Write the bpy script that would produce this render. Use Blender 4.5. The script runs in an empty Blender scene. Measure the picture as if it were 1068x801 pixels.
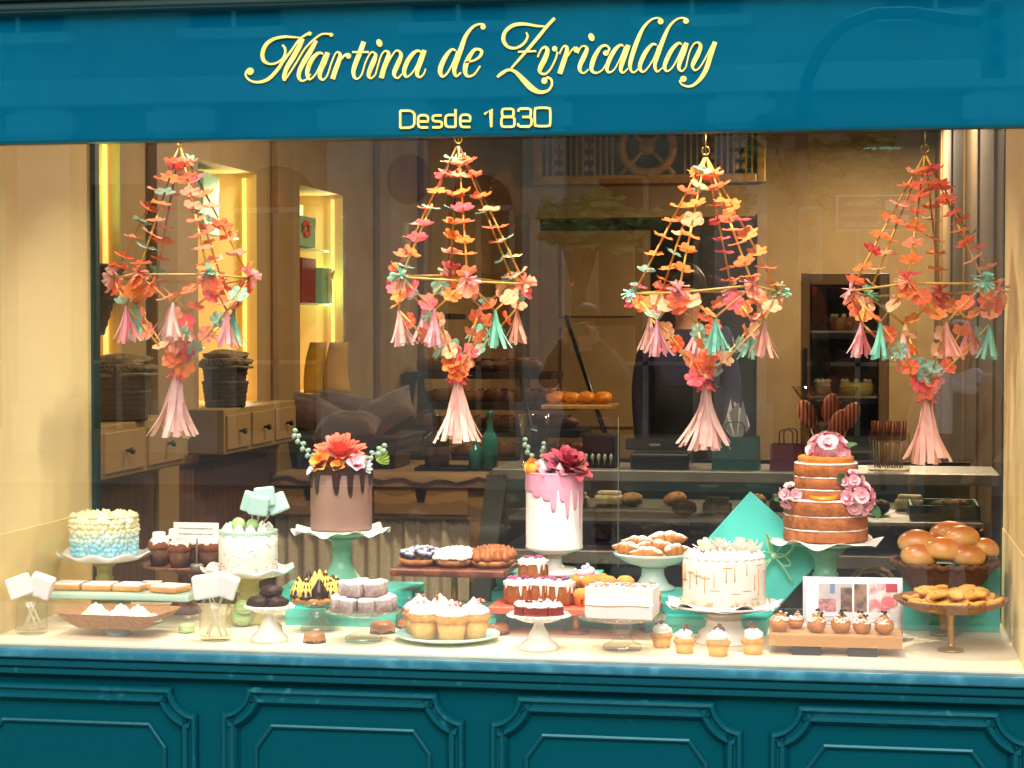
import bpy, bmesh, math, random
from mathutils import Vector, Matrix, noise
random.seed(7)
PI = math.pi
sc = bpy.context.scene
COL = sc.collection
R_ = math.radians

# ---------------------------------------------------------------- camera model
FPX, YAW, PIT = 2050.0, R_(9.8), R_(1.71)
_f0 = Vector((-math.sin(YAW), math.cos(YAW), 0)); CR = Vector((math.cos(YAW), math.sin(YAW), 0)); _u0 = Vector((0, 0, 1))
CF = _f0*math.cos(PIT) - _u0*math.sin(PIT); CU = _u0*math.cos(PIT) + _f0*math.sin(PIT)
FLOOR = 0.85
CAM = Vector((0, -4.85, 0))
def ray(px, py): return CF*FPX + CR*(px-534) - CU*(py-400.5)
def onY(px, py, Y):
    d = ray(px, py); return CAM + d*((Y-CAM.y)/d.y)
CAM.z = FLOOR - onY(534, 686, 0).z
def onZ(px, py, Z):
    d = ray(px, py); return CAM + d*((Z-CAM.z)/d.z)
def onX(px, py, X):
    d = ray(px, py); return CAM + d*((X-CAM.x)/d.x)
def S(p): return (Vector(p)-CAM).dot(CF)/FPX          # metres per photo pixel at a point
def street(px, py, Y):                                   # where a thing stands in the street so that the pane mirrors it
    p = onY(px, py, Y); p.y = -p.y; return p

# ---------------------------------------------------------------- mesh builder
_ico = {}
def ico_data(sub):
    if sub not in _ico:
        b = bmesh.new(); bmesh.ops.create_icosphere(b, subdivisions=sub, radius=1)
        _ico[sub] = ([v.co.copy() for v in b.verts], [[v.index for v in f.verts] for f in b.faces]); b.free()
    return _ico[sub]
def perp(t):
    a = Vector((0, 0, 1)) if abs(t.z) < .9 else Vector((1, 0, 0))
    u = t.cross(a).normalized(); return u, t.cross(u).normalized()
def cr(pts, n=8):
    """Catmull-Rom through tuples of any length"""
    out = []; P = [pts[0]] + list(pts) + [pts[-1]]
    for i in range(1, len(P)-2):
        for k in range(n):
            t = k/n; a, b, c, d = P[i-1], P[i], P[i+1], P[i+2]
            out.append(tuple(.5*(2*b[j]+(c[j]-a[j])*t+(2*a[j]-5*b[j]+4*c[j]-d[j])*t*t+(3*b[j]-a[j]-3*c[j]+d[j])*t**3) for j in range(len(b))))
    out.append(tuple(pts[-1])); return out
class MB:
    def __init__(s): s.v = []; s.f = []; s.s = []; s.mi = []; s.cur = 0
    def add(s, vs, fs, sm=True, m=None):
        o = len(s.v)
        s.v += [tuple(m @ Vector(v)) for v in vs] if m is not None else [tuple(v) for v in vs]
        s.f += [[i+o for i in f] for f in fs]; s.s += [sm]*len(fs); s.mi += [s.cur]*len(fs); return s
    def box(s, c, size, b=0, m=None, rz=0, seg=2):
        bm = bmesh.new(); bmesh.ops.create_cube(bm, size=1)
        bmesh.ops.scale(bm, vec=size, verts=bm.verts)
        if b: bmesh.ops.bevel(bm, geom=bm.edges[:], offset=b, segments=seg, affect='EDGES', profile=.6)
        if rz: bmesh.ops.rotate(bm, cent=(0,0,0), matrix=Matrix.Rotation(rz, 3, 'Z'), verts=bm.verts)
        bm.verts.index_update()
        vs = [v.co + Vector(c) for v in bm.verts]; fs = [[v.index for v in f.verts] for f in bm.faces]; bm.free()
        return s.add(vs, fs, False, m)
    def lathe(s, prof, seg=36, c=(0,0,0), rf=None, sm=True, m=None):
        vs = []; fs = []; n = len(prof)
        for i, (r, z) in enumerate(prof):
            for k in range(seg):
                a = 2*PI*k/seg; rr, zz = rf(a, i, r, z) if rf else (r, z)
                vs.append((c[0]+rr*math.cos(a), c[1]+rr*math.sin(a), c[2]+zz))
        for i in range(n-1):
            for k in range(seg):
                k2 = (k+1) % seg; fs.append([i*seg+k, i*seg+k2, (i+1)*seg+k2, (i+1)*seg+k])
        if prof[0][0] > 1e-5: fs.append(list(range(seg))[::-1])
        if prof[-1][0] > 1e-5: fs.append([(n-1)*seg+k for k in range(seg)])
        return s.add(vs, fs, sm, m)
    def tube(s, pts, r, seg=8, caps=True, sm=True, m=None, flat=1.0):
        P = [Vector(p) for p in pts]; n = len(P); rs = r if isinstance(r, (list, tuple)) else [r]*n
        vs = []; fs = []; u = None
        for i in range(n):
            t = (P[min(i+1, n-1)]-P[max(i-1, 0)]).normalized()
            if u is None: u, w = perp(t)
            else:
                u = (u - t*u.dot(t)); u = u.normalized() if u.length > 1e-6 else perp(t)[0]; w = t.cross(u)
            for k in range(seg):
                a = 2*PI*k/seg; vs.append(P[i] + u*math.cos(a)*rs[i] + w*math.sin(a)*rs[i]*flat)
        for i in range(n-1):
            for k in range(seg):
                k2 = (k+1) % seg; fs.append([i*seg+k, i*seg+k2, (i+1)*seg+k2, (i+1)*seg+k])
        if caps: fs.append(list(range(seg))[::-1]); fs.append([(n-1)*seg+k for k in range(seg)])
        return s.add(vs, fs, sm, m)
    def ico(s, c, r, sub=2, sc_=(1,1,1), nz=0, ns=1.5, seed=0, m=None, rot=None):
        vs, fs = ico_data(sub); out = []; o = Vector((seed*3.1, seed*1.7, seed*.9))
        for v in vs:
            k = 1 + (nz*noise.noise(v*ns+o) if nz else 0)
            p = Vector((v.x*sc_[0], v.y*sc_[1], v.z*sc_[2]))*k*r
            if rot is not None: p = rot @ p
            out.append(p + Vector(c))
        return s.add(out, fs, True, m)
    def prism(s, poly, z0, z1, m=None, sm=False):
        n = len(poly); vs = [(x, y, z0) for x, y in poly] + [(x, y, z1) for x, y in poly]
        fs = [list(range(n))[::-1], [n+i for i in range(n)]] + [[i, (i+1) % n, n+(i+1) % n, n+i] for i in range(n)]
        return s.add(vs, fs, sm, m)
    def quad(s, a, b, c, d): return s.add([a, b, c, d], [[0, 1, 2, 3]], False)
    def build(s, name, mats, parent=None):
        me = bpy.data.meshes.new(name); me.from_pydata(s.v, [], s.f)
        for i, p in enumerate(me.polygons): p.use_smooth = s.s[i]; p.material_index = s.mi[i]
        for mt in (mats if isinstance(mats, (list, tuple)) else [mats]): me.materials.append(mt)
        me.update(); o = bpy.data.objects.new(name, me); COL.objects.link(o)
        if parent is not None: o.parent = parent
        return o

# ---------------------------------------------------------------- things, parts, copies
def tag(o, label, cat, group=None, kind=None):
    if label: o['label'] = label
    if cat: o['category'] = cat
    if group: o['group'] = group
    if kind: o['kind'] = kind
    return o
def thing(name, label, cat, loc=(0,0,0), rz=0, group=None, s=1):
    o = bpy.data.objects.new(name, None); COL.objects.link(o); o.empty_display_size = .05
    o.location = loc; o.rotation_euler = (0, 0, rz); o.scale = (s, s, s)
    return tag(o, label, cat, group)
def single(name, mb, mat, label, cat, loc=(0,0,0), rot=(0,0,0), group=None, s=1):
    o = mb.build(name, mat); o.location = loc; o.rotation_euler = rot; o.scale = (s, s, s) if isinstance(s, (int, float)) else s
    return tag(o, label, cat, group)
def struct(name, mb, mat):
    o = mb.build(name, mat); o['kind'] = 'structure'; return o
KIDS = {}
def kids(o): return [c for c in COL.objects if c.parent == o]
def dup(root, loc, rz=0, label=None, s=None, rot=None):
    r = root.copy(); COL.objects.link(r); r.location = loc; r.rotation_euler = rot or (0, 0, rz)
    if s: r.scale = (s, s, s)
    if label: r['label'] = label
    for ch in kids(root):
        c = ch.copy(); COL.objects.link(c); c.parent = r
        for g in kids(ch):
            d = g.copy(); COL.objects.link(d); d.parent = c
    return r

# ---------------------------------------------------------------- materials
def lin(h):
    if isinstance(h, str):
        h = h.lstrip('#'); h = [int(h[i:i+2], 16)/255 for i in (0, 2, 4)]
    return tuple(c/12.92 if c <= .04045 else ((c+.055)/1.055)**2.4 for c in h[:3]) + (1,)
def mat(name, c1, c2=None, scale=30, rough=.5, bump=0, bscale=80, metal=0, rnd=0, grad=None, dust=None, coat=0,
        sss=0, emit=0, wave=None, contrast=(.35, .65), trans=0, ior=1.45, spec=.5, sheen=0, detail=5, wbump=0, tint=None):
    m = bpy.data.materials.new(name); m.use_nodes = True
    nt = m.node_tree; N = nt.nodes; L = nt.links; b = N['Principled BSDF']
    tc = N.new('ShaderNodeTexCoord'); b.inputs['Roughness'].default_value = rough; b.inputs['Metallic'].default_value = metal
    b.inputs['Specular IOR Level'].default_value = spec; b.inputs['IOR'].default_value = ior
    b.inputs['Coat Weight'].default_value = coat; b.inputs['Coat Roughness'].default_value = .15
    if tint: b.inputs['Specular Tint'].default_value = lin(tint)
    if trans: b.inputs['Transmission Weight'].default_value = trans
    if sheen: b.inputs['Sheen Weight'].default_value = sheen
    if sss:
        b.inputs['Subsurface Weight'].default_value = sss; b.inputs['Subsurface Radius'].default_value = (.01, .006, .004); b.inputs['Subsurface Scale'].default_value = .5
    def mix(fac, A, B):
        x = N.new('ShaderNodeMix'); x.data_type = 'RGBA'
        for sk, val in ((x.inputs[0], fac), (x.inputs[6], A), (x.inputs[7], B)):
            if isinstance(val, bpy.types.NodeSocket): L.new(val, sk)
            else: sk.default_value = val
        return x.outputs[2]
    def ramp(src, lo, hi):
        r = N.new('ShaderNodeMapRange'); r.inputs[1].default_value = lo; r.inputs[2].default_value = hi; L.new(src, r.inputs[0]); return r.outputs[0]
    def noi(sc_, det=detail):
        n = N.new('ShaderNodeTexNoise'); n.inputs['Scale'].default_value = sc_; n.inputs['Detail'].default_value = det
        L.new(tc.outputs['Object'], n.inputs['Vector']); return n
    col = lin(c1)
    if grad:                                     # (z_low, z_high, colour above)
        sx = N.new('ShaderNodeSeparateXYZ'); L.new(tc.outputs['Object'], sx.inputs[0])
        n = noi(scale); ad = N.new('ShaderNodeMath'); ad.operation = 'MULTIPLY_ADD'; ad.inputs[1].default_value = (grad[1]-grad[0])*.8
        L.new(n.outputs['Fac'], ad.inputs[0]); L.new(sx.outputs[2], ad.inputs[2])
        col = mix(ramp(ad.outputs[0], grad[0]+(grad[1]-grad[0])*.4, grad[1]+(grad[1]-grad[0])*.4), col, lin(grad[2]))
    if c2:
        if wave:
            w = N.new('ShaderNodeTexWave'); w.inputs['Scale'].default_value = wave[0]; w.inputs['Distortion'].default_value = wave[1]
            w.inputs['Detail'].default_value = 3; w.inputs['Detail Scale'].default_value = 2; w.bands_direction = wave[2]
            L.new(tc.outputs['Object'], w.inputs['Vector']); fac = ramp(w.outputs['Fac'], *contrast)
        else: fac = ramp(noi(scale).outputs['Fac'], *contrast)
        col = mix(fac, col, lin(c2))
    if dust:                                     # (colour, lo, hi)
        g = N.new('ShaderNodeNewGeometry'); sx = N.new('ShaderNodeSeparateXYZ'); L.new(g.outputs['Normal'], sx.inputs[0])
        n = noi(120); ad = N.new('ShaderNodeMath'); ad.operation = 'ADD'; L.new(sx.outputs[2], ad.inputs[0]); L.new(n.outputs['Fac'], ad.inputs[1])
        col = mix(ramp(ad.outputs[0], dust[1], dust[2]), col, lin(dust[0]))
    if rnd:
        oi = N.new('ShaderNodeObjectInfo'); mr = N.new('ShaderNodeMapRange'); mr.inputs[3].default_value = 1-rnd; mr.inputs[4].default_value = 1+rnd
        L.new(oi.outputs['Random'], mr.inputs[0]); h = N.new('ShaderNodeHueSaturation'); L.new(mr.outputs[0], h.inputs['Value'])
        if isinstance(col, bpy.types.NodeSocket): L.new(col, h.inputs['Color'])
        else: h.inputs['Color'].default_value = col
        col = h.outputs[0]
    if isinstance(col, bpy.types.NodeSocket): L.new(col, b.inputs['Base Color'])
    else: b.inputs['Base Color'].default_value = col
    if emit:
        if isinstance(col, bpy.types.NodeSocket): L.new(col, b.inputs['Emission Color'])
        else: b.inputs['Emission Color'].default_value = col
        b.inputs['Emission Strength'].default_value = emit
    if wbump:                                    # woven rows: bump from two crossed waves
        bp = N.new('ShaderNodeBump'); bp.inputs['Distance'].default_value = .0016; bp.inputs['Strength'].default_value = .8; acc = None
        for dr in ('Z', 'X', 'Y'):
            w = N.new('ShaderNodeTexWave'); w.bands_direction = dr; w.inputs['Scale'].default_value = wbump*(1.6 if dr == 'Z' else 1); w.inputs['Distortion'].default_value = .8; w.inputs['Detail Scale'].default_value = 3
            L.new(tc.outputs['Object'], w.inputs['Vector'])
            if acc is None: acc = w.outputs['Fac']
            else:
                a_ = N.new('ShaderNodeMath'); a_.operation = 'ADD'; L.new(acc, a_.inputs[0]); L.new(w.outputs['Fac'], a_.inputs[1]); acc = a_.outputs[0]
        L.new(acc, bp.inputs['Height']); L.new(bp.outputs[0], b.inputs['Normal'])
        h2 = N.new('ShaderNodeHueSaturation'); L.new(ramp(acc, .3, 2.2), h2.inputs['Value']); L.new(col, h2.inputs['Color']) if isinstance(col, bpy.types.NodeSocket) else None
        v = N.new('ShaderNodeMapRange'); v.inputs[1].default_value = .5; v.inputs[2].default_value = 2.2; v.inputs[3].default_value = .6; v.inputs[4].default_value = 1.3; L.new(acc, v.inputs[0]); L.new(v.outputs[0], h2.inputs['Value']); L.new(h2.outputs[0], b.inputs['Base Color'])
    if bump:
        bp = N.new('ShaderNodeBump'); bp.inputs['Distance'].default_value = bump; bp.inputs['Strength'].default_value = .7
        L.new(noi(bscale, 4).outputs['Fac'], bp.inputs['Height']); L.new(bp.outputs[0], b.inputs['Normal'])
    return m
def glass_mat(name, f0=.09, tint='ffffff', rough=0):      # thin sheet of glass: clear, with a mirror reflection that grows with the angle
    m = bpy.data.materials.new(name); m.use_nodes = True; nt = m.node_tree; N = nt.nodes; N.clear(); L = nt.links
    o = N.new('ShaderNodeOutputMaterial'); t = N.new('ShaderNodeBsdfTransparent'); g = N.new('ShaderNodeBsdfGlossy'); f = N.new('ShaderNodeLayerWeight'); x = N.new('ShaderNodeMixShader')
    f.inputs[0].default_value = .5; p = N.new('ShaderNodeMath'); p.operation = 'POWER'; p.inputs[1].default_value = 5; a = N.new('ShaderNodeMath'); a.operation = 'MULTIPLY_ADD'
    a.inputs[1].default_value = 1-f0; a.inputs[2].default_value = f0; L.new(f.outputs['Facing'], p.inputs[0]); L.new(p.outputs[0], a.inputs[0])
    t.inputs[0].default_value = lin(tint); g.inputs['Roughness'].default_value = rough
    L.new(a.outputs[0], x.inputs[0]); L.new(t.outputs[0], x.inputs[1]); L.new(g.outputs[0], x.inputs[2]); L.new(x.outputs[0], o.inputs[0]); return m
def paper_mat(name, c1, c2):                      # thin tissue paper: half of the light passes through
    m = bpy.data.materials.new(name); m.use_nodes = True; nt = m.node_tree; N = nt.nodes; N.clear(); L = nt.links
    o = N.new('ShaderNodeOutputMaterial'); d = N.new('ShaderNodeBsdfDiffuse'); t = N.new('ShaderNodeBsdfTranslucent'); x = N.new('ShaderNodeMixShader'); x.inputs[0].default_value = .42
    tc = N.new('ShaderNodeTexCoord'); n = N.new('ShaderNodeTexNoise'); n.inputs['Scale'].default_value = 2.5; n.inputs['Detail'].default_value = 6; L.new(tc.outputs['Object'], n.inputs['Vector'])
    mx = N.new('ShaderNodeMix'); mx.data_type = 'RGBA'; mx.inputs[6].default_value = lin(c1); mx.inputs[7].default_value = lin(c2); L.new(n.outputs['Fac'], mx.inputs[0])
    oi = N.new('ShaderNodeObjectInfo'); mr = N.new('ShaderNodeMapRange'); mr.inputs[3].default_value = .86; mr.inputs[4].default_value = 1.12; L.new(oi.outputs['Random'], mr.inputs[0]); h = N.new('ShaderNodeHueSaturation'); L.new(mr.outputs[0], h.inputs['Value']); L.new(mx.outputs[2], h.inputs['Color'])
    b = N.new('ShaderNodeBump'); b.inputs['Strength'].default_value = .25; b.inputs['Distance'].default_value = .05; L.new(n.outputs['Fac'], b.inputs['Height'])
    for q in (d, t): L.new(h.outputs[0], q.inputs['Color']); L.new(b.outputs[0], q.inputs['Normal'])
    L.new(d.outputs[0], x.inputs[1]); L.new(t.outputs[0], x.inputs[2]); L.new(x.outputs[0], o.inputs[0]); return m
SUN_EL, SUN_AZ, SUN_E, SUN_A, SKY_S = 40, 8, 5.0, 50, .15
IN_L = 68
DS_L = 8.5
# ---------------------------------------------------------------- materials of the setting
m_teal = mat('teal paint', '#003b47', '#0d4a55', 22, .5, .0009, 45, spec=.3, tint='#58b8c8', contrast=(.68,.80), detail=8); m_tealm = mat('teal moulding paint', '#003d49', '#1d5f6a', 26, .28, .0006, 60, spec=.6, tint='#8fd0dc', contrast=(.64,.76), detail=8)
m_sill = mat('sill paint and sky highlight', '#1d5d72', '#44869a', 18, .28, .0006, 40, contrast=(.5,.8), detail=8) if 1 else mat('x', '#1a5468', '#236377', 6, .3, .0006, 40)  # lighter blue stands in for the sky highlight along the sill
m_fascia = mat('fascia glass', '#005270', '#004c6c', 1.5, rough=.01, ior=3.0, spec=.5, tint='#5cd2e6')
m_gold = mat('sign gold', '#f3dc86', '#e6c968', 40, .35)
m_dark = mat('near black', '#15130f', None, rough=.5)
m_paper = mat('alcove wallpaper', '#f8e7ac', '#f3dc9a', 220, .8, .0008, 300, wave=(60, 1.5, 'X'))
m_floor = mat('alcove floor paper', '#f8edcf', '#f5e6bf', 90, .6, .0005, 200)
m_frame = mat('dark teal frame', '#173a3c', None, rough=.4)
m_glass = glass_mat('window glass', .24)
m_glass2 = glass_mat('inner glass', .03)
m_wallb = mat('taupe panel paint', '#a08458', '#94784c', 4, .6)
m_wallb2 = mat('taupe panel edge', '#8a6d42', None, rough=.6)
m_brown = mat('brown interior wood', '#4a2f1b', '#3b2414', 12, .45, .0006, 30, wave=(6, 4, 'X'))
m_cream = mat('niche cream', '#e9c983', None, rough=.7)
m_stone = mat('pale stone', '#f0e8d8', '#dfd3ba', 2.5, .8, .004, 12)
m_stone2 = mat('darker stone', '#cbbd9f', '#b8a888', 3, .85)  # darker stone tone of the facade wall and window frames
m_asph = mat('asphalt', '#5a5a5b', '#4e4e50', 40, .9, .003, 120)
m_pave = mat('pavement stone', '#aaa69e', '#98948b', 5, .85)
m_winglass = mat('far window glass', '#1d2325', None, rough=.08)
m_gold2 = mat('gilded bronze', '#cda052', '#b08238', 20, .4, metal=.2)
m_steel = mat('brushed steel', '#8e8b80', '#7f7c71', 8, .4, metal=.6)
m_black = mat('black plastic', '#121214', None, rough=.35)

# ---------------------------------------------------------------- ground and street behind the viewer
mb = MB(); mb.quad((-60,-70,0), (60,-70,0), (60,30,0), (-60,30,0)); struct('ground', mb, m_pave)
mb = MB(); mb.quad((-60,-15,.004), (60,-15,.004), (60,-5.6,.004), (-60,-5.6,.004)); struct('road', mb, m_asph)
mb = MB(); mb.box((0,-2.9,.06), (120,5.4,.12), .01); struct('pavement', mb, m_pave)

# ---------------------------------------------------------------- front of the shop
ZB = onY(534, 139, -.03).z                        # bottom of the fascia
ZT = onY(270, 9, -.03).z                          # underside of the cornice
XL = onY(96, 400, .80).x; XR = onY(1047, 400, .80).x
shop = thing('shop_sign', 'glossy teal glass fascia sign with cream script lettering above the shop window', 'sign', (0,-.03,ZB))
mb = MB(); mb.box((-.2,.02,(ZT-ZB)/2+.05), (5.6,.04,ZT-ZB+.1), .003); mb.build('board', m_fascia, shop)
mb = MB(); mb.box((-.2,.012,-.003), (5.6,.05,.006)); mb.build('bottom_trim', m_teal, shop)
STK = [0]
def ribbon(mb, pts, conv, sm=True, n=7):
    P = cr(pts, n) if sm else pts
    STK[0] += 1; y0 = -.005 - .0005*(STK[0] % 5)
    L = []; Rr = []
    Q = [conv(p[0], p[1]) for p in P]; k = conv.k
    for i, p in enumerate(P):
        a = Q[max(i-1, 0)]; c = Q[min(i+1, len(P)-1)]
        t = Vector((c[0]-a[0], c[1]-a[1])); t = t.normalized() if t.length else Vector((1, 0))
        nn = Vector((-t.y, t.x)); w = p[2]*k/2
        if not sm and 0 < i < len(P)-1:            # mitre
            t1 = (Vector(Q[i])-Vector(Q[i-1])).normalized(); w = w/max(.55, abs(nn.dot(Vector((-t1.y, t1.x)))))
        L.append((Q[i][0]+nn.x*w, Q[i][1]+nn.y*w)); Rr.append((Q[i][0]-nn.x*w, Q[i][1]-nn.y*w))
    vs = []; fs = []
    for l, r in zip(L, Rr): vs += [(l[0], y0, l[1]), (r[0], y0, r[1]), (r[0], 0, r[1]), (l[0], 0, l[1])]
    for i in range(len(L)-1):
        a = 4*i; b = a+4
        fs += [[a, a+1, b+1, b], [a+1, a+2, b+2, b+1], [a+3, a, b, b+3]]
    fs += [[0, 3, 2, 1], [len(vs)-4, len(vs)-3, len(vs)-2, len(vs)-1]]
    mb.add(vs, fs, False)
def dot(mb, x, y, rx, ry, conv, slant=0):
    STK[0] += 1; y0 = -.0052 - .0005*(STK[0] % 5); k = conv.k; c = conv(x, y); n = 20; vs = []
    for i in range(n):
        a = 2*PI*i/n; X = rx*math.cos(a); Y = ry*math.sin(a)
        vs.append((c[0]+(X+slant*Y)*k, c[1]+Y*k))
    mb.prism([(v[0], v[1]) for v in vs], 0, -y0, Matrix(((1,0,0,0),(0,0,-1,0),(0,1,0,0),(0,0,0,1))))
def view(ox, oy, sc_):
    def conv(x, y):
        p = onY(ox+x/sc_, oy+y/sc_, -.042); return (p.x, p.z-ZB)
    conv.k = S(onY(500, 70, -.04))/sc_; return conv
V1, V2, V3, V4, V5 = view(250,20,8.9), view(350,20,8.9), view(450,10,7.12), view(560,10,8.9), view(640,10,8.9)
LET = [
 (V1, [[(60,470,16),(46,505,16),(62,545,16),(110,575,20),(180,580,24),(260,550,32),(340,470,32),(400,380,28),(470,290,20),(540,190,16),(590,150,18),(635,128,26)],
       [(390,235,18),(415,280,20),(400,350,18),(340,400,18),(270,412,20),(215,380,32),(205,310,38),(240,230,36),(310,180,28),(400,160,24),(480,162,18),(565,170,12)],
       [(575,175,44),(545,250,46),(490,350,46),(430,450,42),(405,530,36),(408,568,20)],
       [(408,570,16),(450,510,15),(520,400,15),(600,270,15),(690,180,17),(760,135,16),(835,135,18)],
       [(705,195,30),(650,290,46),(590,390,46),(550,470,42),(540,530,34),(565,568,20),(610,555,15),(650,505,10)]],
      [(88,480,35,34,0),(642,130,19,19,0),(843,142,18,18,0)]),
 (V1, [[(770,320,16),(730,310,24),(680,350,38),(640,420,42),(620,500,38),(640,555,20),(690,520,15),(740,430,15),(778,335,14)],
       [(810,305,44),(780,390,46),(745,470,44),(735,530,34),(765,560,18),(800,530,14)]], []),
 (V1, [[(800,530,14),(820,480,14),(845,400,14),(880,320,14),(905,302,18),(925,325,28),(915,380,42),(885,460,46),(855,552,46)],
       [(900,430,12),(935,370,16),(970,330,20),(1000,320,20)]], [(1003,338,24,26,0)]),
 (V2, [[(150,302,18),(302,302,18)],[(255,205,46),(225,290,46),(185,390,46),(160,470,40),(165,530,28),(195,550,15),(235,510,15),(270,400,14),(310,320,14),(340,298,14)]], []),
 (V2, [[(338,299,14),(365,325,28),(350,380,46),(315,460,44),(300,520,34),(325,545,16),(365,510,13)]], [(400,218,27,36,-.2)]),
 (V2, [[(365,510,13),(390,420,14),(420,330,14),(455,292,16),(485,310,28),(475,370,46),(445,450,46),(418,544,46)],
       [(460,440,12),(510,350,14),(555,290,14),(592,302,24),(600,345,36),(570,420,46),(540,490,40),(545,530,22),(575,543,15),(612,505,12)]], []),
 (V2, [[(790,300,16),(750,290,24),(700,330,38),(655,400,42),(630,480,38),(650,532,20),(700,500,15),(750,420,15),(792,305,14)],
       [(820,284,42),(790,370,46),(760,450,44),(750,510,32),(780,535,17),(815,500,14),(830,455,12)]], []),
 (V3, [[(175,300,14),(145,295,18),(105,340,30),(70,410,36),(60,460,32),(80,495,17),(120,460,13),(165,370,12),(187,305,12)],
       [(392,110,14),(350,105,15),(300,130,20),(250,195,28),(215,290,36),(180,390,36),(165,450,30),(180,493,15),(215,465,12)]], [(380,126,19,20,0)]),
 (V3, [[(245,390,12),(310,375,14),(355,345,20),(368,310,24),(350,292,18),(310,300,24),(265,370,36),(245,440,34),(260,490,20),(310,480,14),(358,415,12)]], []),
 (V3, [[(700,165,10),(710,200,16),(680,250,18),(620,283,18),(560,270,22),(530,220,28),(545,160,26),(600,115,26),(680,103,22),(780,118,16),(850,122,10)],
       [(912,60,22),(860,115,24),(770,225,24),(680,330,20),(590,432,14)],
       [(485,500,16),(520,470,24),(570,445,20),(620,460,24),(680,520,38),(740,580,42),(800,610,28),(860,600,18),(890,560,16),(885,515,16),(850,500,16)],
       [(640,311,13),(775,306,13)]], [(835,525,22,24,0)]),
 (V3, [[(785,350,12),(810,295,13),(840,275,18),(858,300,30),(840,360,38),(805,430,36),(805,465,20),(840,475,15),(880,440,13),(920,360,13),(932,310,14)]], [(912,288,19,20,0)]),
 (V4, [[(205,410,12),(225,365,14),(250,335,16),(275,350,30),(265,420,42),(235,510,46),(208,592,46)],[(285,430,12),(315,380,14),(350,345,18)]], [(360,368,24,28,0)]),
 (V4, [[(375,405,10),(405,345,13),(440,335,16),(460,365,34),(430,440,44),(395,520,40),(400,570,24),(435,585,15),(475,550,12)]], [(503,252,27,36,-.2)]),
 (V4, [[(650,395,18),(668,360,18),(640,330,18),(590,345,26),(540,420,40),(510,500,42),(505,560,30),(545,585,18),(600,560,13),(637,505,12)]], [(637,400,26,24,0)]),
 (V4, [[(800,335,14),(770,325,22),(720,370,36),(670,460,40),(645,540,34),(665,580,18),(715,550,13),(770,450,13),(815,338,12)],
       [(845,325,42),(820,400,44),(785,500,42),(775,560,28),(800,582,15),(845,540,12)]], []),
 (V5, [[(445,88,16),(400,73,15),(340,95,18),(270,170,28),(215,290,40),(170,420,40),(150,510,34),(160,565,20),(190,578,15),(237,535,12)]], [(434,106,26,26,0)]),
 (V5, [[(395,325,14),(360,318,22),(310,370,36),(265,450,40),(240,530,34),(265,575,18),(310,545,13),(375,440,13),(415,328,12)],
       [(682,85,16),(630,72,15),(570,95,18),(510,160,26),(455,280,38),(405,420,40),(380,510,32),(400,572,16),(452,535,12)]], [(669,101,26,26,0)]),
 (V5, [[(630,320,14),(600,308,22),(545,360,36),(495,450,40),(470,530,32),(495,568,16),(545,530,13),(600,430,13),(647,320,12)],
       [(675,304,42),(645,400,44),(610,490,40),(605,545,26),(635,567,15),(670,530,12)]], []),
 (V5, [[(670,530,12),(700,400,13),(740,320,14),(780,302,18),(805,335,32),(780,410,42),(740,490,40),(730,530,24),(755,560,15),(800,530,13),(860,430,13),(912,325,12)],
       [(940,295,42),(905,400,42),(860,540,42),(810,630,36),(750,690,26),(690,710,18),(630,690,16),(610,650,16)]], [(645,640,30,27,0)]),
]
for conv, strokes, dots in LET:
    mb = MB()
    for st in strokes: ribbon(mb, st, conv)
    for d in dots: dot(mb, d[0], d[1], d[2], d[3], conv, d[4])
    mb.build('letter', m_gold, shop)
V6 = view(405,100,5.93); W = 14
def rr(x0, y0, x1, y1, c=18): return [(x0+c,y0),(x1-c,y0),(x1-4,y0+4),(x1,y0+c),(x1,y1-c),(x1-4,y1-4),(x1-c,y1),(x0+c,y1),(x0+4,y1-4),(x0,y1-c),(x0,y0+c),(x0+4,y0+4),(x0+c,y0)]
def sh(P, dx, dy): return [(x+dx, y+dy) for x, y in P]
e_ = [(184,157),(243,157),(243,138),(238,124),(226,118),(198,118),(186,124),(181,138),(181,176),(187,189),(200,194),(243,194)]
GLY = [[[(70,82+7),(70,196)],[(70,90),(128,90),(148,97),(158,114),(158,170),(148,188),(128,195),(70,196)]], [e_],
       [[(326,119),(284,119),(273,124),(270,137),(273,149),(284,155),(314,156),(325,161),(328,174),(325,187),(314,193),(268,193)]],
       [[(412,80),(412,192)],[(412,190),(368,190),(355,184),(350,172),(350,134),(355,122),(368,116),(412,116)]], [sh(e_, 261, -3)],
       [[(592,112),(632,84),(634,192)]], [rr(700,78,771,127,14), rr(696,129,777,189,16)],
       [[(801,96),(804,83),(816,77),(866,77),(877,83),(879,98),(877,121),(866,128),(826,129)],[(866,129),(880,136),(884,152),(882,176),(868,188),(814,188),(802,181),(799,168)]],
       [rr(903,72,1000,186,26)]]
for g in GLY:
    mb = MB()
    for st in g: ribbon(mb, [(x, y, W) for x, y in st], V6, False)
    mb.build('letter', m_gold, shop)

mb = MB(); mb.box((-.2,-.025,ZT+.2), (5.8,.08,.4), .01); mb.box((-.2,-.045,ZT+.045), (5.8,.09,.03), .008); mb.box((-.2,-.04,ZT+.018), (5.8,.06,.02), .005)
single('shop_cornice', mb, m_frame, 'dark teal moulded cornice running along the top of the fascia sign', 'cornice')

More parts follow.
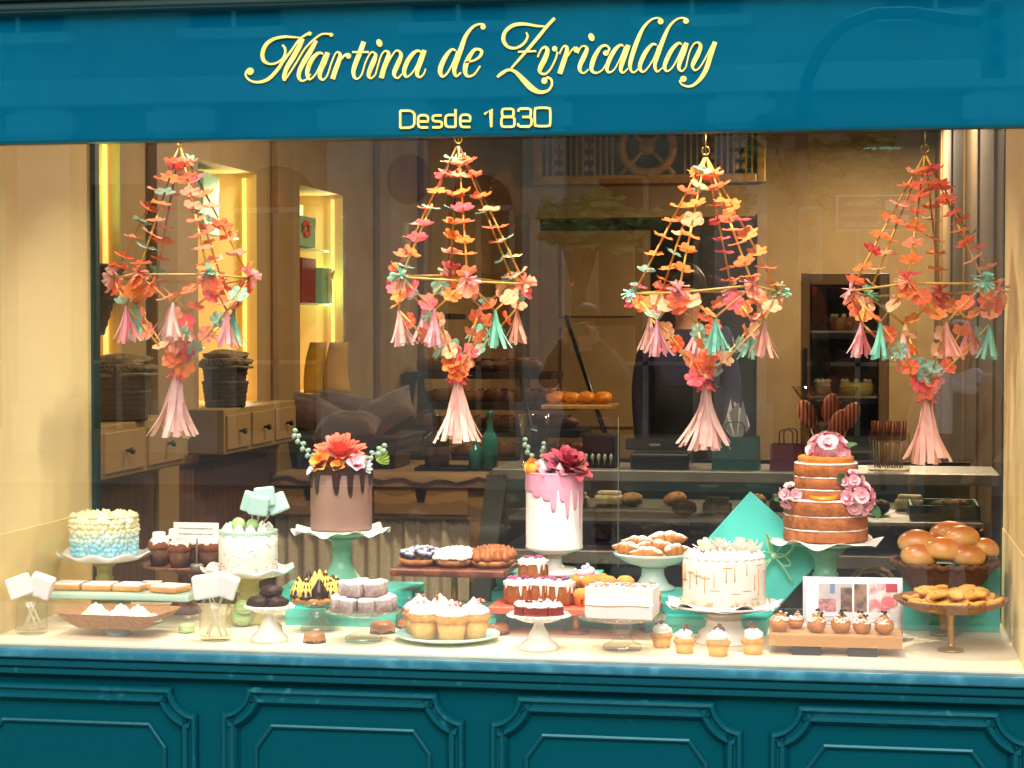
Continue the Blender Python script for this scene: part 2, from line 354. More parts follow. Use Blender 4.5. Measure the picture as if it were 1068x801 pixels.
sb_ = thing('shop_building', 'stone upper storey and side piers around the teal shop front', 'building', (0,0,0))
mb = MB(); mb.box((-.2,.25,ZT+2.9), (9,.5,5.0), .01); mb.build('upper_wall', m_stone, sb_)
for x in (XL-2.1, XR+2.1): mb = MB(); mb.box((x,.2,(ZT+.4)/2), (.9,.44,ZT+.4), .01); mb.build('pier', m_stone, sb_)

# panelled base under the window
base = thing('window_base', 'dark teal wooden base with moulded panels under the shop window', 'wall', (0,0,0))
ztop = FLOOR-.055
mb = MB(); mb.box((-.2,.06,ztop/2), (5.8,.12,ztop)); mb.build('board', m_teal, base)
mb = MB()
s1 = MB()
for (y, z, dy, dz, b) in ((-.012,FLOOR-.018,.068,.026,.011),(-.008,FLOOR-.044,.056,.022,.008),(-.004,FLOOR-.066,.05,.018,.006)): (mb if z > FLOOR-.03 else s1).box((-.2,y,z), (5.8,dy,dz), b, seg=3)
s1.build('sill_moulding', m_tealm, base)
mb.build('sill', m_sill, base)
def sweep(mb, path, prof, closed):
    """prof (offset to the left of the path, height out of the wall); path in XZ"""
    n = len(path); vs = []; fs = []; k = len(prof)
    for i in range(n):
        p = Vector(path[i]); a = Vector(path[i-1] if (closed or i) else path[i]); c = Vector(path[(i+1) % n] if (closed or i < n-1) else path[i])
        t1 = (p-a).normalized() if (p-a).length else (c-p).normalized(); t2 = (c-p).normalized() if (c-p).length else t1
        t = (t1+t2).normalized() if (t1+t2).length > 1e-4 else t1; nn = Vector((-t.y, t.x)); w = 1/max(.5, nn.dot(Vector((-t1.y, t1.x))))
        for (o, h) in prof: vs.append((p.x+nn.x*o*w, -h, p.y+nn.y*o*w))
    for i in range(n if closed else n-1):
        j = (i+1) % n
        for q in range(k-1): fs.append([i*k+q, i*k+q+1, j*k+q+1, j*k+q])
    mb.add(vs, fs, False)
PR1 = [(0,0),(0,.012),(.004,.018),(.012,.020),(.018,.013),(.022,.012),(.026,.020),(.036,.022),(.042,.014),(.046,.006),(.050,0)]
PR2 = [(0,0),(.001,.007),(.006,.010),(.011,.007),(.013,0)]
for (a, b, yt) in ((-46,207,713),(232,485,719),(512,775,728),(803,1073,738)):
    p0 = onY(a, yt+((a-(a+b)/2)*.0305), 0); p1 = onY(b, yt+((b-(a+b)/2)*.0305), 0)
    zt = (p0.z+p1.z)/2; x0, x1 = p0.x, p1.x; zb = .16; rc = .068; ear = .0
    path = []
    for (cx, cz, a0) in ((x1, zt, 180), (x0, zt, 270+90), ):
        pass
    arc = lambda cx, cz, s0, s1: [(cx+rc*math.cos(R_(s0+(s1-s0)*i/8)), cz+rc*math.sin(R_(s0+(s1-s0)*i/8))) for i in range(9)]
    e = .012
    path = [(x0+rc+e, zb)] + [(x1-rc-e, zb), (x1-rc, zb+e*.2)] + arc(x1, zb, 180, 90) + [(x1, zb+rc+e), (x1, zt-rc-e)] + arc(x1, zt, 270, 180) + [(x1-rc-e, zt), (x0+rc+e, zt)] + arc(x0, zt, 0, -90) + [(x0, zt-rc-e), (x0, zb+rc+e)] + arc(x0, zb, 90, 0)
    mb = MB(); sweep(mb, path, PR1, True); mb.build('panel_moulding', m_tealm, base)
    i0, i1 = x0+.085, x1-.085; it = zt-.094; c = .05
    p2 = [(i0,zb+.1+c),(i0+c,zb+.1),(i1-c,zb+.1),(i1,zb+.1+c),(i1,it-c*1.25),(i1-c*.9,it),(i0+c*.9,it),(i0,it-c*1.25)]
    mb = MB(); sweep(mb, p2, PR2, True); mb.build('inner_moulding', m_tealm, base)

# display alcove
alc = thing('display_alcove', 'cream papered display alcove behind the shop window', 'display window', (0,0,0))
mb = MB(); mb.box(((XL+XR)/2,.46,FLOOR-.03), (XR-XL+.3,.90,.06)); mb.build('display_floor', m_floor, alc)
for s_, x in ((-1, XL), (1, XR)):
    mb = MB(); mb.box((x+s_*.08,.415,1.75), (.16,.80,1.9), .004); o = mb.build('side_wall', m_paper, alc)
    mb = MB(); mb.box((x-s_*.0005,.41,FLOOR+.135), (.003,.78,.27), .001); mb.build('skirting_board', m_paper, o)
mb = MB(); mb.box(((XL+XR)/2,.415,2.72), (XR-XL+.4,.86,.03)); mb.build('ceiling', m_paper, alc)
for x in (XL-1.0, XR+1.0): mb = MB(); mb.box((x,.12,1.6), (1.7,.2,2.1)); mb.build('flank_panel', m_teal, alc)
win = thing('shop_window', 'large clear shop window pane reflecting the street', 'window', (0,0,FLOOR))
mb = MB(); mb.quad((XL-.15,.004,-.004), (XR+.15,.004,-.004), (XR+.15,.004,1.75), (XL-.15,.004,1.75)); mb.build('pane', m_glass, win)
mb = MB()
for x in (XL-.17, XR+.17): mb.box((x,.004,.85), (.04,.05,1.8), .004)
mb.build('frame', m_frame, win)
scr = thing('glass_screen', 'clear glass screen with dark teal post behind the display', 'screen', (0,.81,FLOOR))
mb = MB(); mb.box((XL+.008,.0,.85), (.017,.035,1.9), .002); mb.box((XR-.002,.0,.85), (.004,.03,1.9), .001); mb.box(((XL+XR)/2,0,.012), (XR-XL-.04,.03,.024), .002); mb.build('frame', m_frame, scr)
xm = onY(645, 400, .81).x; xm2 = onY(941, 400, .81).x
for a, b in ((XL+.017, xm-.001), (xm+.001, XR-.005)):
    mb = MB(); mb.quad((a,0,.024), (b,0,.024), (b,0,1.8), (a,0,1.8)); mb.build('pane', m_glass2, scr)
ze0 = onY(645,592,.81).z-FLOOR; ze1 = onY(645,435,.81).z-FLOOR; mb = MB(); mb.box((xm,0,(ze0+ze1)/2), (.0015,.006,ze1-ze0)); mb.build('pane_edge', mat('glass edge','#6f7a68',rough=.3), scr)

# ---------------------------------------------------------------- the street that the glass mirrors
YS = 20.0
def fx(px): return onY(px, 339, YS).x
bl = thing('stone_building', 'pale stone building with arched ground floor across the street, mirrored in the shop glass', 'building', (0,-YS,0))
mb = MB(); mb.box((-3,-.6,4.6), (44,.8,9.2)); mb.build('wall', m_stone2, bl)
mb = MB(); mb.box((-3,-.05,4.75), (44,.5,.35), .03); mb.box((-3,.05,9.3), (44,1.0,.4), .05); mb.build('cornice', m_stone, bl)
for a, b in ((-120,-60),(20,75),(165,222),(342,447),(545,590),(745,800),(1010,1075),(1180,1240),(-330,-270)):
    mb = MB(); x0, x1 = fx(a), fx(b); mb.box(((x0+x1)/2,-.1,2.3), (x1-x0,.3,4.6), .02); mb.box(((x0+x1)/2,-.08,4.35), (x1-x0+.2,.36,.3), .02); mb.box(((x0+x1)/2,-.08,.35), (x1-x0+.16,.36,.7), .02)
    mb.build('pilaster', m_stone, bl)
for a, b, arch in ((-230,-150,1),(-30,0,0),(90,150,0),(240,330,1),(462,532,1),(620,725,0),(830,960,1),(1090,1160,1)):
    x0, x1 = fx(a), fx(b); w = (x1-x0); cx = (x0+x1)/2; h = 3.2 if arch else 3.6
    mb = MB(); poly = [(x0,.3),(x1,.3),(x1,h)] + ([(cx+w/2*math.cos(PI*i/10), h+w/2*math.sin(PI*i/10)) for i in range(1,10)] if arch else []) + [(x0,h)]
    mb.prism(poly, 0, .03, Matrix(((1,0,0,0),(0,0,1,-.195),(0,1,0,0),(0,0,0,1)))); o = mb.build('window', m_winglass, bl)
    mb = MB()
    for t in (0,.5,1): mb.box((x0+w*t,-.14,.3+(h-.3)/2), (.07,.05,h-.3))
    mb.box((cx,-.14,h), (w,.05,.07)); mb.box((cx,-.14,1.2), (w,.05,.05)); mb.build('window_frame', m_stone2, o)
for r_ in range(1):
    for k in range(11):
        x = -17+k*3.0; mb = MB(); mb.box((x,-.17,6.9+r_*4), (1.2,.1,2.6)); o = mb.build('window', m_winglass, bl)
        mb = MB(); mb.box((x,-.12,6.9+r_*4), (.06,.06,2.6)); mb.box((x,-.1,5.5+r_*4), (1.5,.3,.14)); mb.build('sill', m_stone, o)
p = street(427, 187, YS); mb = MB(); mb.lathe([(0,.03),(.22,.03),(.27,.015),(.28,0)], 32, (0,0,0), lambda a,i,r,z: (r*(1+.15*abs(math.sin(a))), z))
single('oval_plaque', mb, mat('lavender enamel','#8d8aa8',rough=.3), 'oval lavender enamel plaque on a stone pilaster, mirrored in the shop glass', 'plaque', (p.x, -YS+.055, p.z), (R_(-90),0,0))

m_purple = mat('purple sign', '#351c46', None, rough=.5)
m_signw = mat('sign white', '#f0eef0', None, rough=.4)
def text(parent, body, size, loc, rot, m, name='lettering', ext=.002, align='LEFT'):
    c = bpy.data.curves.new(name, 'FONT'); c.body = body; c.size = size; c.extrude = ext; c.align_x = align
    o = bpy.data.objects.new(name, c); dg = bpy.context.evaluated_depsgraph_get(); COL.objects.link(o)
    me = bpy.data.meshes.new_from_object(o.evaluated_get(bpy.context.evaluated_depsgraph_get())); COL.objects.unlink(o); bpy.data.objects.remove(o)
    me.materials.clear(); me.materials.append(m); q = bpy.data.objects.new(name, me); COL.objects.link(q); q.parent = parent; q.location = loc; q.rotation_euler = rot
    return q
Y1 = 15.5; pa = street(872, 222, Y1); pb = street(956, 222, Y1); w = pb.x-pa.x; h = w*.46; zc = street(914, 222, Y1).z
sg = thing('street_sign', 'purple direction sign with white place names on a post, mirrored in the shop glass', 'sign', ((pa.x+pb.x)/2, -Y1, 0))
mb = MB(); mb.box((0,0,zc), (w,.02,h), .008); mb.build('rim', m_signw, sg)
mb = MB(); mb.box((0,.012,zc), (w*.95,.012,h*.9), .003); pn = mb.build('panel', m_purple, sg)
for i, t_ in enumerate(('Donostia-', 'S.Sebasti\u00e1n', 'Santander')): text(pn, t_, h*.25, (w*.06, .0205, zc+h*(.2-.29*i)), (R_(90),0,PI), m_signw)
for (cx, cz) in ((.20,.2),(.37,.2),(.20,-.2),(.37,-.2)): mb = MB(); mb.box((w*cx*1.0-.02,.021,zc+h*cz*1.0), (w*.13,.004,h*.28), .002); mb.build('pictogram', m_signw, pn)
mb = MB(); mb.tube([(w*.1,-.03,0),(w*.1,-.03,zc+h*.4)], .035, 12); mb.build('post', m_steel, sg)

Y2 = 14.5; q0 = street(836, 100, Y2); arcp = [street(x, y, Y2) for x, y in ((836,120),(842,85),(856,52),(880,27),(912,15),(950,14),(990,20),(1022,24))]
tl = thing('traffic_light', 'traffic light on a curved overhead mast, mirrored in the shop fascia', 'traffic light', (q0.x, -Y2, 0))
loc_ = lambda p: (p.x-q0.x, 0, p.z)
mb = MB(); mb.tube([(0,0,0)] + [loc_(p) for p in arcp], .06, 12); mb.build('mast', mat('mast grey','#5a605c',rough=.4), tl)
def head(p, s_):
    mb = MB(); mb.box((p[0],.02,p[2]), (.26*s_,.2*s_,.8*s_), .03*s_)
    for k in (-1,0,1): mb.lathe([(.115*s_,0),(.12*s_,.16*s_),(.10*s_,.16*s_),(.095*s_,.0)], 16, m=Matrix.Translation((p[0],.1*s_,p[2]+k*.25*s_)) @ Matrix.Rotation(R_(-90),4,'X'))
    o = mb.build('signal_head', mat('signal grey','#9aa09a',rough=.5), tl)
    for k, c in ((1,'#5a1512'),(0,'#6a4a10'),(-1,'#1c7a4a')):
        mb = MB(); mb.ico((p[0],.1*s_,p[2]+k*.25*s_), .09*s_, 2, (1,.4,1)); mb.build('lens', mat('lens','%s' % c,rough=.2), o)
hp = street(1036, 42, Y2); head(loc_(hp), .9); hp = street(845, 255, Y2); head(loc_(hp), .9)

m_leaf = mat('street tree leaf', '#a3b862', '#bccc7c', 3, .6, rnd=.1); m_bark = mat('bark', '#4a3d2e', '#3a2f22', 12, .9, .01, 30)
def tree(px, py, Y, Rpx, label, seed):
    rnd = random.Random(seed); c = street(px, py, Y); R = Rpx*S(onY(px, py, Y))
    t = thing('street_tree', label, 'tree', (c.x, c.y, 0))
    mb = MB(); mb.tube([(0,0,0),(.03,.02,c.z*.4),(-.02,0,c.z*.7),(0,0,c.z)], [.12,.10,.08,.05], 10)
    for k in range(7):
        a = 2*PI*k/7; mb.tube([(0,0,c.z*.72),(math.cos(a)*R*.4,math.sin(a)*R*.4,c.z*.9),(math.cos(a)*R*.8,math.sin(a)*R*.8,c.z+R*rnd.uniform(-.1,.5))], [.05,.035,.012], 6)
    mb.build('trunk', m_bark, t)
    mb = MB(); cl = [Vector((rnd.gauss(0,.45)*R*1.3, rnd.gauss(0,.45)*R*1.2, rnd.gauss(0,.32)*R)) for _ in range(26)]
    for k in range(2600):
        b = rnd.choice(cl); p = Vector((rnd.gauss(0,.16)*R, rnd.gauss(0,.16)*R, rnd.gauss(0,.13)*R))+b+Vector((0,0,c.z)); s_ = rnd.uniform(.05,.10)
        m = Matrix.Translation(p) @ Matrix.Rotation(rnd.uniform(0,6.28),4,'Z') @ Matrix.Rotation(rnd.uniform(0,2),4,'X')
        mb.add([(-s_,0,0),(0,-s_*.5,0),(s_,0,0),(0,s_*.5,s_*.2)], [[0,1,2,3]], False, m)
    mb.build('crown', m_leaf, t)
tree(605, 236, 16.5, 38, 'small bushy street tree across the road, mirrored above the dark doorway', 3)
tree(855, 185, 17.0, 62, 'wider street tree across the road, mirrored behind the purple sign', 5)
# ---------------------------------------------------------------- the shop behind the display
def rect(px0, py0, px1, py1, Y, dep, wood=0):
    """box whose front face at depth Y covers a photo rectangle: centre, size"""
    a = onY(px0, py1, Y); b = onY(px1, py0, Y); zc = (a.z+b.z)/2
    return ((a.x+b.x)/2, Y+dep/2, zc), (abs(b.x-a.x), dep, abs(b.z-a.z))
XW = CAM.x + (CF*7.5 + CR*((207-534)/FPX*7.5)).x
XE = XR + .12; YB = 8.5
def wy(px): return onX(px, 339, XW).y
NICH = [(max(1.0, wy(40)), wy(126)), (wy(207), wy(268)), (wy(313), wy(358))]; NZ = (1.37, 2.32)
nw = thing('niche_wall', 'taupe left wall of the shop with lit cream niches', 'wall', (XW,0,0))
ys = sorted([.86, YB] + [v for n in NICH for v in n]); zs = [0, NZ[0], NZ[1], 3.3]
mb = MB(); idx = {}
for i, y in enumerate(ys):
    for j, z in enumerate(zs): idx[i,j] = len(mb.v); mb.v.append((0,y,z))
for i in range(len(ys)-1):
    for j in range(3):
        if j == 1 and any(abs(ys[i]-n[0]) < 1e-6 for n in NICH): continue
        mb.f.append([idx[i,j], idx[i+1,j], idx[i+1,j+1], idx[i,j+1]]); mb.s.append(False); mb.mi.append(0)
mb.build('wall', m_wallb, nw)
m_strip = mat('lit niche strip', '#ffd070', None, emit=1.6)
m_sgl = glass_mat('shelf glass', .04, 'dfeee6', .35)
for k, (y0, y1) in enumerate(NICH):
    d = .34; z0, z1 = NZ; mb = MB()
    mb.add([(0,y0,z0),(0,y1,z0),(0,y1,z1),(0,y0,z1),(-d,y0,z0),(-d,y1,z0),(-d,y1,z1),(-d,y0,z1)], [[4,5,6,7],[0,1,5,4],[1,2,6,5],[2,3,7,6],[3,0,4,7]], False)
    o = mb.build('niche', m_cream, nw)
    for z in ((2.05,1.79) if k == 2 else (2.05,1.65)): mb = MB(); mb.box((-d/2-.02,(y0+y1)/2-.043,z-.006), (d-.06,y1-y0-.09,.008)); mb.build('glass_shelf', m_sgl, o)
    mb = MB(); mb.box((-.05,y1-.009,(z0+z1)/2), (.014,.014,z1-z0-.04)); q = mb.build('light_strip', m_strip, o)
    ld = bpy.data.lights.new('strip_lamp', 'AREA'); ld.shape = 'RECTANGLE'; ld.size = .05; ld.size_y = z1-z0-.1; ld.energy = 4.6; ld.color = (1,.83,.52); lo = bpy.data.objects.new('strip_lamp', ld); COL.objects.link(lo); lo.parent = o; lo.location = (-.045,y1-.035,(z0+z1)/2); lo.rotation_euler = (R_(-90),0,R_(-35))
for a in (wy(165), wy(290), wy(395), wy(440)):
    mb = MB(); mb.box((.02,a,1.65), (.04,.22,3.3), .01); mb.build('pilaster', m_wallb2, nw)
mb = MB(); mb.box(((XW+XE)/2,YB+.05,1.65), (XE-XW,.1,3.3)); struct('back_wall', mb, m_wallb)
mb = MB(); mb.box(((XW+XE)/2,4.7,3.34), (XE-XW+.8,7.7,.08)); struct('shop_ceiling', mb, m_wallb2)
mb = MB(); mb.quad((XW,.9,.006), (XE,.9,.006), (XE,YB,.006), (XW,YB,.006)); struct('shop_floor', mb, m_brown)
mb = MB(); mb.box((XE+.05,4.7,1.65), (.1,7.6,3.3))
for y in (1.2,2.0,2.9,3.9,5.0,6.2,7.4): mb.box((XE-.004,y,1.65), (.012,.09,3.3), .003)
ew = struct('right_wall', mb, mat('brown panelling','#6e5430','#624a29',4,.75))
mb = MB(); mb.box((.012,(.95+wy(440))/2,.59), (.024,wy(440)-.95,1.18), .004); mb.box((.02,(.95+wy(440))/2,1.185), (.04,wy(440)-.95,.03), .006); mb.build('dado', mat('reddish brown wood','#57331f','#47281a',8,.5,.0006,30,wave=(5,4,'Y')), nw)
# drawer cabinets under the niches
for k, (a, b, n, lab) in enumerate(((60,152,2,'taupe drawer cabinet under the leftmost lit niche'), (196,274,3,'taupe drawer cabinet with small knobs under the middle lit niche'))):
    y0, y1 = wy(a), wy(b); t = thing('drawer_cabinet', lab, 'cabinet', (XW+.07,(y0+y1)/2,1.37))
    mb = MB(); mb.box((0,0,-.085), (.14,y1-y0,.17), .004); mb.build('carcass', m_wallb2, t)
    for q in range(n):
        w = (y1-y0)/n; yc = -(y1-y0)/2+w*(q+.5); mb = MB(); mb.box((.073,yc,-.088), (.012,w*.9,.13), .004); o = mb.build('drawer', m_wallb2, t)
        mb = MB(); mb.lathe([(.004,0),(.006,.012),(.012,.02),(.011,.028),(0,.03)], 12, m=Matrix.Translation((.079,yc,-.088)) @ Matrix.Rotation(R_(90),4,'Y')); mb.build('knob', m_black, o)
m_straw = mat('grey straw', '#7d6848', '#5a4a33', 60, .8, .003, 150, wave=(40, 6, 'Z')); m_wick = mat('dark wicker', '#3a2a1d', '#2a1d13', 60, .7, .003, 120)
def weave(R0, R1, h, rows, seg=72, k=18, amp=.04):
    prof = [(0.001,.002),(R0*.98,.002)]
    for i in range(rows*3+1):
        t = i/(rows*3); prof.append((R0+(R1-R0)*t, h*t))
    prof += [(R1*.94,h*.98)] + [((R0+(R1-R0)*t)*.92, h*t) for t in (.75,.5,.25,.06)] + [(.001,h*.05)]
    def rf(a, i, r, z):
        if 2 <= i <= rows*3+2:
            row = (i-2)//3; ph = (i-2) % 3; bulge = (0,.9,.5)[ph]; return (r*(1+amp*bulge*(.6+.4*math.sin(k*a+PI*row))), z)
        return (r, z)
    return prof, seg, rf
for px, py, w, X_off, lab in ((126,442,64,.07,'stack of dark woven baskets under folded sacking on the drawers below the leftmost niche'), (235,420,48,.07,'dark woven baskets covered with sacking on the drawers below the middle niche')):
    p = onX(px, py, XW+X_off); r = w*S(p)/2; t = thing('basket_stack', lab, 'basket', (p.x, p.y, 1.372))
    for i in range(2):
        mb = MB(); pr, sg_, rf = weave(r*.85, r, .10, 6); mb.lathe(pr, sg_, (0,0,i*.07), rf); mb.build('basket', m_wick, t)
    mb = MB()
    for i in range(3): mb.ico((.01*math.sin(i*2),.01*i,.155+.022*i), 1, 3, (r*(1.12-.08*i),r*(1.05-.05*i),.020), .35, 2.2, i+5)
    for i in range(40): a = i*2.4; mb.tube([(r*.7*math.cos(a),r*.7*math.sin(a),.17),(r*1.0*math.cos(a+.3),r*1.0*math.sin(a+.3),.185),(r*1.15*math.cos(a+.5),r*1.15*math.sin(a+.5),.165)], .002, 4)
    mb.build('sacking', m_straw, t)
m_mint = mat('mint card', '#8fd0a0', None, rough=.45); m_mintd = mat('mint card light', '#b7dfb4', None, rough=.45); m_red = mat('dark red card', '#8c1822', None, rough=.4)
m_coral = mat('coral paper', '#f0643e', None, rough=.7); m_ribn = mat('gold ribbon', '#d6c43a', None, rough=.4)
def card_box(loc, size, m, lab, rz=0, mark=None):
    t = thing('gift_box', lab, 'gift box', loc, rz); mb = MB(); mb.box((0,0,size[2]*.4), (size[0],size[1],size[2]*.8), .002); mb.build('body', m, t)
    mb = MB(); mb.box((0,0,size[2]*.86), (size[0]+.004,size[1]+.004,size[2]*.28), .002); mb.build('lid', m, t)
    if mark == 'flower':
        mb = MB()
        for k in range(7): mb.ico((size[0]/2+.01, .05*math.cos(k*.9), size[2]*.6+.03*math.sin(k*.9)), .02, 1, (.4,1,.8), .4, 3, k)
        mb.build('flower', m_coral, t)
    if mark == 'bow':
        mb = MB(); mb.box((size[0]/2+.002,0,size[2]/2), (.004,.012,size[2]+.004))
        for s_ in (-1,1): mb.tube([(size[0]/2+.008,0,size[2]*.8),(size[0]/2+.02,s_*.04,size[2]*.95),(size[0]/2+.01,s_*.05,size[2]*.7),(size[0]/2+.008,0,size[2]*.8)], .006, 6); mb.tube([(size[0]/2+.008,0,size[2]*.8),(size[0]/2+.012,s_*.03,size[2]*.3)], .005, 6)
        mb.build('ribbon', m_ribn, t)
    if mark == 'text':
        text(t, 'Martina', .045, (size[0]/2+.004, -.09, size[2]*.2), (R_(90),0,R_(90)), m_dark, ext=.0004)
        if loc[1] < wy(150): 
            mb = MB(); mb.ico((size[0]/2+.004,-.02,size[2]*.66), .03, 1, (.2,1,.8), .4, 3, 5); mb.build('flower_print', m_coral, t)
    return t
cx = XW-.16
card_box((cx+.02, wy(104), 2.05), (.10,.30,.26), m_mint, 'mint green box standing in the leftmost lit niche', R_(8), 'text')
card_box((cx+.04, wy(238), 2.05), (.10,.34,.24), m_mint, 'mint green box standing in the middle lit niche', R_(8), 'text')
card_box((cx+.06, wy(327), 2.05), (.12,.36,.14), m_mint, 'mint box with an orange flower on the upper glass shelf', 0, 'flower')
card_box((cx-.05, wy(345), 2.05), (.06,.30,.22), m_mintd, 'pale mint box leaning at the back of the upper glass shelf', 0)
card_box((cx+.03, wy(333), 1.79), (.16,.24,.21), m_red, 'dark red box on the lower glass shelf', 0)
card_box((cx+.07, wy(348), 1.79), (.12,.20,.17), m_mint, 'mint box tied with a gold ribbon on the lower glass shelf', 0, 'bow')
card_box((cx+.05, wy(317), 1.79), (.12,.20,.05), m_mintd, 'flat pale mint box left of the dark red box on the lower glass shelf', 0)
p = Vector((cx+.04, wy(112), 1.65)); mb = MB(); pr, sg_, rf = weave(.10, .17, .24, 9); mb.lathe(pr, sg_, (0,0,0), rf)
single('round_basket', mb, m_wick, 'round dark wicker basket in the leftmost niche', 'basket', p)

# ---------------------------------------------------------------- table with cushions
YT = 3.2; zt = onY(380, 500, YT).z; t = thing('wooden_table', 'long wooden table with drawers and a linen curtain behind the cakes', 'table', (0,0,0))
m_tbl = mat('table wood', '#9a7444', '#7d5a33', 8, .5, .001, 40, wave=(3, 5, 'Z')); m_tbl2 = mat('drawer wood', '#a98250', '#8d6a3e', 8, .5, .001, 40, wave=(3, 5, 'Z'))
m_linen = mat('linen curtain', '#e2d6b8', '#d2c5a4', 90, .9, .001, 400); m_kraft = mat('kraft paper', '#8b6f48', '#7b613d', 6, .8, .004, 9)
yb = onZ(380, 484, zt).y
c, s_ = rect(250, 497, 510, 506, YT, yb-YT); mb = MB(); mb.box(c, s_, .004); mb.build('table_top', m_tbl, t)
ztop_ = c[2]+s_[2]/2
mb = MB(); n = 24; vs = []; fs = []
for i in range(n+1):
    x = c[0]-s_[0]/2+s_[0]*i/n; vs += [(x,yb,ztop_+.003),(x,YT-.006,ztop_+.004),(x,YT-.010,ztop_-.018+.010*math.sin(i*1.7)+.006*math.sin(i*.6))]
for i in range(n): a = 3*i; fs += [[a,a+1,a+4,a+3],[a+1,a+2,a+5,a+4]]
mb.add(vs, fs); mb.build('paper_runner', m_kraft, t)
c, s_ = rect(254, 506, 508, 538, YT+.02, .5); mb = MB(); mb.box(c, s_); mb.build('apron', m_tbl, t)
for a, b in ((268,378),(390,488)):
    c, s_ = rect(a, 509, b, 536, YT+.008, .03); mb = MB(); mb.box(c, s_, .003); o = mb.build('drawer', m_tbl2, t)
    q = onY((a+b)/2, 509, YT); mb = MB(); mb.prism([(-.025,0),(.025,0),(.014,-.05),(-.014,-.05)], 0, .004, Matrix.Translation((q.x,YT+.007,q.z-.004)) @ Matrix.Rotation(R_(90),4,'X')); mb.build('finger_notch', m_black, o)
for a, b in ((252,266),(490,508)):
    q0 = onY((a+b)/2, 520, YT+.04); mb = MB(); mb.box((q0.x,YT+.05,q0.z/2), (.055,.055,q0.z), .003); mb.build('leg', m_tbl, t)
mb = MB(); x0 = onY(268,560,YT+.06).x; x1 = onY(489,560,YT+.06).x; n = 160; zt2 = onY(380,538,YT+.06).z; vs = []; fs = []
for i in range(n+1):
    u = i/n; x = x0+(x1-x0)*u; y = YT+.06+.012*math.sin(u*95+2*math.sin(u*9))+.008*math.sin(u*41); vs += [(x,y,zt2),(x+.004*math.sin(u*30),y*1+.004*math.sin(u*77),.08)]
for i in range(n): fs.append([2*i,2*i+1,2*i+3,2*i+2])
mb.add(vs, fs); mb.build('curtain', m_linen, t)
m_cush = mat('mauve cushion', '#5c433b', '#4a342e', 60, .85, .002, 200, sheen=.3)
def cushion(px, py, w, h, Y, tilt, roll, lab):
    p = onY(px, py, Y); W_ = w*S(p)/2; H_ = h*S(p)/2; mb = MB(); n = 18; vs = []; fs = []
    for side in (1,-1):
        for i in range(n+1):
            for j in range(n+1):
                u, v = i/n*2-1, j/n*2-1; e = ((1-u*u)*(1-v*v))**.45; pin = 1-.10*(1-abs(v)**2)*abs(u)**3
                vs.append((u*W_*(1-.08*(1-v*v)), side*.085*e+.012*noise.noise(Vector((u*2,v*2,side)))*(e>0), v*H_*(1-.12*(1-u*u))))
    N_ = (n+1)**2
    for sd in (0,1):
        for i in range(n):
            for j in range(n):
                a = sd*N_+i*(n+1)+j; q = [a,a+1,a+n+2,a+n+1]; fs.append(q if sd else q[::-1])
    mb.add(vs, fs)
    return single('cushion', mb, m_cush, lab, 'cushion', p, (R_(tilt), R_(roll), 0), 'mauve cushions piled on the table')
cushion(330, 437, 84, 50, YT+.35, -58, 22, 'mauve cushion pointing left in the pile on the table')
cushion(398, 437, 80, 52, YT+.38, -50, -32, 'mauve cushion sloping down to the right in the pile on the table')
cushion(355, 428, 60, 40, YT+.55, -35, 8, 'mauve cushion at the back of the pile, under the mustard papers')
cushion(362, 448, 70, 40, YT+.22, -70, -6, 'mauve cushion lying flat at the front of the pile')
c, s_ = rect(306, 456, 415, 466, YT+.2, .5); mb = MB(); mb.box((c[0],c[1],c[2]), s_, .01); mb.box((c[0],c[1],c[2]+.02), (s_[0]+.03,s_[1]+.03,.012), .005)
single('cushion_tray', mb, m_wick, 'dark wooden tray under the mauve cushions', 'tray')
c, s_ = rect(310, 466, 345, 490, YT+.22, .3); z1 = c[2]+s_[2]/2
t2 = thing('dark_green_box', 'dark green box on the table, left under the cushion tray', 'box', (c[0],c[1],ztop_+.004)); mb = MB(); mb.box((0,0,(z1-ztop_-.006)/2), (s_[0],.3,z1-ztop_-.006), .003); mb.build('body', mat('dark green card','#33402c',rough=.6), t2)
mb = MB(); mb.box((0,0,(z1-ztop_)*.82), (s_[0]+.006,.306,.012), .002); mb.build('lid_edge', mat('dark green lid','#2a3524',rough=.6), t2)
c, s_ = rect(348, 466, 412, 490, YT+.3, .3); mb = MB(); mb.box((c[0],c[1],(ztop_+.004+z1)/2), (s_[0],.3,z1-ztop_-.008), .006); mb.box((c[0],c[1]-.004,z1-.02), (s_[0]+.012,.3,.01), .003)
single('wooden_crate', mb, m_brown, 'dark wooden crate on the table, right under the cushion tray', 'crate')
m_must = mat('mustard paper', '#b88a1c', '#a67a15', 8, .7, .002, 20)
pm = onY(343, 408, YT+.75)
for (px0, px1, dx, lab) in ((317,343,-.03,'left mustard paper sheet leaning on the niche wall above the cushions'), (338,366,.05,'right mustard paper sheet leaning on the niche wall above the cushions')):
    mb = MB(); a = onY(px0, 410, YT+.75); b = onY(px1, 410, YT+.75); tz = onY(340, 357, YT+.9).z; vs = []; fs = []
    for i in range(9):
        u = i/8; vs += [(a.x+(-dx*0-.02)*u, YT+.75+.18*u*u, a.z+(tz-a.z)*u), (b.x+(-.06)*u, YT+.75+.18*u*u+.01, b.z+(tz-b.z)*u)]
    for i in range(8): fs.append([2*i,2*i+1,2*i+3,2*i+2])
    mb.add(vs, fs); o = single('paper_sheet', mb, m_must, lab, 'paper')
    sm_ = o.modifiers.new('thick', 'SOLIDIFY'); sm_.thickness = .003
m_tealg = mat('teal bottle glass', '#12706c', None, rough=.25, coat=.5); m_brng = mat('brown bottle', '#2a1410', None, rough=.2, coat=.5)
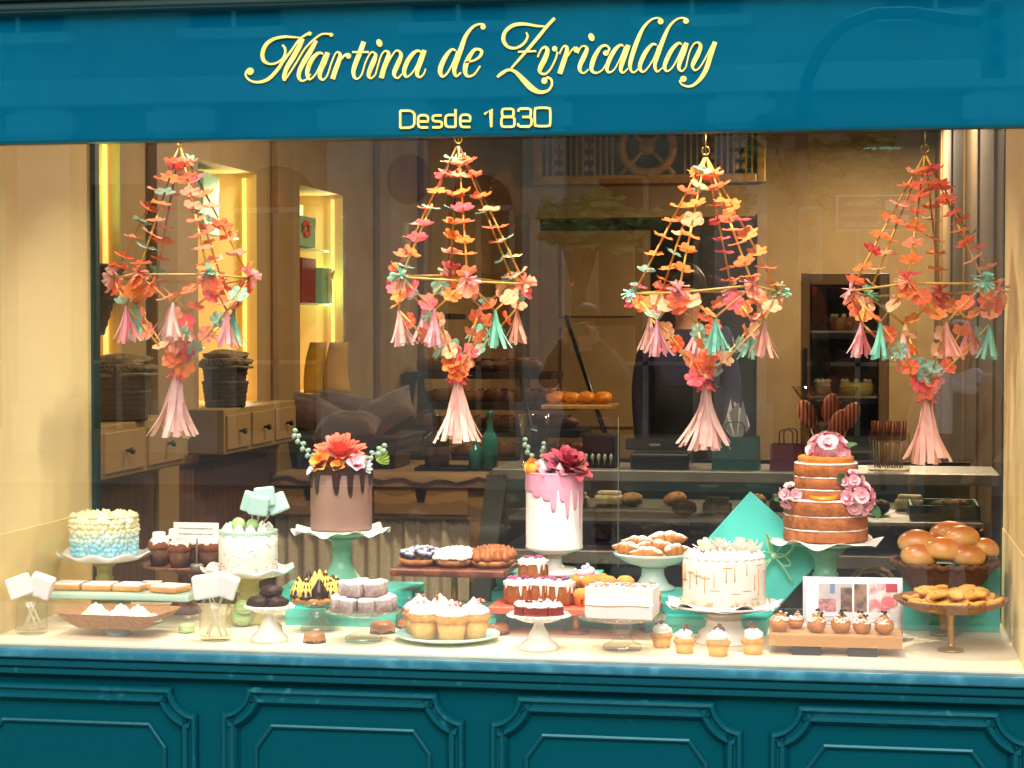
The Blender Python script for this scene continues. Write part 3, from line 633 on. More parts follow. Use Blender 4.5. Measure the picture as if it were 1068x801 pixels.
def bottle(px, py0, py1, w, m, lab, lblm=None, Y=YT+.25):
    p = onY(px, py1, Y); p.z = ztop_+.005; H = onY(px, py0, Y).z-p.z; r = w*S(p)/2; t = thing('bottle', lab, 'bottle', p)
    mb = MB(); mb.lathe([(0.001,0),(r,.003),(r,H*.52),(r*.92,H*.58),(r*.45,H*.68),(r*.38,H*.74),(r*.38,H*.93),(r*.46,H*.935),(r*.46,H*.995),(r*.4,H),(0.001,H)], 28); mb.build('body', m, t)
    if lblm: mb = MB(); mb.lathe([(r*1.01,H*.16),(r*1.02,H*.165),(r*1.02,H*.42),(r*1.01,H*.425)], 28); mb.build('paper_label', lblm, t)
bottle(496, 452, 498, 15, m_tealg, 'shorter teal bottle on the table beside the pale steel counter'); bottle(511, 429, 498, 16, m_tealg, 'taller teal bottle with a long neck on the table beside the counter')
bottle(456, 432, 490, 26, m_brng, 'wide dark brown bottle on the table below the second mobile', mat('dark label','#3d2620',rough=.6))
mb = MB(); c, s_ = rect(432, 486, 486, 491, YT+.2, .2); mb.box((c[0],c[1],ztop_+.012), (s_[0],.2,.016), .003); mb.box((c[0],c[1]-.05,ztop_+.024), (s_[0]*.9,.02,.008), .002); single('wooden_board', mb, m_dark, 'dark wooden board in front of the brown bottle on the table', 'board')

# ---------------------------------------------------------------- pastry counter
YC = 2.4; pc = thing('pastry_counter', 'long steel and glass pastry counter across the back', 'counter', (0,0,0))
c0, s0 = rect(513, 490, 1043, 503, YC, .09); c0 = (c0[0], c0[1], onY(700,497,YC).z); s0 = (s0[0], .09, .042); mb = MB(); mb.box(c0, s0, .004); mb.build('top_rail', m_steel, pc)
zr = c0[2]; xa = c0[0]-s0[0]/2; xb = c0[0]+s0[0]/2; zl = onY(700, 583, YC).z; zl2 = onY(700,545,YC).z
mb = MB(); mb.box((c0[0],YC+.24,zr+.012), (s0[0],.40,.016)); mb.build('counter_top', m_steel, pc)
mb = MB(); mb.box((c0[0],YC+.03,zl), (s0[0],.06,.05), .004); mb.build('bottom_rail', m_steel, pc)
mb = MB(); mb.prism([(0,zr),(0,zl-.5),(.9,zl-.5),(.9,zr)], 0, .02, Matrix(((0,0,1,xa-.03),(1,0,0,YC+.1),(0,1,0,0),(0,0,0,1)))); mb.prism([(-.06,zl-.5),(.0,zl-.5),(.12,zr),(.04,zr)], 0, .02, Matrix(((1,0,0,xa-.06),(0,0,-1,YC+.02),(0,1,0,0),(0,0,0,1)))); mb.build('end_panel', mat('dark steel','#5a5c52',rough=.4,metal=.4), pc)
mb = MB(); mb.box((c0[0],YC+.06,(zl-.02)/2), (s0[0]-.02,.1,zl-.04)); mb.build('plinth', m_black, pc)
mb = MB(); mb.box((c0[0],YC+.5,zl2), (s0[0]-.1,.85,.012)); mb.build('shelf', m_steel, pc)
mb = MB(); mb.box((c0[0],YC+.5,zl+.03), (s0[0]-.1,.85,.012)); mb.build('shelf', m_black, pc)
mb = MB(); mb.box((c0[0],YC+.96,(zl+zr)/2), (s0[0]-.1,.02,zr-zl)); mb.build('back_panel', m_dark, pc)
mb = MB(); mb.quad((xa+.05,YC+.02,zl+.02),(xb-.02,YC+.02,zl+.02),(xb-.02,YC+.02,zr-.02),(xa+.05,YC+.02,zr-.02)); mb.build('front_glass', glass_mat('counter glass',.05), pc)
m_past = mat('counter pastry', '#a87a42', '#6d4520', 30, .7, .002, 60, rnd=.25); m_past2 = mat('counter cream cake', '#c9bb9a', '#a08a60', 30, .7, rnd=.2)
rn = random.Random(11)
pm_ = MB(); pm_.box((0,0,.022), (.11,.075,.044), .012); pm_.box((0,0,.052), (.09,.055,.018), .008)
pn_ = MB(); pn_.ico((0,0,.025), 1, 2, (.05,.035,.03), .25, 2, 3); pn_.ico((.01,0,.045), 1, 1, (.02,.02,.012), .3, 3, 1)
pl_, pr_ = None, None
for row, z in ((0,zl2+.008),(1,zl+.04)):
    for i in range(15):
        x = onY(560+32*i+rn.uniform(-8,8), 520, YC+.25).x; y = YC+.22+rn.uniform(0,.4)
        kind = rn.random() < .5
        lab = 'loaf cake slice on a shelf of the glass pastry counter' if kind else 'small brown bun on a shelf of the glass pastry counter'
        src = pl_ if kind else pr_
        if src is None:
            o = single('cake_slice' if kind else 'small_bun', pm_ if kind else pn_, m_past2 if kind else m_past, lab, 'cake' if kind else 'bun', (x,y,z), (0,0,rn.uniform(-.3,.3)), 'loaf cake slices in the pastry counter' if kind else 'small buns in the pastry counter')
            if kind: pl_ = o
            else: pr_ = o
        else: dup(src, (x,y,z), rn.uniform(-.3,.3))
m_gtray = mat('green tray', '#2c5a48', None, rough=.4)
t = thing('green_tray', 'dark green tray with chocolates at the right end of the pastry counter', 'tray', onY(985, 540, YC+.3))
mb = MB(); mb.box((0,.1,0), (.26,.3,.012), .003); mb.build('base', m_gtray, t)
mb = MB()
for x_, y_, w_, d_ in ((0,-.05,.26,.012),(0,.25,.26,.012),(-.124,.1,.012,.288),(.124,.1,.012,.288)): mb.box((x_,y_,.025), (w_,d_,.05), .003)
mb.build('rim', m_gtray, t)
# things on the counter
zc_ = zr+.022
def on_counter(px, Y=YC+.12): p = onY(px, 480, Y); p.z = zc_; return p
def hpx(px, py, Y=YC+.12): return onY(px, py, Y).z-zc_
p = on_counter(627); t = thing('menu_stand', 'black framed card with pale tulips standing on the counter', 'stand', p, R_(-8)); H = hpx(627,452)
mb = MB(); mb.box((0,0,H/2), (.135,.05,H), .006); mb.build('frame', m_black, t); mb = MB(); mb.box((0,-.028,H*.68), (.11,.006,H*.5), .002); mb.build('screen', mat('dark plum','#2a1618',rough=.2), t)
mb = MB()
for k in range(5): x = -.045+k*.022; mb.tube([(x,-.030,.012),(x*1.1,-.031,H*.28)], .0022, 5); mb.ico((x*1.1,-.031,H*.31), .011, 1, (.8,.3,1.4))
mb.build('tulip_print', mat('pale tulip','#9aa48a',rough=.6), t)
p = on_counter(690); H = hpx(690,458); t = thing('cash_register', 'low black cash terminal on the counter below the third mobile', 'cash register', p)
mb = MB(); mb.box((0,.02,H*.28), (.22,.2,H*.56), .008); mb.build('base', m_black, t); mb = MB(); mb.box((0,-.02,H*.8), (.27,.03,H*.4), .006, Matrix.Rotation(R_(-8),4,'X')); mb.build('display', mat('dark screen','#1b1f26',rough=.15), t)
mb = MB(); mb.box((-.02,-.055,H*.83), (.04,.003,.008)); mb.build('badge', mat('grey badge','#8a8d92'), t)
def bag(px, py0, w, m, lab, tissue=None):
    p = on_counter(px); H = hpx(px, py0); W_ = w*S(p)/2; t = thing('gift_bag', lab, 'bag', p, R_(random.uniform(-12,12)))
    mb = MB(); mb.add([(-W_,-.05,0),(W_,-.05,0),(W_,.05,0),(-W_,.05,0),(-W_*.96,-.045,H),(W_*.96,-.045,H),(W_*.96,.045,H),(-W_*.96,.045,H),(-W_,0,H*.4),(W_,0,H*.4)], [[3,2,1,0],[0,1,5,4],[2,3,7,6],[1,2,9],[1,9,5],[2,6,9],[5,9,6],[0,8,3],[0,4,8],[3,8,7],[4,7,8]], False); mb.build('body', m, t)
    for y in (-.046,.046): mb = MB(); mb.tube(cr([(-W_*.4,y,H),(-W_*.35,y,H+.05),(W_*.35,y,H+.05),(W_*.4,y,H)], 6), .003, 6); mb.build('handle', m, t)
    if tissue:
        mb = MB()
        for k in range(6): a = k*1.05; mb.add([(0,0,H*.8),(.05*math.cos(a),.03*math.sin(a),H+.04+.05*(k%3)),(.05*math.cos(a+.8),.03*math.sin(a+.8),H+.03+.05*((k+1)%3))], [[0,1,2]], False)
        mb.build('tissue', tissue, t)
bag(768, 455, 48, mat('dark teal bag','#0e4a48',rough=.5), 'dark teal paper bag with white tissue on the counter', mat('white tissue','#c9ccd2',rough=.8))
bag(822, 463, 34, mat('plum bag','#5a1230',rough=.45), 'plum gift bag on the counter left of the layered cake')
bag(866, 466, 30, mat('plum bag dark','#46102a',rough=.45), 'darker plum gift bag on the counter behind the lollipops')
m_cell = glass_mat('cellophane', .10, 'f3ece6'); m_lol = mat('striped lollipop', '#8a2418', '#c98a6a', 12, .5, wave=(22,1,'X')); m_stick = mat('stick', '#cbb98e', None, rough=.7)
p = on_counter(862, YC+.14); t = thing('lollipop_bunch', 'bunch of large striped lollipops fanned out in cellophane on the counter', 'sweets', p)
for k, (dx, px, py) in enumerate(((-.10,842,438),(0,866,432),(.09,886,440),(.03,874,448))):
    q = onY(px, py, YC+.14)-p; mb = MB(); mb.tube([(0.01*k,0,.0),(q.x,0,q.z)], .004, 6); mb.build('stick', m_stick, t)
    mb = MB(); mb.ico((q.x,-.004*k,q.z+.02), 1, 2, (.034,.012,.06), rot=Matrix.Rotation(math.atan2(q.x,q.z)*1.1,3,'Y')); mb.build('lollipop', m_lol, t)
mb = MB(); mb.lathe([(.03,0),(.035,.06),(.02,.09),(.09,.25),(.12,.31)], 14, (0,.0,0), lambda a,i,r,z: (r*(1+.12*math.sin(5*a+i)), z), m=Matrix.Diagonal((1,.45,1,1))); mb.build('wrapper', m_cell, t)
p = on_counter(927, YC+.14); t = thing('candy_jar', 'square glass jar of upright candy sticks on the counter', 'jar', p); H = hpx(927,440,YC+.14)
mb = MB(); mb.box((0,0,H*.4), (.15,.1,H*.8), .008); mb.build('jar', m_cell, t)
for k in range(12):
    a = k*2.4; rr_ = .045; x, y = -.055+k*.01, .025*math.sin(a); mb = MB(); mb.tube([(x*.9,y,.01),(x*1.05,y,H*.62)], .0035, 6); o = mb.build('stick', m_stick, t); mb = MB(); mb.tube([(x*1.05,y,H*.62),(x*1.1,y,H*1.02)], .0055, 6); mb.build('candy', mat('candy stripe','#7a2a1a','#b06a4a',60,.4,wave=(60,1,'Z')) if k == 0 else bpy.data.materials['candy stripe'], o)
p = on_counter(557, YC+.12); t = thing('paper_pompom', 'two dark blue paper honeycomb balls stacked in a tall glass vase on the counter', 'vase', p)
m_navy = mat('navy paper','#1b2444',None,rough=.8)
for z in (.045,.115):
    mb = MB()
    for k in range(24): a = PI*2*k/24; mb.add([(0,0,z-.04)]+[(.042*math.sin(PI*q/8)*math.cos(a),.042*math.sin(PI*q/8)*math.sin(a),z-.04*math.cos(PI*q/8)) for q in range(1,8)]+[(0,0,z+.04)], [list(range(9))], False)
    mb.build('ball', m_navy, t)
mb = MB(); mb.lathe([(.0,.002),(.05,.004),(.052,.1),(.058,.2)], 24); mb.build('vase', m_cell, t)

# ---------------------------------------------------------------- bread rack, fridge, back wall
YR = 5.0; rk = thing('bread_rack', 'dark sloping rack of loaves behind the counter', 'rack', (0,0,0))
m_drk = mat('dark walnut','#2a1c10','#20150b',6,.5)
for py, a, b in ((482,400,628),(452,418,605),(424,435,600),(392,420,575),(330,400,470)):
    c, s_ = rect(a, py-3, b, py+3, YR+(482-py)*.008, .45); mb = MB(); mb.box(c, s_, .003); mb.build('shelf', m_drk, rk)
for a, b in (((436,392),(470,480)),((540,380),(560,480)),((590,330),(640,480))):
    q0 = onY(a[0],a[1],YR+.7); q1 = onY(b[0],b[1],YR); mb = MB(); mb.tube([q0,q1], .012, 8); mb.build('strut', m_black, rk)
mb = MB(); P = [onY(x,y,YR-.05+.3*k/4) for k,(x,y) in enumerate(((640,470),(625,420),(600,360),(580,310),(560,285)))]; vs=[]; fs=[]
for q in P: vs += [q, q+Vector((-.45,.02,0))]
for i in range(4): fs.append([2*i,2*i+1,2*i+3,2*i+2])
mb.add(vs, fs); mb.build('glass_guard', m_cell, rk)
m_bread = mat('dark crust', '#8a5422', '#5a3212', 14, .6, .003, 40, rnd=.3, dust=('#c9a878',1.25,1.6))
src = None; rn = random.Random(5)
for py, a, b in ((479,440,620),(449,440,600),(421,450,590),(389,440,560)):
    for i in range(5):
        px = a+(b-a)*(i+.5)/5; q = onY(px, py, YR+.2+(482-py)*.008)
        if src is None:
            mb = MB(); mb.ico((0,0,.04), 1, 2, (.10,.055,.045), .2, 1.4, 2)
            for k in range(3): mb.tube([(-.05+k*.045,-.03,.078),(-.02+k*.045,.03,.08)], .006, 6)
            src = single('bread_loaf', mb, m_bread, 'dark crusted loaf lying on the sloping rack behind the counter', 'bread', q, (0,0,.2), 'loaves on the sloping rack')
        else: dup(src, q, rn.uniform(-.5,.5))
c, s_ = rect(566, 404, 640, 424, 4.4, .3); t = thing('glow_pastry_tray', 'tray of golden pastries with a painted warm glow right of the rack', 'tray', (c[0],4.5,c[2]-s_[2]/2))
mb = MB(); mb.box((0,0,0), (s_[0],.3,.02), .004); mb.build('tray', m_gold2, t); m_gp = mat('glowing golden pastry','#e08a1c','#b8600c',20,.4,emit=.12)  # weak emission on the pastries stands in for warm lamplight
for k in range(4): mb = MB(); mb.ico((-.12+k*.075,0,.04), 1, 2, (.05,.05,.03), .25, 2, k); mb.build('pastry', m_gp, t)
bw = thing('ornate_grille', 'gilded grille with a wheel motif high on the back wall', 'grille', (0,0,0)); YG = YB-.03
c, s_ = rect(566, 120, 790, 184, YG, .02); mb = MB(); mb.box(c, s_); mb.build('backing', m_dark, bw)
mb = MB(); cx_, _, cz_ = c; hw, hh = s_[0]/2, s_[2]/2
for x in (-hw-.03, hw+.03): mb.box((cx_+x,YG-.02,cz_), (.06,.06,hh*2+.12), .01)
for z in (-hh-.03, hh+.03): mb.box((cx_,YG-.021,cz_+z), (hw*2,.056,.06), .01)
mb.build('frame', m_gold2, bw)
pxm = S(onY(678,160,YG))
for k in range(-17, 18):
    x = k*6.3
    if abs(x) < 32: continue
    if round(abs(x)) in (44, 76, 95, 50, 82, 88): pass
    if k % 5 == 0:
        mb = MB()
        for q in range(6):
            for s2 in (-1,1): mb.ico((cx_+x*pxm+s2*.022,YG-.012,cz_-hh+.05+q*.075), 1, 1, (.022,.012,.03), .2, 3, q)
        mb.build('leaf_bar', m_gold2, bw)
    else: mb = MB(); mb.box((cx_+x*pxm,YG-.015,cz_), (.013,.02,hh*2)); mb.build('bar', m_gold2, bw)
wc = onY(675, 153, YG-.03); mb = MB(); Rw = 27*pxm; mb.tube([(wc.x+Rw*math.cos(k*PI/20),wc.y,wc.z+Rw*math.sin(k*PI/20)) for k in range(41)], .032, 10); mb.build('wheel_rim', m_gold2, bw)
for k in range(4): a = PI/4+k*PI/2; mb = MB(); mb.tube([(wc.x,wc.y,wc.z),(wc.x+Rw*1.5*math.cos(a),wc.y,wc.z+Rw*1.5*math.sin(a))], .015, 8); mb.build('spoke', m_gold2, bw)
mb = MB(); mb.ico(wc, .06, 2, (1,.6,1)); mb.build('hub', m_gold2, bw)
dr = thing('back_doorway', 'dark doorway with a panelled door leaf in the back wall', 'doorway', (0,0,0))
c, s_ = rect(560, 228, 790, 640, YB-.02, .015); mb = MB(); mb.box(c, s_); mb.build('opening_shade', m_dark, dr)  # near-black slab stands in for the shade inside the doorway
c, s_ = rect(562, 240, 678, 640, YB-.06, .04); mb = MB(); mb.box(c, s_, .005); o = mb.build('door_leaf', m_wallb2, dr)
for y0, y1 in ((255,330),(340,445)): c, s_ = rect(585, y0, 662, y1, YB-.075, .015); mb = MB(); mb.box(c, s_, .006); mb.build('door_panel', m_wallb, o)
mb = MB()
for r_ in ((552,222,562,640),(788,222,800,640)): c, s_ = rect(*r_, YB-.06, .055); mb.box(c, s_, .006)
c, s_ = rect(562, 218, 788, 228, YB-.06, .055); mb.box(c, s_, .006); mb.build('architrave', m_wallb, dr)
YF = 6.4; fr = thing('drinks_fridge', 'tall wood framed glass fridge with cakes on its shelves at the right', 'fridge', (0,0,0)); m_wfr = mat('fridge wood','#7a5a2c','#6a4d24',6,.5)
c, s_ = rect(834, 285, 926, 640, YF+.05, .6); mb = MB(); mb.box((c[0],c[1]+.28,c[2]), (s_[0],.04,s_[2])); mb.build('back', m_dark, fr)
for r_ in ((834,285,845,640),(915,285,928,640)): c, s_ = rect(*r_, YF, .6); mb = MB(); mb.box(c, s_, .005); mb.build('side_frame', m_wfr, fr)
c, s_ = rect(845, 285, 915, 297, YF, .6); mb = MB(); mb.box(c, s_, .004); mb.build('top_frame', m_wfr, fr)
for py in (345,413,470): c, s_ = rect(845, py, 915, py+2, YF+.1, .4); mb = MB(); mb.box(c, s_); mb.build('shelf', m_steel, fr)
c, s_ = rect(838, 362, 842, 418, YF-.04, .03); mb = MB(); mb.box(c, s_, .008); mb.build('handle', m_black, fr)
a = onY(845,640,YF+.04); b = onY(915,297,YF+.04); mb = MB(); mb.quad((a.x,a.y,a.z),(b.x,a.y,a.z),(b.x,a.y,b.z),(a.x,a.y,b.z)); mb.build('glass_door', glass_mat('fridge glass',.06), fr)
for px, py, w, m, lab in ((858,413,17,m_past2,'pale square cake on the middle shelf of the glass fridge'), (893,413,36,mat('lemon tart','#a89a50',rough=.6),'wide yellow tart on the middle shelf of the glass fridge'), (880,345,30,m_past,'brown cake on the upper shelf of the glass fridge')):
    q = onY(px, py, YF+.2); r = w*S(q)/2; t = thing('fridge_cake', lab, 'cake', q); mb = MB(); mb.lathe([(.001,0),(r,.002),(r*.98,.06),(r*.9,.075),(.001,.08)], 20); mb.build('body', m, t)
    mb = MB()
    for k in range(8): mb.ico((r*.75*math.cos(k*.785),r*.75*math.sin(k*.785),.085), .016, 1)
    mb.build('topping', m_past2, t)
# unseen pendant lamps added to brighten the shop interior
def lamp(x, y, z, lab, e, size):
    t = thing('added_ceiling_lamp', lab, 'lamp', (x,y,z)); mb = MB(); mb.lathe([(.02,.18),(.03,.1),(.14,.02),(.15,0),(.13,.01),(.02,.09)], 24); mb.build('shade', m_black, t)
    mb = MB(); mb.tube([(0,0,.15),(0,0,3.3-z)], .006, 6); mb.build('cord', m_black, t)
    ld = bpy.data.lights.new('bulb', 'AREA'); ld.shape = 'DISK'; ld.size = size; ld.energy = e; ld.color = (1,.80,.52); lo = bpy.data.objects.new('bulb', ld); COL.objects.link(lo); lo.parent = t; lo.location = (0,0,-.01)
for x, y, e, lab in ((-1.25,2.3,IN_L*.8,'added unseen black pendant lamp on the shop ceiling in front of the wooden table'),(.4,4.2,IN_L,'added unseen black pendant lamp on the shop ceiling above the bread rack'),(2.0,4.6,IN_L,'added unseen black pendant lamp on the shop ceiling right of the doorway'),(.2,7.2,IN_L*1.3,'added unseen black pendant lamp on the shop ceiling close to the gilded grille')): lamp(x, y, 2.9, lab, e, .26)
# ---------------------------------------------------------------- display: materials
m_milk = mat('milk glass', '#e9e6dc', None, rough=.22, coat=.4, sss=.1)
m_white = mat('white porcelain', '#ebe9e4', None, rough=.25, coat=.4)
m_mintp = mat('mint enamel', '#7fc3a4', None, rough=.3, coat=.3)
m_mintl = mat('pale mint enamel', '#b9dcc8', None, rough=.3, coat=.3)
m_olive = mat('pale yellow enamel', '#c9bd6a', None, rough=.35, coat=.2)
m_clear = glass_mat('pressed glass', .10, 'f6f8f4')
m_jar = glass_mat('jar glass', .03, 'fdfdf8')
m_turq = mat('turquoise card', '#4ac8bd', '#44c0b4', 4, .5)
m_turqd = mat('turquoise card edge', '#38b3a8', None, rough=.5)
m_brass = mat('brass', '#b08d45', None, rough=.32, metal=.8)
m_cher = mat('reddish wood', '#7a3f28', '#5d2c1b', 10, .4, .0005, 60, wave=(8, 5, 'Y'))
m_wood = mat('pale beech', '#c79a68', '#b5854f', 10, .5, .0005, 60, wave=(8, 4, 'Y'))
m_bwood = mat('brown wood plate', '#8a5a3a', '#75482c', 12, .45, wave=(8, 5, 'X'))
m_coralt = mat('coral enamel', '#e8674f', None, rough=.45)
m_doily = mat('paper doily', '#ece9e2', None, rough=.8)
m_frost = mat('white frosting', '#f0ece2', None, rough=.55, sss=.15, bump=.003, bscale=70)
m_frostw = mat('whipped white cream', '#f3f0ea', None, rough=.5, sss=.2)
m_yel = mat('pale yellow frosting', '#f4ebb4', '#f7f2d4', 50, .55, sss=.1); m_aqua = mat('aqua frosting', '#b0e0ea', '#92d4e6', 40, .55, sss=.1); m_paleb = mat('pale aqua frosting', '#c4e6e2', '#d9efe2', 40, .55, sss=.1)
m_sponge = mat('golden sponge', '#d99a4e', '#c98538', 60, .8, .004, 140, rnd=.08); m_case = mat('pale sponge base', '#e6b56c', '#dca659', 60, .75, .001, 150, rnd=.05)
m_choc = mat('dark chocolate', '#2e150d', '#3a1d12', 40, .3, coat=.3); m_chocs = mat('chocolate sponge', '#4a2413', '#35180c', 60, .75, .002, 160); m_muff = mat('brown muffin', '#8a4f2b', '#74401f', 50, .8, .0015, 200, rnd=.08)
m_muffc = mat('brown paper case', '#6b4630', '#5c3a26', 40, .8); m_mauve = mat('milk chocolate cream', '#957666', '#85675a', 12, .6, .0012, 30, sss=.05, contrast=(.25,.75))
m_pinkg = mat('pink glaze', '#ecaac6', None, rough=.35, coat=.25, sss=.1); m_fond = mat('white fondant', '#f0ede6', None, rough=.45, sss=.15)
m_red = mat('red velvet', '#9a2a24', '#7d1c19', 60, .8, .0015, 200); m_pinkf = mat('pink frosting', '#eeb4bd', '#f2c9cc', 40, .5, sss=.15)
m_iced = mat('iced biscuit white', '#f1ece4', None, rough=.5); m_bisc = mat('biscuit', '#d9a05c', '#c98b48', 60, .75, .001, 200)
m_sugar = mat('powder sugared cube', '#b79f98', '#8d6f68', 70, .9, .003, 170, dust=('#ece8e6', .35, 1.15), rnd=.08); m_blue = mat('sugared blueberry', '#4b4a6a', '#3a3650', 40, .6, dust=('#c9c8d8', .7, 1.35))
m_caram = mat('caramel cream', '#a8663a', '#8f5129', 50, .5, sss=.05); m_crust = mat('tart crust', '#b87c48', '#9a6236', 60, .75, .001, 160)
m_crois = mat('croissant crust', '#c58038', '#9a5a22', 25, .55, .003, 60, dust=('#f2ebe4', 1.0, 1.45), rnd=.08); m_bun = mat('glossy bun', '#dcae66', '#cf9450', 22, .36, .003, 26, contrast=(.5,.8), grad=(.012,.040,'#b5682a'), coat=.2, rnd=.07)
m_cook = mat('golden cookie', '#e2b060', '#d19a46', 40, .7, .0015, 120, rnd=.14); m_icing = mat('white icing', '#f2eee8', None, rough=.4); m_drz = mat('caramel drizzle', '#cf9e60', None, rough=.35)
m_prof = mat('choux pastry', '#c9853e', '#b06f2c', 25, .6, .002, 60, rnd=.08); m_bits = mat('chocolate bits', '#33190f', None, rough=.5); m_nut = mat('toasted nut', '#b98550', '#8f5d33', 60, .7)
m_mac = mat('green macaron', '#a8cf86', None, rough=.6); m_macp = mat('pink macaron', '#e3a3a8', None, rough=.6); m_macf = mat('macaron filling', '#e9e2cf', None, rough=.6)
m_mintm = mat('mint marshmallow', '#b4d8d2', None, rough=.8, sss=.2); m_wmar = mat('white marshmallow', '#eeece8', None, rough=.8, sss=.2); m_pstick = mat('paper stick', '#e4dcc6', None, rough=.7)
m_lem = mat('lemon meringue', '#f0b93a', None, 30, .5, grad=(.0,.03,'#f5dc6a')); m_ivory = mat('ivory meringue', '#e9d8c4', None, rough=.55)
m_naked = mat('naked cake sponge', '#b87038', '#94502a', 45, .85, .005, 110, contrast=(.3,.7)); m_fpink = mat('pink petal', '#e58aa4', '#f3cfd6', 18, .6, sss=.1, contrast=(.3,.7)); m_fleaf = mat('flower leaf', '#3c6b3a', '#2f5a30', 30, .5)
m_fcor = mat('coral petal', '#ee5a48', '#f2775c', 30, .6, sss=.1); m_orng = mat('orange petal', '#e8952f', None, rough=.6); m_rose = mat('dusty rose petal', '#b5485a', '#a53c50', 30, .6, sss=.1); m_lil = mat('mauve petal', '#9a6a86', None, rough=.6)
m_euc = mat('eucalyptus leaf', '#8aa694', '#7a9a88', 20, .6); m_dusty = mat('silver leaf', '#c3d0d4', None, rough=.7); m_lime = mat('lime leaf', '#86a83a', None, rough=.6)
m_tan = mat('caramel glaze', '#b07440', '#9c6434', 30, .3, coat=.4); m_gtin = mat('green tint cream', '#7fae63', None, rough=.5)
m_wicker = mat('honey wicker', '#c9935c', '#b58048', 80, .65, wbump=95); m_dwick = mat('dark brown wicker', '#7a4c30', '#643c24', 80, .6, wbump=70); m_pwick = mat('brown woven tray', '#a87a50', '#946642', 80, .65, wbump=80)
m_petw = paper_mat('meringue petal', '#fbf8f1', '#f6f1e6'); m_conf = mat('confetti', '#8f8076', '#a86f66', 90, .5)

# ---------------------------------------------------------------- stands
def at(px, py, Y, base=None):
    p = onY(px, py, Y); return p
def stand(name, label, px, py, wpx, Y, base_z, mp, ms, style='plain', stem=.03, foot=.5, h_rim=.012, wave=0, rows=None, cat='cake stand'):
    """plate whose top surface centre projects to (px, py); stands on base_z"""
    p = onY(px, py, Y); R = wpx*S(p)/2; H = p.z-base_z; t = thing(name, label, cat, (p.x, p.y, base_z))
    def rf(a, i, r, z): 
        k = min(1, max(0, (r-R*.6)/(R*.4))); return (r*(1+wave*.5*k*math.cos(9*a)), z+wave*R*.9*k*math.cos(9*a+.4))
    mb = MB(); mb.lathe([(.001,H-.010),(R*.55,H-.011),(R*.93,H-.002+h_rim*.5),(R,H+h_rim),(R*.985,H+h_rim+.004),(R*.9,H+.004),(R*.8,H),(.001,H)], 72, (0,0,0), rf if wave else None); pl = mb.build('plate', mp, t)
    if style == 'beaded' or style == 'scallop':
        mb = MB(); n = 44 if style == 'beaded' else 26
        for k in range(n):
            a = 2*PI*k/n; rr_ = R*PI/n*.95; mb.ico((R*.985*math.cos(a),R*.985*math.sin(a),H+h_rim-.002), rr_, 1, (1,1,.8 if style == 'beaded' else .35))
        mb.build('rim', mp, pl)
    F = R*foot; mb = MB()
    if style == 'brass':
        mb.lathe([(.001,0),(F,.001),(F*.98,.006),(F*.5,.010),(stem,.016),(stem,H-.02),(stem*1.4,H-.013),(.001,H-.0105)], 32)
    elif style == 'trumpet' or style == 'scallop':
        mb.lathe([(.001,.001),(F,.001),(F*1.01,.006),(F*.93,.014),(F*.66,H*.30),(F*.46,H*.52),(stem*1.15,H*.72),(stem*1.05,H*.84),(stem*1.4,H*.88),(stem*1.1,H*.92),(stem*1.8,H-.012),(.001,H-.0105)], 40)
    elif style == 'beaded':
        mb.lathe([(.001,.001),(F,.001),(F*1.02,.006),(F*.95,.014),(F*.6,H*.26),(stem*1.2,H*.40),(stem*.9,H*.5),(stem*1.35,H*.62),(stem*1.25,H*.74),(stem*.95,H*.84),(stem*1.8,H-.012),(.001,H-.0105)], 40)
    else:
        mb.lathe([(.001,.001),(F,.001),(F*1.0,.007),(F*.85,.018),(stem*1.5,H*.30),(stem*1.1,H*.42),(stem,H*.6),(stem*1.25,H*.64),(stem*1.0,H*.68),(stem,H*.82),(stem*1.9,H-.014),(.001,H-.0105)], 40)
    mb.build('pedestal', ms, t); return t, Vector((p.x, p.y, p.z)), R
def doily(parent_pt, R, label, n=13, seed=1):
    mb = MB(); vs = [(0,0,.0)]; fs = []; rings = 7; sg_ = 78; rn = random.Random(seed)
    for i in range(1, rings+1):
        for k in range(sg_):
            a = 2*PI*k/sg_; t_ = i/rings; r = R*t_*(1+.035*math.cos(n*a)*(i == rings)); z = .0+max(0,t_-.72)*R*(.35*math.cos(6*a+.5)+.25*math.cos(n*a))*.55
            vs.append((r*math.cos(a), r*math.sin(a), z+.004))
    for k in range(sg_): fs.append([0,1+k,1+(k+1)%sg_])
    for i in range(rings-1):
        for k in range(sg_): a, b = 1+i*sg_, 1+(i+1)*sg_; fs.append([a+k,b+k,b+(k+1)%sg_,a+(k+1)%sg_])
    mb.add(vs, fs); o = single('paper_doily', mb, m_doily, label, 'doily', parent_pt); sm_ = o.modifiers.new('thick','SOLIDIFY'); sm_.thickness = .0012; return o
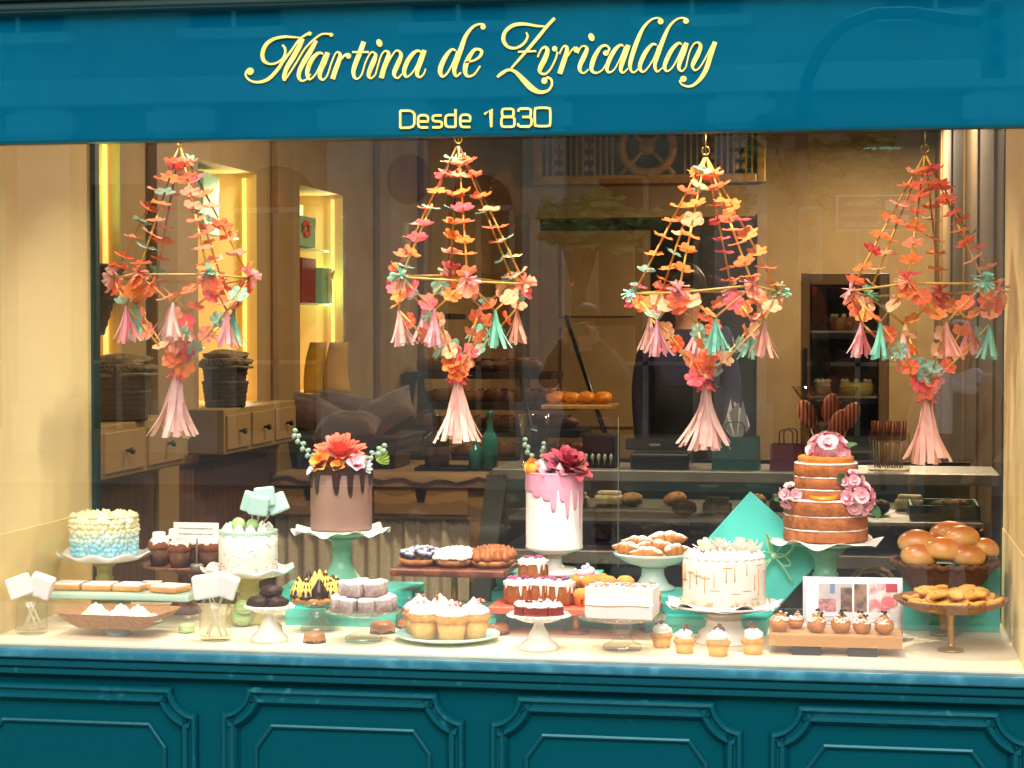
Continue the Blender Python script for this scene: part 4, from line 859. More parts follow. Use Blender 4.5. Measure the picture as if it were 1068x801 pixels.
# small shapes
def star(mb, c, r, h, lobes=7, tw=.8, m=None, tilt=None, seg=3):
    prof = [(r*.75,0),(r,h*.15),(r*.92,h*.38),(r*.62,h*.62),(r*.3,h*.84),(0.0005,h)]
    def rf(a, i, rr_, z): return (rr_*(1+.16*math.cos(lobes*a+tw*i)), z)
    M_ = Matrix.Translation(Vector(c))
    if tilt is not None: M_ = M_ @ Vector(tilt).to_track_quat('Z','Y').to_matrix().to_4x4()
    mb.lathe(prof, lobes*seg, (0,0,0), rf, m=M_ if m is None else m @ M_)
def swirl(mb, c, r, h, turns=2.6, th=None):
    th = th or r*.42; n = 40; P = []; rs = []
    for i in range(n+1):
        t_ = i/n; a = t_*turns*2*PI; q = r*(1-t_)**.8*.72; P.append((c[0]+q*math.cos(a), c[1]+q*math.sin(a), c[2]+th*.6+h*t_)); rs.append(th*(1-.75*t_))
    mb.tube(P, rs, 8); mb.lathe([(r*.8,0),(r*.82,th*.5),(r*.5,h*.55),(.0005,h*.8)], 20, c)
def petal(mb, c, dirv, up, L, W_, cup, curl, n=4):
    d = Vector(dirv).normalized(); u = Vector(up).normalized(); s_ = d.cross(u).normalized(); u = s_.cross(d).normalized(); vs = []; fs = []
    for i in range(n+1):
        t_ = i/n; w = W_*math.sin(PI*min(1, .12+.80*t_))**.7*(1 if t_ < .95 else .8)
        for j in range(-2, 3):
            v = j/2; vs.append(Vector(c) + d*(L*t_) + s_*(w*v) + u*(cup*L*(t_**1.5) - curl*L*t_**3 + .22*W_*v*v))
    for i in range(n):
        for j in range(4): a = i*5+j; fs.append([a,a+1,a+6,a+5])
    mb.add(vs, fs)
def bloom(mb, c, R, axis=(0,0,1), rings=((5,.15,.55,1),(7,.6,.5,.9),(5,1.1,.45,.7)), seed=0, w=.5):
    rn = random.Random(seed); ax = Vector(axis).normalized(); e1, e2 = perp(ax); c = Vector(c)
    for q, (n, el, cup, ln) in enumerate(rings):
        for k in range(n):
            a = 2*PI*(k+.5*(q % 2))/n+rn.uniform(-.15,.15); d = (e1*math.cos(a)+e2*math.sin(a))*math.cos(el)+ax*math.sin(el)
            petal(mb, c+ax*R*.08*q, d, ax if el < 1 else -(e1*math.cos(a)+e2*math.sin(a)), R*ln*rn.uniform(.9,1.1), R*w*ln, cup*rn.uniform(.7,1.2), .25)
def leaf(mb, c, d, up, L, W_): petal(mb, c, d, up, L, W_, .15, .2, 5)
def drip(mb, R, z, n, short, long_, seed, lo=0, hi=2*PI, topz=.003, th=.0035, seg=144, sharp=1.0, fixed=None):
    rn = random.Random(seed); D = fixed or [(2*PI*(k+rn.uniform(-.25,.25))/n, rn.uniform(short,long_), rn.uniform(.6,1)) for k in range(n)]
    def ln(a):
        v = short*.8
        for (a0, l, w) in D:
            q = abs((a-a0+PI) % (2*PI)-PI)/(.10*w*sharp+.02); v = max(v, short*.8+(l-short*.8)*max(0, 1-q**3)**.5 if q < 1 else v)
        return v
    prof = [(.001,0)]+[(R*.5,0),(R*.97,0),(R+.001,0)]+[(R+th,k/9) for k in range(10)]+[(R-.002,1.0)]
    def rf(a, i, r, zz):
        l = ln(a)
        if i < 3: return (r, z+topz)
        if i == 3: return (r+th*.5, z+topz*.7)
        t_ = min(1, (i-4)/9); bulb = th*(.55+.6*max(0, t_-.6))*(1 if i < 13 else .55)
        return ((R+bulb if i < 14 else R-.001), z-l*t_)
    mb.lathe(prof, seg, (0,0,0), rf)
def bits(mb, c, R, n, r, z, seed, flat=.6):
    rn = random.Random(seed)
    for k in range(n):
        a, q = rn.uniform(0,6.28), R*math.sqrt(rn.random()); mb.ico((c[0]+q*math.cos(a),c[1]+q*math.sin(a),c[2]+z*(1-(q/R)**2*.8)), r*rn.uniform(.7,1.3), 1, (1,.8,flat), .35, 2, k)

BH = .048
def gift(label, px0, px1, Y, dep, z, h=BH, rz=0, py=650):
    """flat turquoise carton: photo x range at depth Y"""
    a = onY(px0, py, Y); b = onY(px1, py, Y); w = b.x-a.x; t = thing('cake_box', label, 'box', ((a.x+b.x)/2, Y+dep/2, z), rz)
    mb = MB(); mb.box((0,0,h*.36), (w-.004,dep-.004,h*.72), .002); mb.build('body', m_turqd, t); mb = MB(); mb.box((0,0,h*.73), (w,dep,h*.54), .003); mb.build('lid', m_turq, t); return t
Z0 = FLOOR
gift('turquoise cake box under the box behind the yellow meringue cones', 297, 413, .42, .22, Z0)
gift('turquoise cake box below the chocolate drip cake stand, on top of another box', 288, 428, .47, .20, Z0+BH, rz=R_(2))
gift('turquoise cake box beneath the brass stand of the square tart tray', 431, 521, .36, .26, Z0, rz=R_(-4))
gift('lower turquoise cake box behind the coral tray', 517, 668, .50, .16, Z0)
gift('middle turquoise cake box behind the coral tray', 512, 672, .52, .16, Z0+BH)
gift('topmost turquoise cake box of the stack under the pink drip cake', 517, 622, .54, .17, Z0+2*BH, .042)
gift('lower turquoise cake box behind the front row of cupcakes', 671, 800, .46, .2, Z0)
gift('upper turquoise cake box under the white bowl of croissants', 664, 760, .50, .19, Z0+BH)
# leaning diamond box and standing box
p = onY(787, 606, .60); t = thing('cake_box', 'large turquoise box leaning on its corner, tied with a pale green ribbon', 'box', (p.x, p.y, Z0)); s_ = 100*S(p)
zc = s_*.705; M45 = Matrix.Translation((0,0,zc)) @ Matrix.Rotation(R_(-10),4,'X') @ Matrix.Rotation(R_(41),4,'Y')
mb = MB(); mb.box((0,.02,0), (s_,.05,s_), .003, M45); mb.build('body', m_turqd, t); mb = MB(); mb.box((0,-.006,0), (s_+.004,.03,s_+.004), .003, M45); mb.build('lid', m_turq, t)
m_rib = mat('pale green ribbon', '#a6d8a8', None, rough=.4)
rb = onY(808, 578, .60); bx_, bz_ = rb.x-p.x, rb.z-Z0; mb = MB(); M_ = Matrix.Translation((bx_,-.045,bz_))
for (dx, dz) in ((-.055,-.01),(.055,.035),(-.02,.06),(.045,-.02)): mb.tube(cr([(0,0,0),(dx*.5,-.012,dz*.5+.018),(dx,-.008,dz),(dx*.55,-.006,dz*.5-.014),(0,0,0)],6), .006, 6, m=M_, flat=.3)
for (dx, dz) in ((-.04,-.06),(.05,-.07)): mb.tube(cr([(0,0,0),(dx*.5,-.008,dz*.4),(dx,-.002,dz)],6), .0055, 6, m=M_, flat=.3)
mb.ico((0,-.008,0), .011, 1, m=M_); mb.build('ribbon_bow', m_rib, t)
p0 = onY(940, 652, .62); p1 = onY(1043, 652, .62); p2 = onY(990, 588, .62)
t = thing('cake_box', 'tall turquoise box standing at the right wall behind the woven tray', 'box', ((p0.x+p1.x)/2, .66, Z0)); w = p1.x-p0.x; h = p2.z-Z0
mb = MB(); mb.box((0,.01,h/2), (w-.004,.07,h-.004), .003); mb.build('body', m_turqd, t); mb = MB(); mb.box((0,-.025,h/2), (w,.03,h), .003); mb.build('lid', m_turq, t)

# ---------------------------------------------------------------- left group
def jar(px, py, wpx, hpx_, label):
    p = onZ(px, py, Z0); r = wpx*S(p)/2; h = hpx_*S(p); t = thing('glass_jar', label, 'jar', p)
    mb = MB(); mb.lathe([(.001,.004),(r*.92,.003),(r,.010),(r,h*.72),(r*.92,h*.80),(r*.78,h*.86),(r*.78,h*.96),(r*.84,h*.975),(r*.84,h),(r*.74,h),(r*.72,h*.86),(r*.88,h*.78),(r*.95,h*.70),(r*.95,.014),(.001,.010)], 36); mb.build('body', m_jar, t); return p, r, h
def mallow_pop(p, base, top, size, rot, m, label, group=None):
    t = thing('marshmallow_pop', label, 'sweet', p, 0, group); mb = MB(); mb.tube([base, top], .0026, 8); mb.build('stick', m_pstick, t)
    mb = MB(); mb.box((0,0,0), (size,size*.8,size*.95), size*.12, Matrix.Translation(top) @ Matrix.Rotation(rot,4,'Y') @ Matrix.Rotation(.25,4,'Z'), seg=3); mb.build('marshmallow', m, t)
for (px, py, w, h, lab, pops) in ((33,661,33,41,'clear glass jar holding marshmallow pops at the left wall',((-.026,24,.0,-.35),(.024,24,.02,.35))), (225,668,34,48,'clear glass jar holding marshmallow pops right of the wicker tray',((-.022,26,.0,-.15),(.026,24,.02,.35)))):
    p, r, hh = jar(px, py, w, h, lab); k = S(p)
    for i, (dx, s_, dy, rot) in enumerate(pops):
        lab2 = ('left' if i == 0 else 'right')+(' white marshmallow pop in the jar at the left wall' if px < 100 else ' white marshmallow pop in the jar right of the wicker tray')
        mallow_pop(p, (-dx*.75,dy*.3-.004,.012), (dx*1.05,dy-.012,hh+9*k), s_*k, rot, m_wmar, lab2)
    for i in range(2): mb = MB(); mb.tube([((-.5+i)*r*1.3,.01,.014),((.45-i*.8)*r,.006,hh*1.02)], .0026, 8); single('loose_stick', mb, m_pstick, ('left' if i == 0 else 'right')+' bare paper stick in the glass jar '+('at the left wall' if px < 100 else 'right of the wicker tray'), 'stick', p)
# wicker tray
p = onZ(124, 662, Z0); k = S(p); t = thing('wicker_tray', 'shallow square honey wicker tray on a pale blue foot', 'tray', p, R_(0))
mb = MB(); mb.lathe([(.001,.001),(13*k,.001),(13.5*k,.006),(11*k,.02),(9*k,.026),(.001,.027)], 28); mb.build('foot', mat('pale blue glass','#9fb4cc',rough=.25,coat=.3), t)
def sq(a, p_=4): return 1/((abs(math.cos(a))**p_+abs(math.sin(a))**p_)**(1/p_))
hw, hd = 62*k, .115
prof = [(.001,.026)]+[(.66+.34*i/14, .026+.040*(i/14)**1.2) for i in range(15)]+[(1.02,.068),(.99,.068)]+[(.97-.31*i/6,.064-.034*(i/6)) for i in range(7)]+[(.001,.030)]
def rf(a, i, r, z):
    wv = .012*math.sin(60*a+PI*(i % 2)) if 1 <= i <= 15 else 0; q = (r+wv)*sq(a, 9)*.90; return (q, z)
mb = MB(); mb.lathe(prof, 180, (0,0,0), rf, m=Matrix.Rotation(R_(-4),4,'Z') @ Matrix.Diagonal((hw,hd,1,1))); mb.build('tray', m_wicker, t)
def meringue_cookie(px, py, Y, r, m, label, seed):
    p = onY(px, py, Y); t = thing('meringue_cookie', label, 'meringue', p); mb = MB()
    for k in range(9):
        a = k*2*PI/9; star(mb, (r*.66*math.cos(a), r*.66*math.sin(a), 0), r*.34, r*.42, 6, .6)
    mb.lathe([(.001,0),(r*.8,.002),(r*.8,r*.2),(.001,r*.3)], 20); mb.build('base', m, t)
    mb = MB(); [star(mb, (r*.3*math.cos(k*1.26+seed), r*.3*math.sin(k*1.26+seed), r*.3), r*.32, r*.5, 6, .6) for k in range(5)]; star(mb, (0,0,r*.45), r*.3, r*.5); mb.build('top', m_frostw, t)
pt_ = p; tz = p.z+.046
for (px, dy, r, m, lab) in ((100,.02,.040,m_yel,'pale yellow piped meringue at the left of the wicker tray'), (126,.05,.034,m_frostw,'white piped meringue in the middle of the wicker tray'), (144,.0,.040,m_frostw,'large white piped meringue at the right of the wicker tray'), (118,-.055,.026,m_frostw,'small white meringue at the front of the wicker tray'), (160,-.04,.024,m_mintl,'small mint white meringue at the front right of the wicker tray')):
    q = onY(px, 640, pt_.y+dy); meringue_cookie(px, 640, pt_.y+dy, r, m, lab, px); COL.objects[-1]
for o in COL.objects:
    if o.name.startswith('meringue_cookie'): o.location.z = tz
# mint rectangular stand with iced biscuits
p = onY(128, 617, .36); k = S(p); H = p.z-Z0; t = thing('biscuit_stand', 'long mint green footed plate of iced biscuits', 'cake stand', (p.x,.36,Z0))
mb = MB(); mb.box((0,.04,H-.010), (154*k,.17,.02), .008, seg=3); mb.build('plate', m_mintl, t); mb = MB(); mb.lathe([(.001,.001),(.06,.001),(.06,.008),(.02,.03),(.018,H*.6),(.03,H-.022),(.001,H-.021)], 28); mb.build('pedestal', m_mintl, t)
bs = None; zt = p.z+.001
for i, (px, w, dy, rz, lab) in enumerate(((73,32,.03,0,'first white iced biscuit from the left on the mint plate'),(105,32,.03,.05,'second white iced biscuit from the left on the mint plate'),(137,31,.03,-.05,'third white iced biscuit from the left on the mint plate'),(158,22,.07,.2,'small iced biscuit half hidden on the mint plate'),(178,33,.02,-.25,'white iced biscuit lying crooked at the right end of the mint plate'))):
    q = onY(px, 606, .36+dy); kk = S(q); t = thing('iced_biscuit', lab, 'biscuit', (q.x,.36+dy,zt), rz); mb = MB(); mb.box((0,0,.007), (w*kk,w*kk*.95,.014), .006, seg=3); mb.build('biscuit', m_bisc, t)
    mb = MB(); mb.box((0,0,.0165), (w*kk*.93,w*kk*.88,.006), .0028, seg=3); mb.build('icing', m_iced, t)
# frosted blue cake
t, p, R = stand('cake_stand', 'white ruffled cake stand under the blue and yellow frosted cake', 109, 581, 98, .52, Z0, m_white, m_olive, wave=.05, stem=.022, foot=.45)
rc = 33*S(p); hc = 42*S(p); t = thing('frosted_cake', 'blue cake covered in piped yellow frosting at the left', 'cake', p+Vector((0,0,.004)))
mb = MB(); mb.lathe([(.001,0),(rc,0),(rc,hc*.95),(rc*.9,hc),(.001,hc)], 40); mb.build('body', m_paleb, t)
rn = random.Random(3)
def side_stars(z0, z1, m, name, rows, rr_):
    mb = MB()
    for q in range(rows):
        z = z0+(z1-z0)*(q+.5)/rows; n = int(2*PI*rc/(rr_*1.55))
        for k in range(n):
            a = 2*PI*(k+.5*(q % 2))/n+rn.uniform(-.06,.06); d = (math.cos(a), math.sin(a), rn.uniform(-.2,.3)); star(mb, (rc*.97*d[0], rc*.97*d[1], z+rn.uniform(-.003,.003)), rr_*rn.uniform(.85,1.15), rr_*rn.uniform(.9,1.4), 6, .7, tilt=d, seg=2)
    mb.build(name, m, t)
side_stars(.004, hc*.38, m_aqua, 'blue_frosting', 3, .009); side_stars(hc*.36, hc*.60, m_paleb, 'pale_frosting', 2, .0095); side_stars(hc*.58, hc*.95, m_yel, 'yellow_frosting', 3, .0105)
mb = MB()
for k in range(90): a, q = rn.uniform(0,6.28), rc*math.sqrt(rn.random()); star(mb, (q*math.cos(a), q*math.sin(a), hc-.003), .0105*rn.uniform(.8,1.2), .012*rn.uniform(.7,1.6), 6, .7, seg=2, tilt=(rn.gauss(0,.25),rn.gauss(0,.25),1))
mb.build('top_frosting', m_yel, t)
# muffins on the brown wood stand and the card
t, p, R = stand('cake_stand', 'round brown wooden cake stand of iced muffins', 192, 590, 92, .60, Z0, m_bwood, m_bwood, h_rim=.004, stem=.018, foot=.4)
zt = p.z+.003
m_mb = []
def make_muffin(r, h):
    t = thing('iced_muffin', 'x', 'muffin', (0,0,0)); mb = MB(); mb.lathe([(.001,0),(r*.72,0),(r*.92,h*.5),(r*.90,h*.5),(.001,h*.52)], 60, (0,0,0), lambda a,i,rr_,z: (rr_*(1+.035*math.cos(24*a)*(rr_ > r*.5)), z)); mb.build('paper_case', m_muffc, t)
    mb = MB(); mb.lathe([(r*.9,h*.48),(r*1.06,h*.56),(r*1.02,h*.66),(r*.8,h*.76),(.001,h*.8)], 28, (0,0,0), lambda a,i,rr_,z: (rr_*(1+.05*noise.noise(Vector((math.cos(a)*2,math.sin(a)*2,i)))), z)); mb.build('sponge', m_muff, t)
    mb = MB(); mb.lathe([(r*.98,h*.66),(r*.95,h*.72),(r*.82,h*.80),(r*.62,h*.84),(r*.60,h*.98),(r*.55,h*1.02),(.001,h*1.03)], 32, (0,0,0), lambda a,i,rr_,z: (rr_*(1+.10*noise.noise(Vector((math.cos(a)*2.5,math.sin(a)*2.5,i*.2)))*(i < 3)), z-.006*(i < 2)*(1+math.sin(5*a)))); mb.build('icing', m_icing, t)
    return t
mm = None
for i, (px, dy, lab) in enumerate(((166,-.02,'leftmost white iced muffin on the brown wooden stand'),(187,-.07,'front white iced muffin on the brown wooden stand'),(218,-.03,'rightmost white iced muffin on the brown wooden stand'),(203,.0,'white iced muffin behind the sign stick on the brown wooden stand'),(183,.07,'white iced muffin at the back left of the brown wooden stand'),(219,.06,'white iced muffin at the back right of the brown wooden stand'))):
    q = onY(px, 590, .60+dy); k = S(q)
    if mm is None: mm = make_muffin(11.5*k, 34*k); o = mm
    else: o = dup(mm, (0,0,0), i*1.3)
    o['label'] = lab; o['group'] = 'iced muffins on the brown stand'; o.location = (q.x, .60+dy, zt)
q = onY(204, 588, .49); k = S(q); t = thing('sign_card', 'small white notice card with two printed lines on a metal clip', 'sign', (q.x, .50, zt)); zcard = onY(203, 553, .50).z-zt
mb = MB(); mb.lathe([(.001,0),(7*k,0),(7*k,.012),(6*k,.016),(.001,.017)], 20); mb.tube([(0,0,.016),(0,.002,zcard)], .003, 8); mb.build('clip', m_steel, t)
mb = MB(); mb.box((0,-.004,zcard), (49*k,.0016,16.5*k)); cd_ = mb.build('card', mat('white card','#f0ede4',rough=.6), t)
text(cd_, 'Los productos del escaparate son', 2.7*k, (0,-.0056,zcard+1.4*k), (R_(90),0,0), m_dark, ext=.0002, align='CENTER'); text(cd_, 'de exposici\u00f3n, no est\u00e1n a la venta', 2.7*k, (0,-.0056,zcard-4.4*k), (R_(90),0,0), m_dark, ext=.0002, align='CENTER')
# white sprinkled cake with mint pops
t, p, R = stand('cake_stand', 'white scalloped cake stand with yellow stem under the white sprinkled cake', 259, 597, 98, .46, Z0, m_white, m_olive, wave=.05, stem=.030, foot=.5)
rc = 30.5*S(p); hc = 42*S(p); t = thing('sprinkled_cake', 'small white cake with mint rim, meringues and macarons on top', 'cake', p+Vector((0,0,.004))); zc_top = p.z+.004+hc; pc_ = p.copy()
mb = MB(); mb.lathe([(.001,0),(rc,0),(rc*1.005,hc*.5),(rc,hc),(.001,hc)], 48); mb.build('body', m_frost, t)
mb = MB(); drip(mb, rc, hc, 14, .006, .012, 3, th=.002); mb.build('mint_rim', mat('mint glaze','#bfe0d2',rough=.4,sss=.1), t)
mb = MB(); rn = random.Random(8)
for k in range(130): a = rn.uniform(0,6.28); z = .004+abs(rn.gauss(0,.25))*hc*.5 if k < 90 else rn.uniform(.3,.75)*hc; mb.ico((rc*1.003*math.cos(a),rc*1.003*math.sin(a),z), .0022, 1, (1,1,.8))
mb.build('sprinkles', m_conf, t)
mb = MB()
for k in range(11): a = k*2*PI/11; star(mb, (rc*.72*math.cos(a),rc*.72*math.sin(a),hc), .014, .024, 6, .9)
for k in range(4): a = k*1.7; star(mb, (rc*.3*math.cos(a),rc*.3*math.sin(a),hc), .014, .024, 6, .9)
mb.build('meringues', m_frostw, t)
def macaron_mb(mb, c, r, M_=None, parts=True):
    for z0, s2 in ((.0,-1),(.0,1)):
        pr = [(.001,.012),(r*.6,.0115),(r*.95,.008),(r,.005),(r*1.03,.003),(r*.99,.0025),(.001,.002)]; mb.lathe([(a_, s2*b_) for a_, b_ in (pr if s2 < 0 else pr[::-1])], 24, m=(M_ if M_ is not None else Matrix.Translation(c)))
for k, (a, r) in enumerate(((-1.9,.019),(-1.0,.016))): mb = MB(); macaron_mb(mb, None, r, Matrix.Translation((rc*.55*math.cos(a),rc*.55*math.sin(a),hc+.022)) @ Matrix.Rotation(R_(70),4,'X')); mb.build('macaron', m_mac, t)
for i, (px, py, rot, dy, lab) in enumerate(((263,524,.30,-.02,'leftmost mint marshmallow pop on top of the white sprinkled cake'),(276,518,-.1,-.03,'middle mint marshmallow pop on top of the white sprinkled cake'),(289,525,-.4,-.01,'rightmost mint marshmallow pop on top of the white sprinkled cake'),(270,527,.15,-.045,'front mint marshmallow pop on top of the white sprinkled cake'))):
    q = onY(px, py, pc_.y+dy); b0 = Vector((pc_.x+.018,pc_.y,zc_top-.01)); mallow_pop(b0, (0.004*(i-1.5),0,0), tuple(q-b0), 21*S(q), rot, m_mintm, lab)
# wicker: macaron on the floor, macarons in a tilted glass
def macaron(loc, r, m, label, rot=(0,0,0)):
    t = thing('macaron', label, 'macaron', loc); t.rotation_euler = rot
    for s2 in (-1,1): mb = MB(); pr = [(.001,.013),(r*.6,.0125),(r*.95,.009),(r,.006),(r*1.04,.004),(r*1.0,.003),(.001,.0025)]; mb.lathe([(a_, s2*b_) for a_, b_ in (pr if s2 < 0 else pr[::-1])], 28); mb.build('shell', m, t)
    mb = MB(); mb.lathe([(.001,-.0026),(r*.95,-.0026),(r*.97,0),(r*.95,.0026),(.001,.0026)], 24); mb.build('filling', m_macf, t)
q = onZ(195, 660, Z0); macaron(q+Vector((0,0,.0135)), 8.5*S(q), m_mac, 'pale green macaron lying on the floor of the display')
q = onZ(249, 655, Z0); k = S(q); t = thing('tilted_glass', 'clear glass goblet lying behind the right jar with green macarons inside', 'glass', q+Vector((0,.03,.045)))
t.rotation_euler = (R_(10), R_(35), 0); mb = MB(); mb.lathe([(.012,-.046),(.034,-.036),(.042,-.01),(.041,.02),(.034,.046),(.031,.046),(.038,.02),(.039,-.01),(.031,-.033),(.001,-.040)], 32); mb.build('bowl', m_jar, t)
for i, (dz, dx) in enumerate(((.030,.0),(.062,.006))): macaron(q+Vector((dx,.03,dz-.008)), .024, m_mac, ('lower' if i == 0 else 'upper')+' green macaron in the tilted glass', (R_(25),R_(12),0))
# brownie ring on milk glass
t, p, R = stand('cake_stand', 'small milk glass cake stand under the dark brownies', 281, 634, 50, .15, Z0, m_milk, m_milk, style='scallop', stem=.011, foot=.78, h_rim=.006)
m_brow = mat('brownie crust','#2c130c','#45241a',50,.5,.004,90)
for i, (dx, dy, s_, dz, lab) in enumerate(((-.028,-.01,.030,0,'left dark brownie on the small milk glass stand'),(.026,-.014,.031,0,'right dark brownie on the small milk glass stand'),(.0,.03,.030,0,'rear dark brownie on the small milk glass stand'),(.004,.008,.030,.026,'topmost dark brownie on the small milk glass stand'))):
    mb = MB(); mb.ico((0,0,.016), 1, 3, (s_,s_*.85,.0165), .30, 3.2, i*3+1); single('brownie', mb, m_brow, lab, 'brownie', p+Vector((dx,dy,.001+dz)), (0,0,i))
# chocolate dipped small cakes
dc = None
def dome(px, py, Y, wpx, lab, z=None, rz=0):
    global dc
    p = onZ(px, py, Z0) if z is None else onY(px, py, Y)
    if z is not None: p.z = z
    r = wpx*S(p)/2
    if dc is None:
        dc = thing('chocolate_dipped_cake', lab, 'cake', p, rz, 'small chocolate dipped cakes'); mb = MB(); mb.lathe([(.001,0),(1,0),(.98,.25),(.86,.62),(.001,.62)], 28, (0,0,0), lambda a,i,r_,z_: (r_*(1+.03*math.cos(12*a)), z_)); mb.build('base', m_chocs, dc)
        mb = MB(); mb.lathe([(1.0,.30),(.93,.66),(.80,.86),(.55,.94),(.001,.96)], 40, (0,0,0), lambda a,i,r_,z_: (r_, z_-(.20*(.5+.5*math.sin(5*a+1))*(i == 0)))); mb.build('glaze', m_tan, dc); o = dc
    else: o = dup(dc, p, rz, lab)
    o.scale = (r, r, r); return o
dome(328, 670, 0, 24, 'chocolate dipped cake standing alone in front of the glass stands'); dome(399, 660, 0, 27, 'chocolate dipped cake right of the powdered cubes stand', rz=1); dome(425, 655, 0, 22, 'chocolate dipped cake half hidden behind the pale plate', rz=2)
dome(518, 661, 0, 26, 'chocolate dipped cake to the right of the pale plate', rz=3); dome(282, 661, 0, 26, 'chocolate dipped cake behind the small milk glass stand', rz=.5); dome(471, 624, .44, 24, 'chocolate dipped cake on the box behind the pink cupcakes', z=Z0+BH, rz=4)
# yellow meringue cones
t, p, R = stand('cake_stand', 'clear glass cake stand under the yellow striped meringue cake', 331, 628, 58, .34, Z0, m_clear, m_clear, stem=.014, foot=.62, style='trumpet', h_rim=.003)
t = thing('meringue_cake', 'cake of yellow meringue cones striped with chocolate', 'cake', p+Vector((0,0,.003))); k = S(p)
mb = MB(); mb.lathe([(.001,0),(26*k,0),(26*k,.014),(.001,.018)], 32); mb.build('base', m_bisc, t)
for i in range(13):
    a = i*2*PI/9+.2; q = 20*k if i < 9 else 9*k; a = a if i < 9 else i*1.57; x, y = q*math.cos(a), q*math.sin(a); h = (22 if i < 9 else 28)*k
    mb = MB(); star(mb, (x,y,.012), 8*k, h, 9, .15, seg=2); o = mb.build('meringue_cone', m_choc if i % 3 == 1 else m_lem, t)
    mb = MB(); b = random.Random(i).uniform(0,6.28) if i % 2 else -1.57+random.Random(i).uniform(-.9,.9); vs = []; fs = []; nz_, na = 14, 10
    for z_ in range(nz_+1):
        t_ = z_/nz_*.92; prof_ = 8.3*k*(1.0 if t_ < .15 else (1-(t_-.15)/.9*1.0))+.0016+.0012*math.sin(t_*24)
        for q2 in range(na+1): a2 = b+(q2/na-.5)*(2.1+.5*math.sin(t_*24)); vs.append((x+prof_*math.cos(a2), y+prof_*math.sin(a2), .012+h*t_))
    for z_ in range(nz_):
        for q2 in range(na): a2 = z_*(na+1)+q2; fs.append([a2,a2+1,a2+na+2,a2+na+1])
    mb.add(vs, fs)
    mb.build('chocolate_stripe', m_choc, o)
def cream_cup(px, py, Y, z, wpx, lab):
    p = onY(px, py, Y); p.z = z; k = wpx*S(p)/24; t = thing('cream_topped_cake', lab, 'cake', p); mb = MB(); mb.lathe([(.001,0),(.020*k*1.3,0),(.024*k*1.3,.014),(.03*k*1.1,.02),(.028*k,.026),(.001,.026)], 28, (0,0,0), lambda a,i,r_,z_: (r_*(1+.05*math.cos(9*a)), z_)); mb.build('base', m_choc, t)
    mb = MB(); mb.lathe([(.022*k,.025),(.021*k,.04),(.014*k,.048),(.001,.05)], 24); mb.build('caramel', m_tan, t); mb = MB(); star(mb, (0,0,.046), .013*k, .026*k, 7, .8); mb.build('cream_star', m_ivory, t)
zb2 = Z0+2*BH
cream_cup(327, 608, .52, zb2+.02, 26, 'caramel cake with an ivory cream star behind the yellow meringue cones'); cream_cup(377, 606, .50, zb2-.001, 22, 'caramel cake with a cream star on the box, left one of the pair'); cream_cup(401, 605, .50, zb2-.001, 25, 'caramel cake with a cream star on the box, right one of the pair')
# chocolate drip cake
t, p, R = stand('cake_stand', 'mint green cake stand under the chocolate drip cake', 356, 555, 84, .56, zb2, m_mintp, m_mintp, stem=.027, foot=.62, h_rim=.004)
doily(p+Vector((0,0,.003)), 51*S(p), 'white scalloped paper doily under the chocolate drip cake')
rc = 32*S(p); hc = 66*S(p); t = thing('drip_cake', 'tall brown cake dripping with dark chocolate under a coral flower', 'cake', p+Vector((0,0,.010)))
mb = MB(); mb.lathe([(.001,0),(rc*.995,0),(rc,.006),(rc,hc-.006),(rc*.98,hc),(.001,hc)], 56, (0,0,0), lambda a,i,r_,z_: (r_*(1+.008*noise.noise(Vector((math.cos(a)*3,math.sin(a)*3,z_*20)))), z_)); mb.build('body', m_mauve, t)
mb = MB(); drip(mb, rc, hc, 13, .026, .07, 4, th=.005, fixed=[(-1.57+d, l, w) for d, l, w in ((-1.35,.05,.8),(-1.0,.062,.9),(-.62,.078,.8),(.10,.078,1.0),(.55,.085,.8),(1.0,.075,.7),(1.4,.055,.7),(1.9,.07,.8),(2.4,.05,.9),(3.0,.075,.8),(3.6,.05,.9),(4.1,.08,.8),(4.5,.05,.9))]); mb.build('chocolate_drip', m_choc, t)
k = S(p); mb = MB(); bloom(mb, (.0,-.01,hc+.014), 30*k, (0,-.35,1), ((15,-.1,.25,1),(15,.25,.35,.95),(13,.6,.35,.85),(11,.95,.3,.72),(8,1.25,.2,.55)), 2, .24); mb.build('coral_flower', m_fcor, t)
mb = MB(); bloom(mb, (-15*k,-22*k,hc+.010), 13*k, (-.3,-.8,.5), ((5,.2,.5,1),(4,.7,.5,.8)), 3, .45); bloom(mb, (4*k,-27*k,hc+.004), 9*k, (0,-.8,.5), ((5,.2,.5,1),(4,.7,.5,.8)), 4, .45); mb.build('orange_flower', m_orng, t)
mb = MB(); bloom(mb, (20*k,-20*k,hc+.006), 12*k, (.4,-.7,.6), ((5,.3,.4,1),(5,.8,.4,.8)), 5, .45); mb.build('pale_flower', m_fpink, t)
def sprig(mb, pts, n, L): 
    P = cr(pts, 6); mb.tube(P, .0016, 5)
    for i in range(n):
        q = P[int((i+1)/n*(len(P)-1))]
        for s2 in (-1,1): mb.ico(Vector(q)+Vector((0,s2*L*.3,s2*L*.45)), L*.55, 1, (1,.25,.85), rot=Matrix.Rotation(s2*.6,3,'Y'))
mb = MB(); sprig(mb, [(-18*k,-10*k,hc+.004),(-34*k,-6*k,hc+.035),(-50*k,0,hc+.09)], 6, .017); mb.build('eucalyptus_sprig', m_euc, t); mb = MB(); sprig(mb, [(20*k,-8*k,hc+.004),(34*k,-6*k,hc+.03),(46*k,0,hc+.05)], 4, .017); mb.build('eucalyptus_sprig', m_euc, t)
mb = MB()
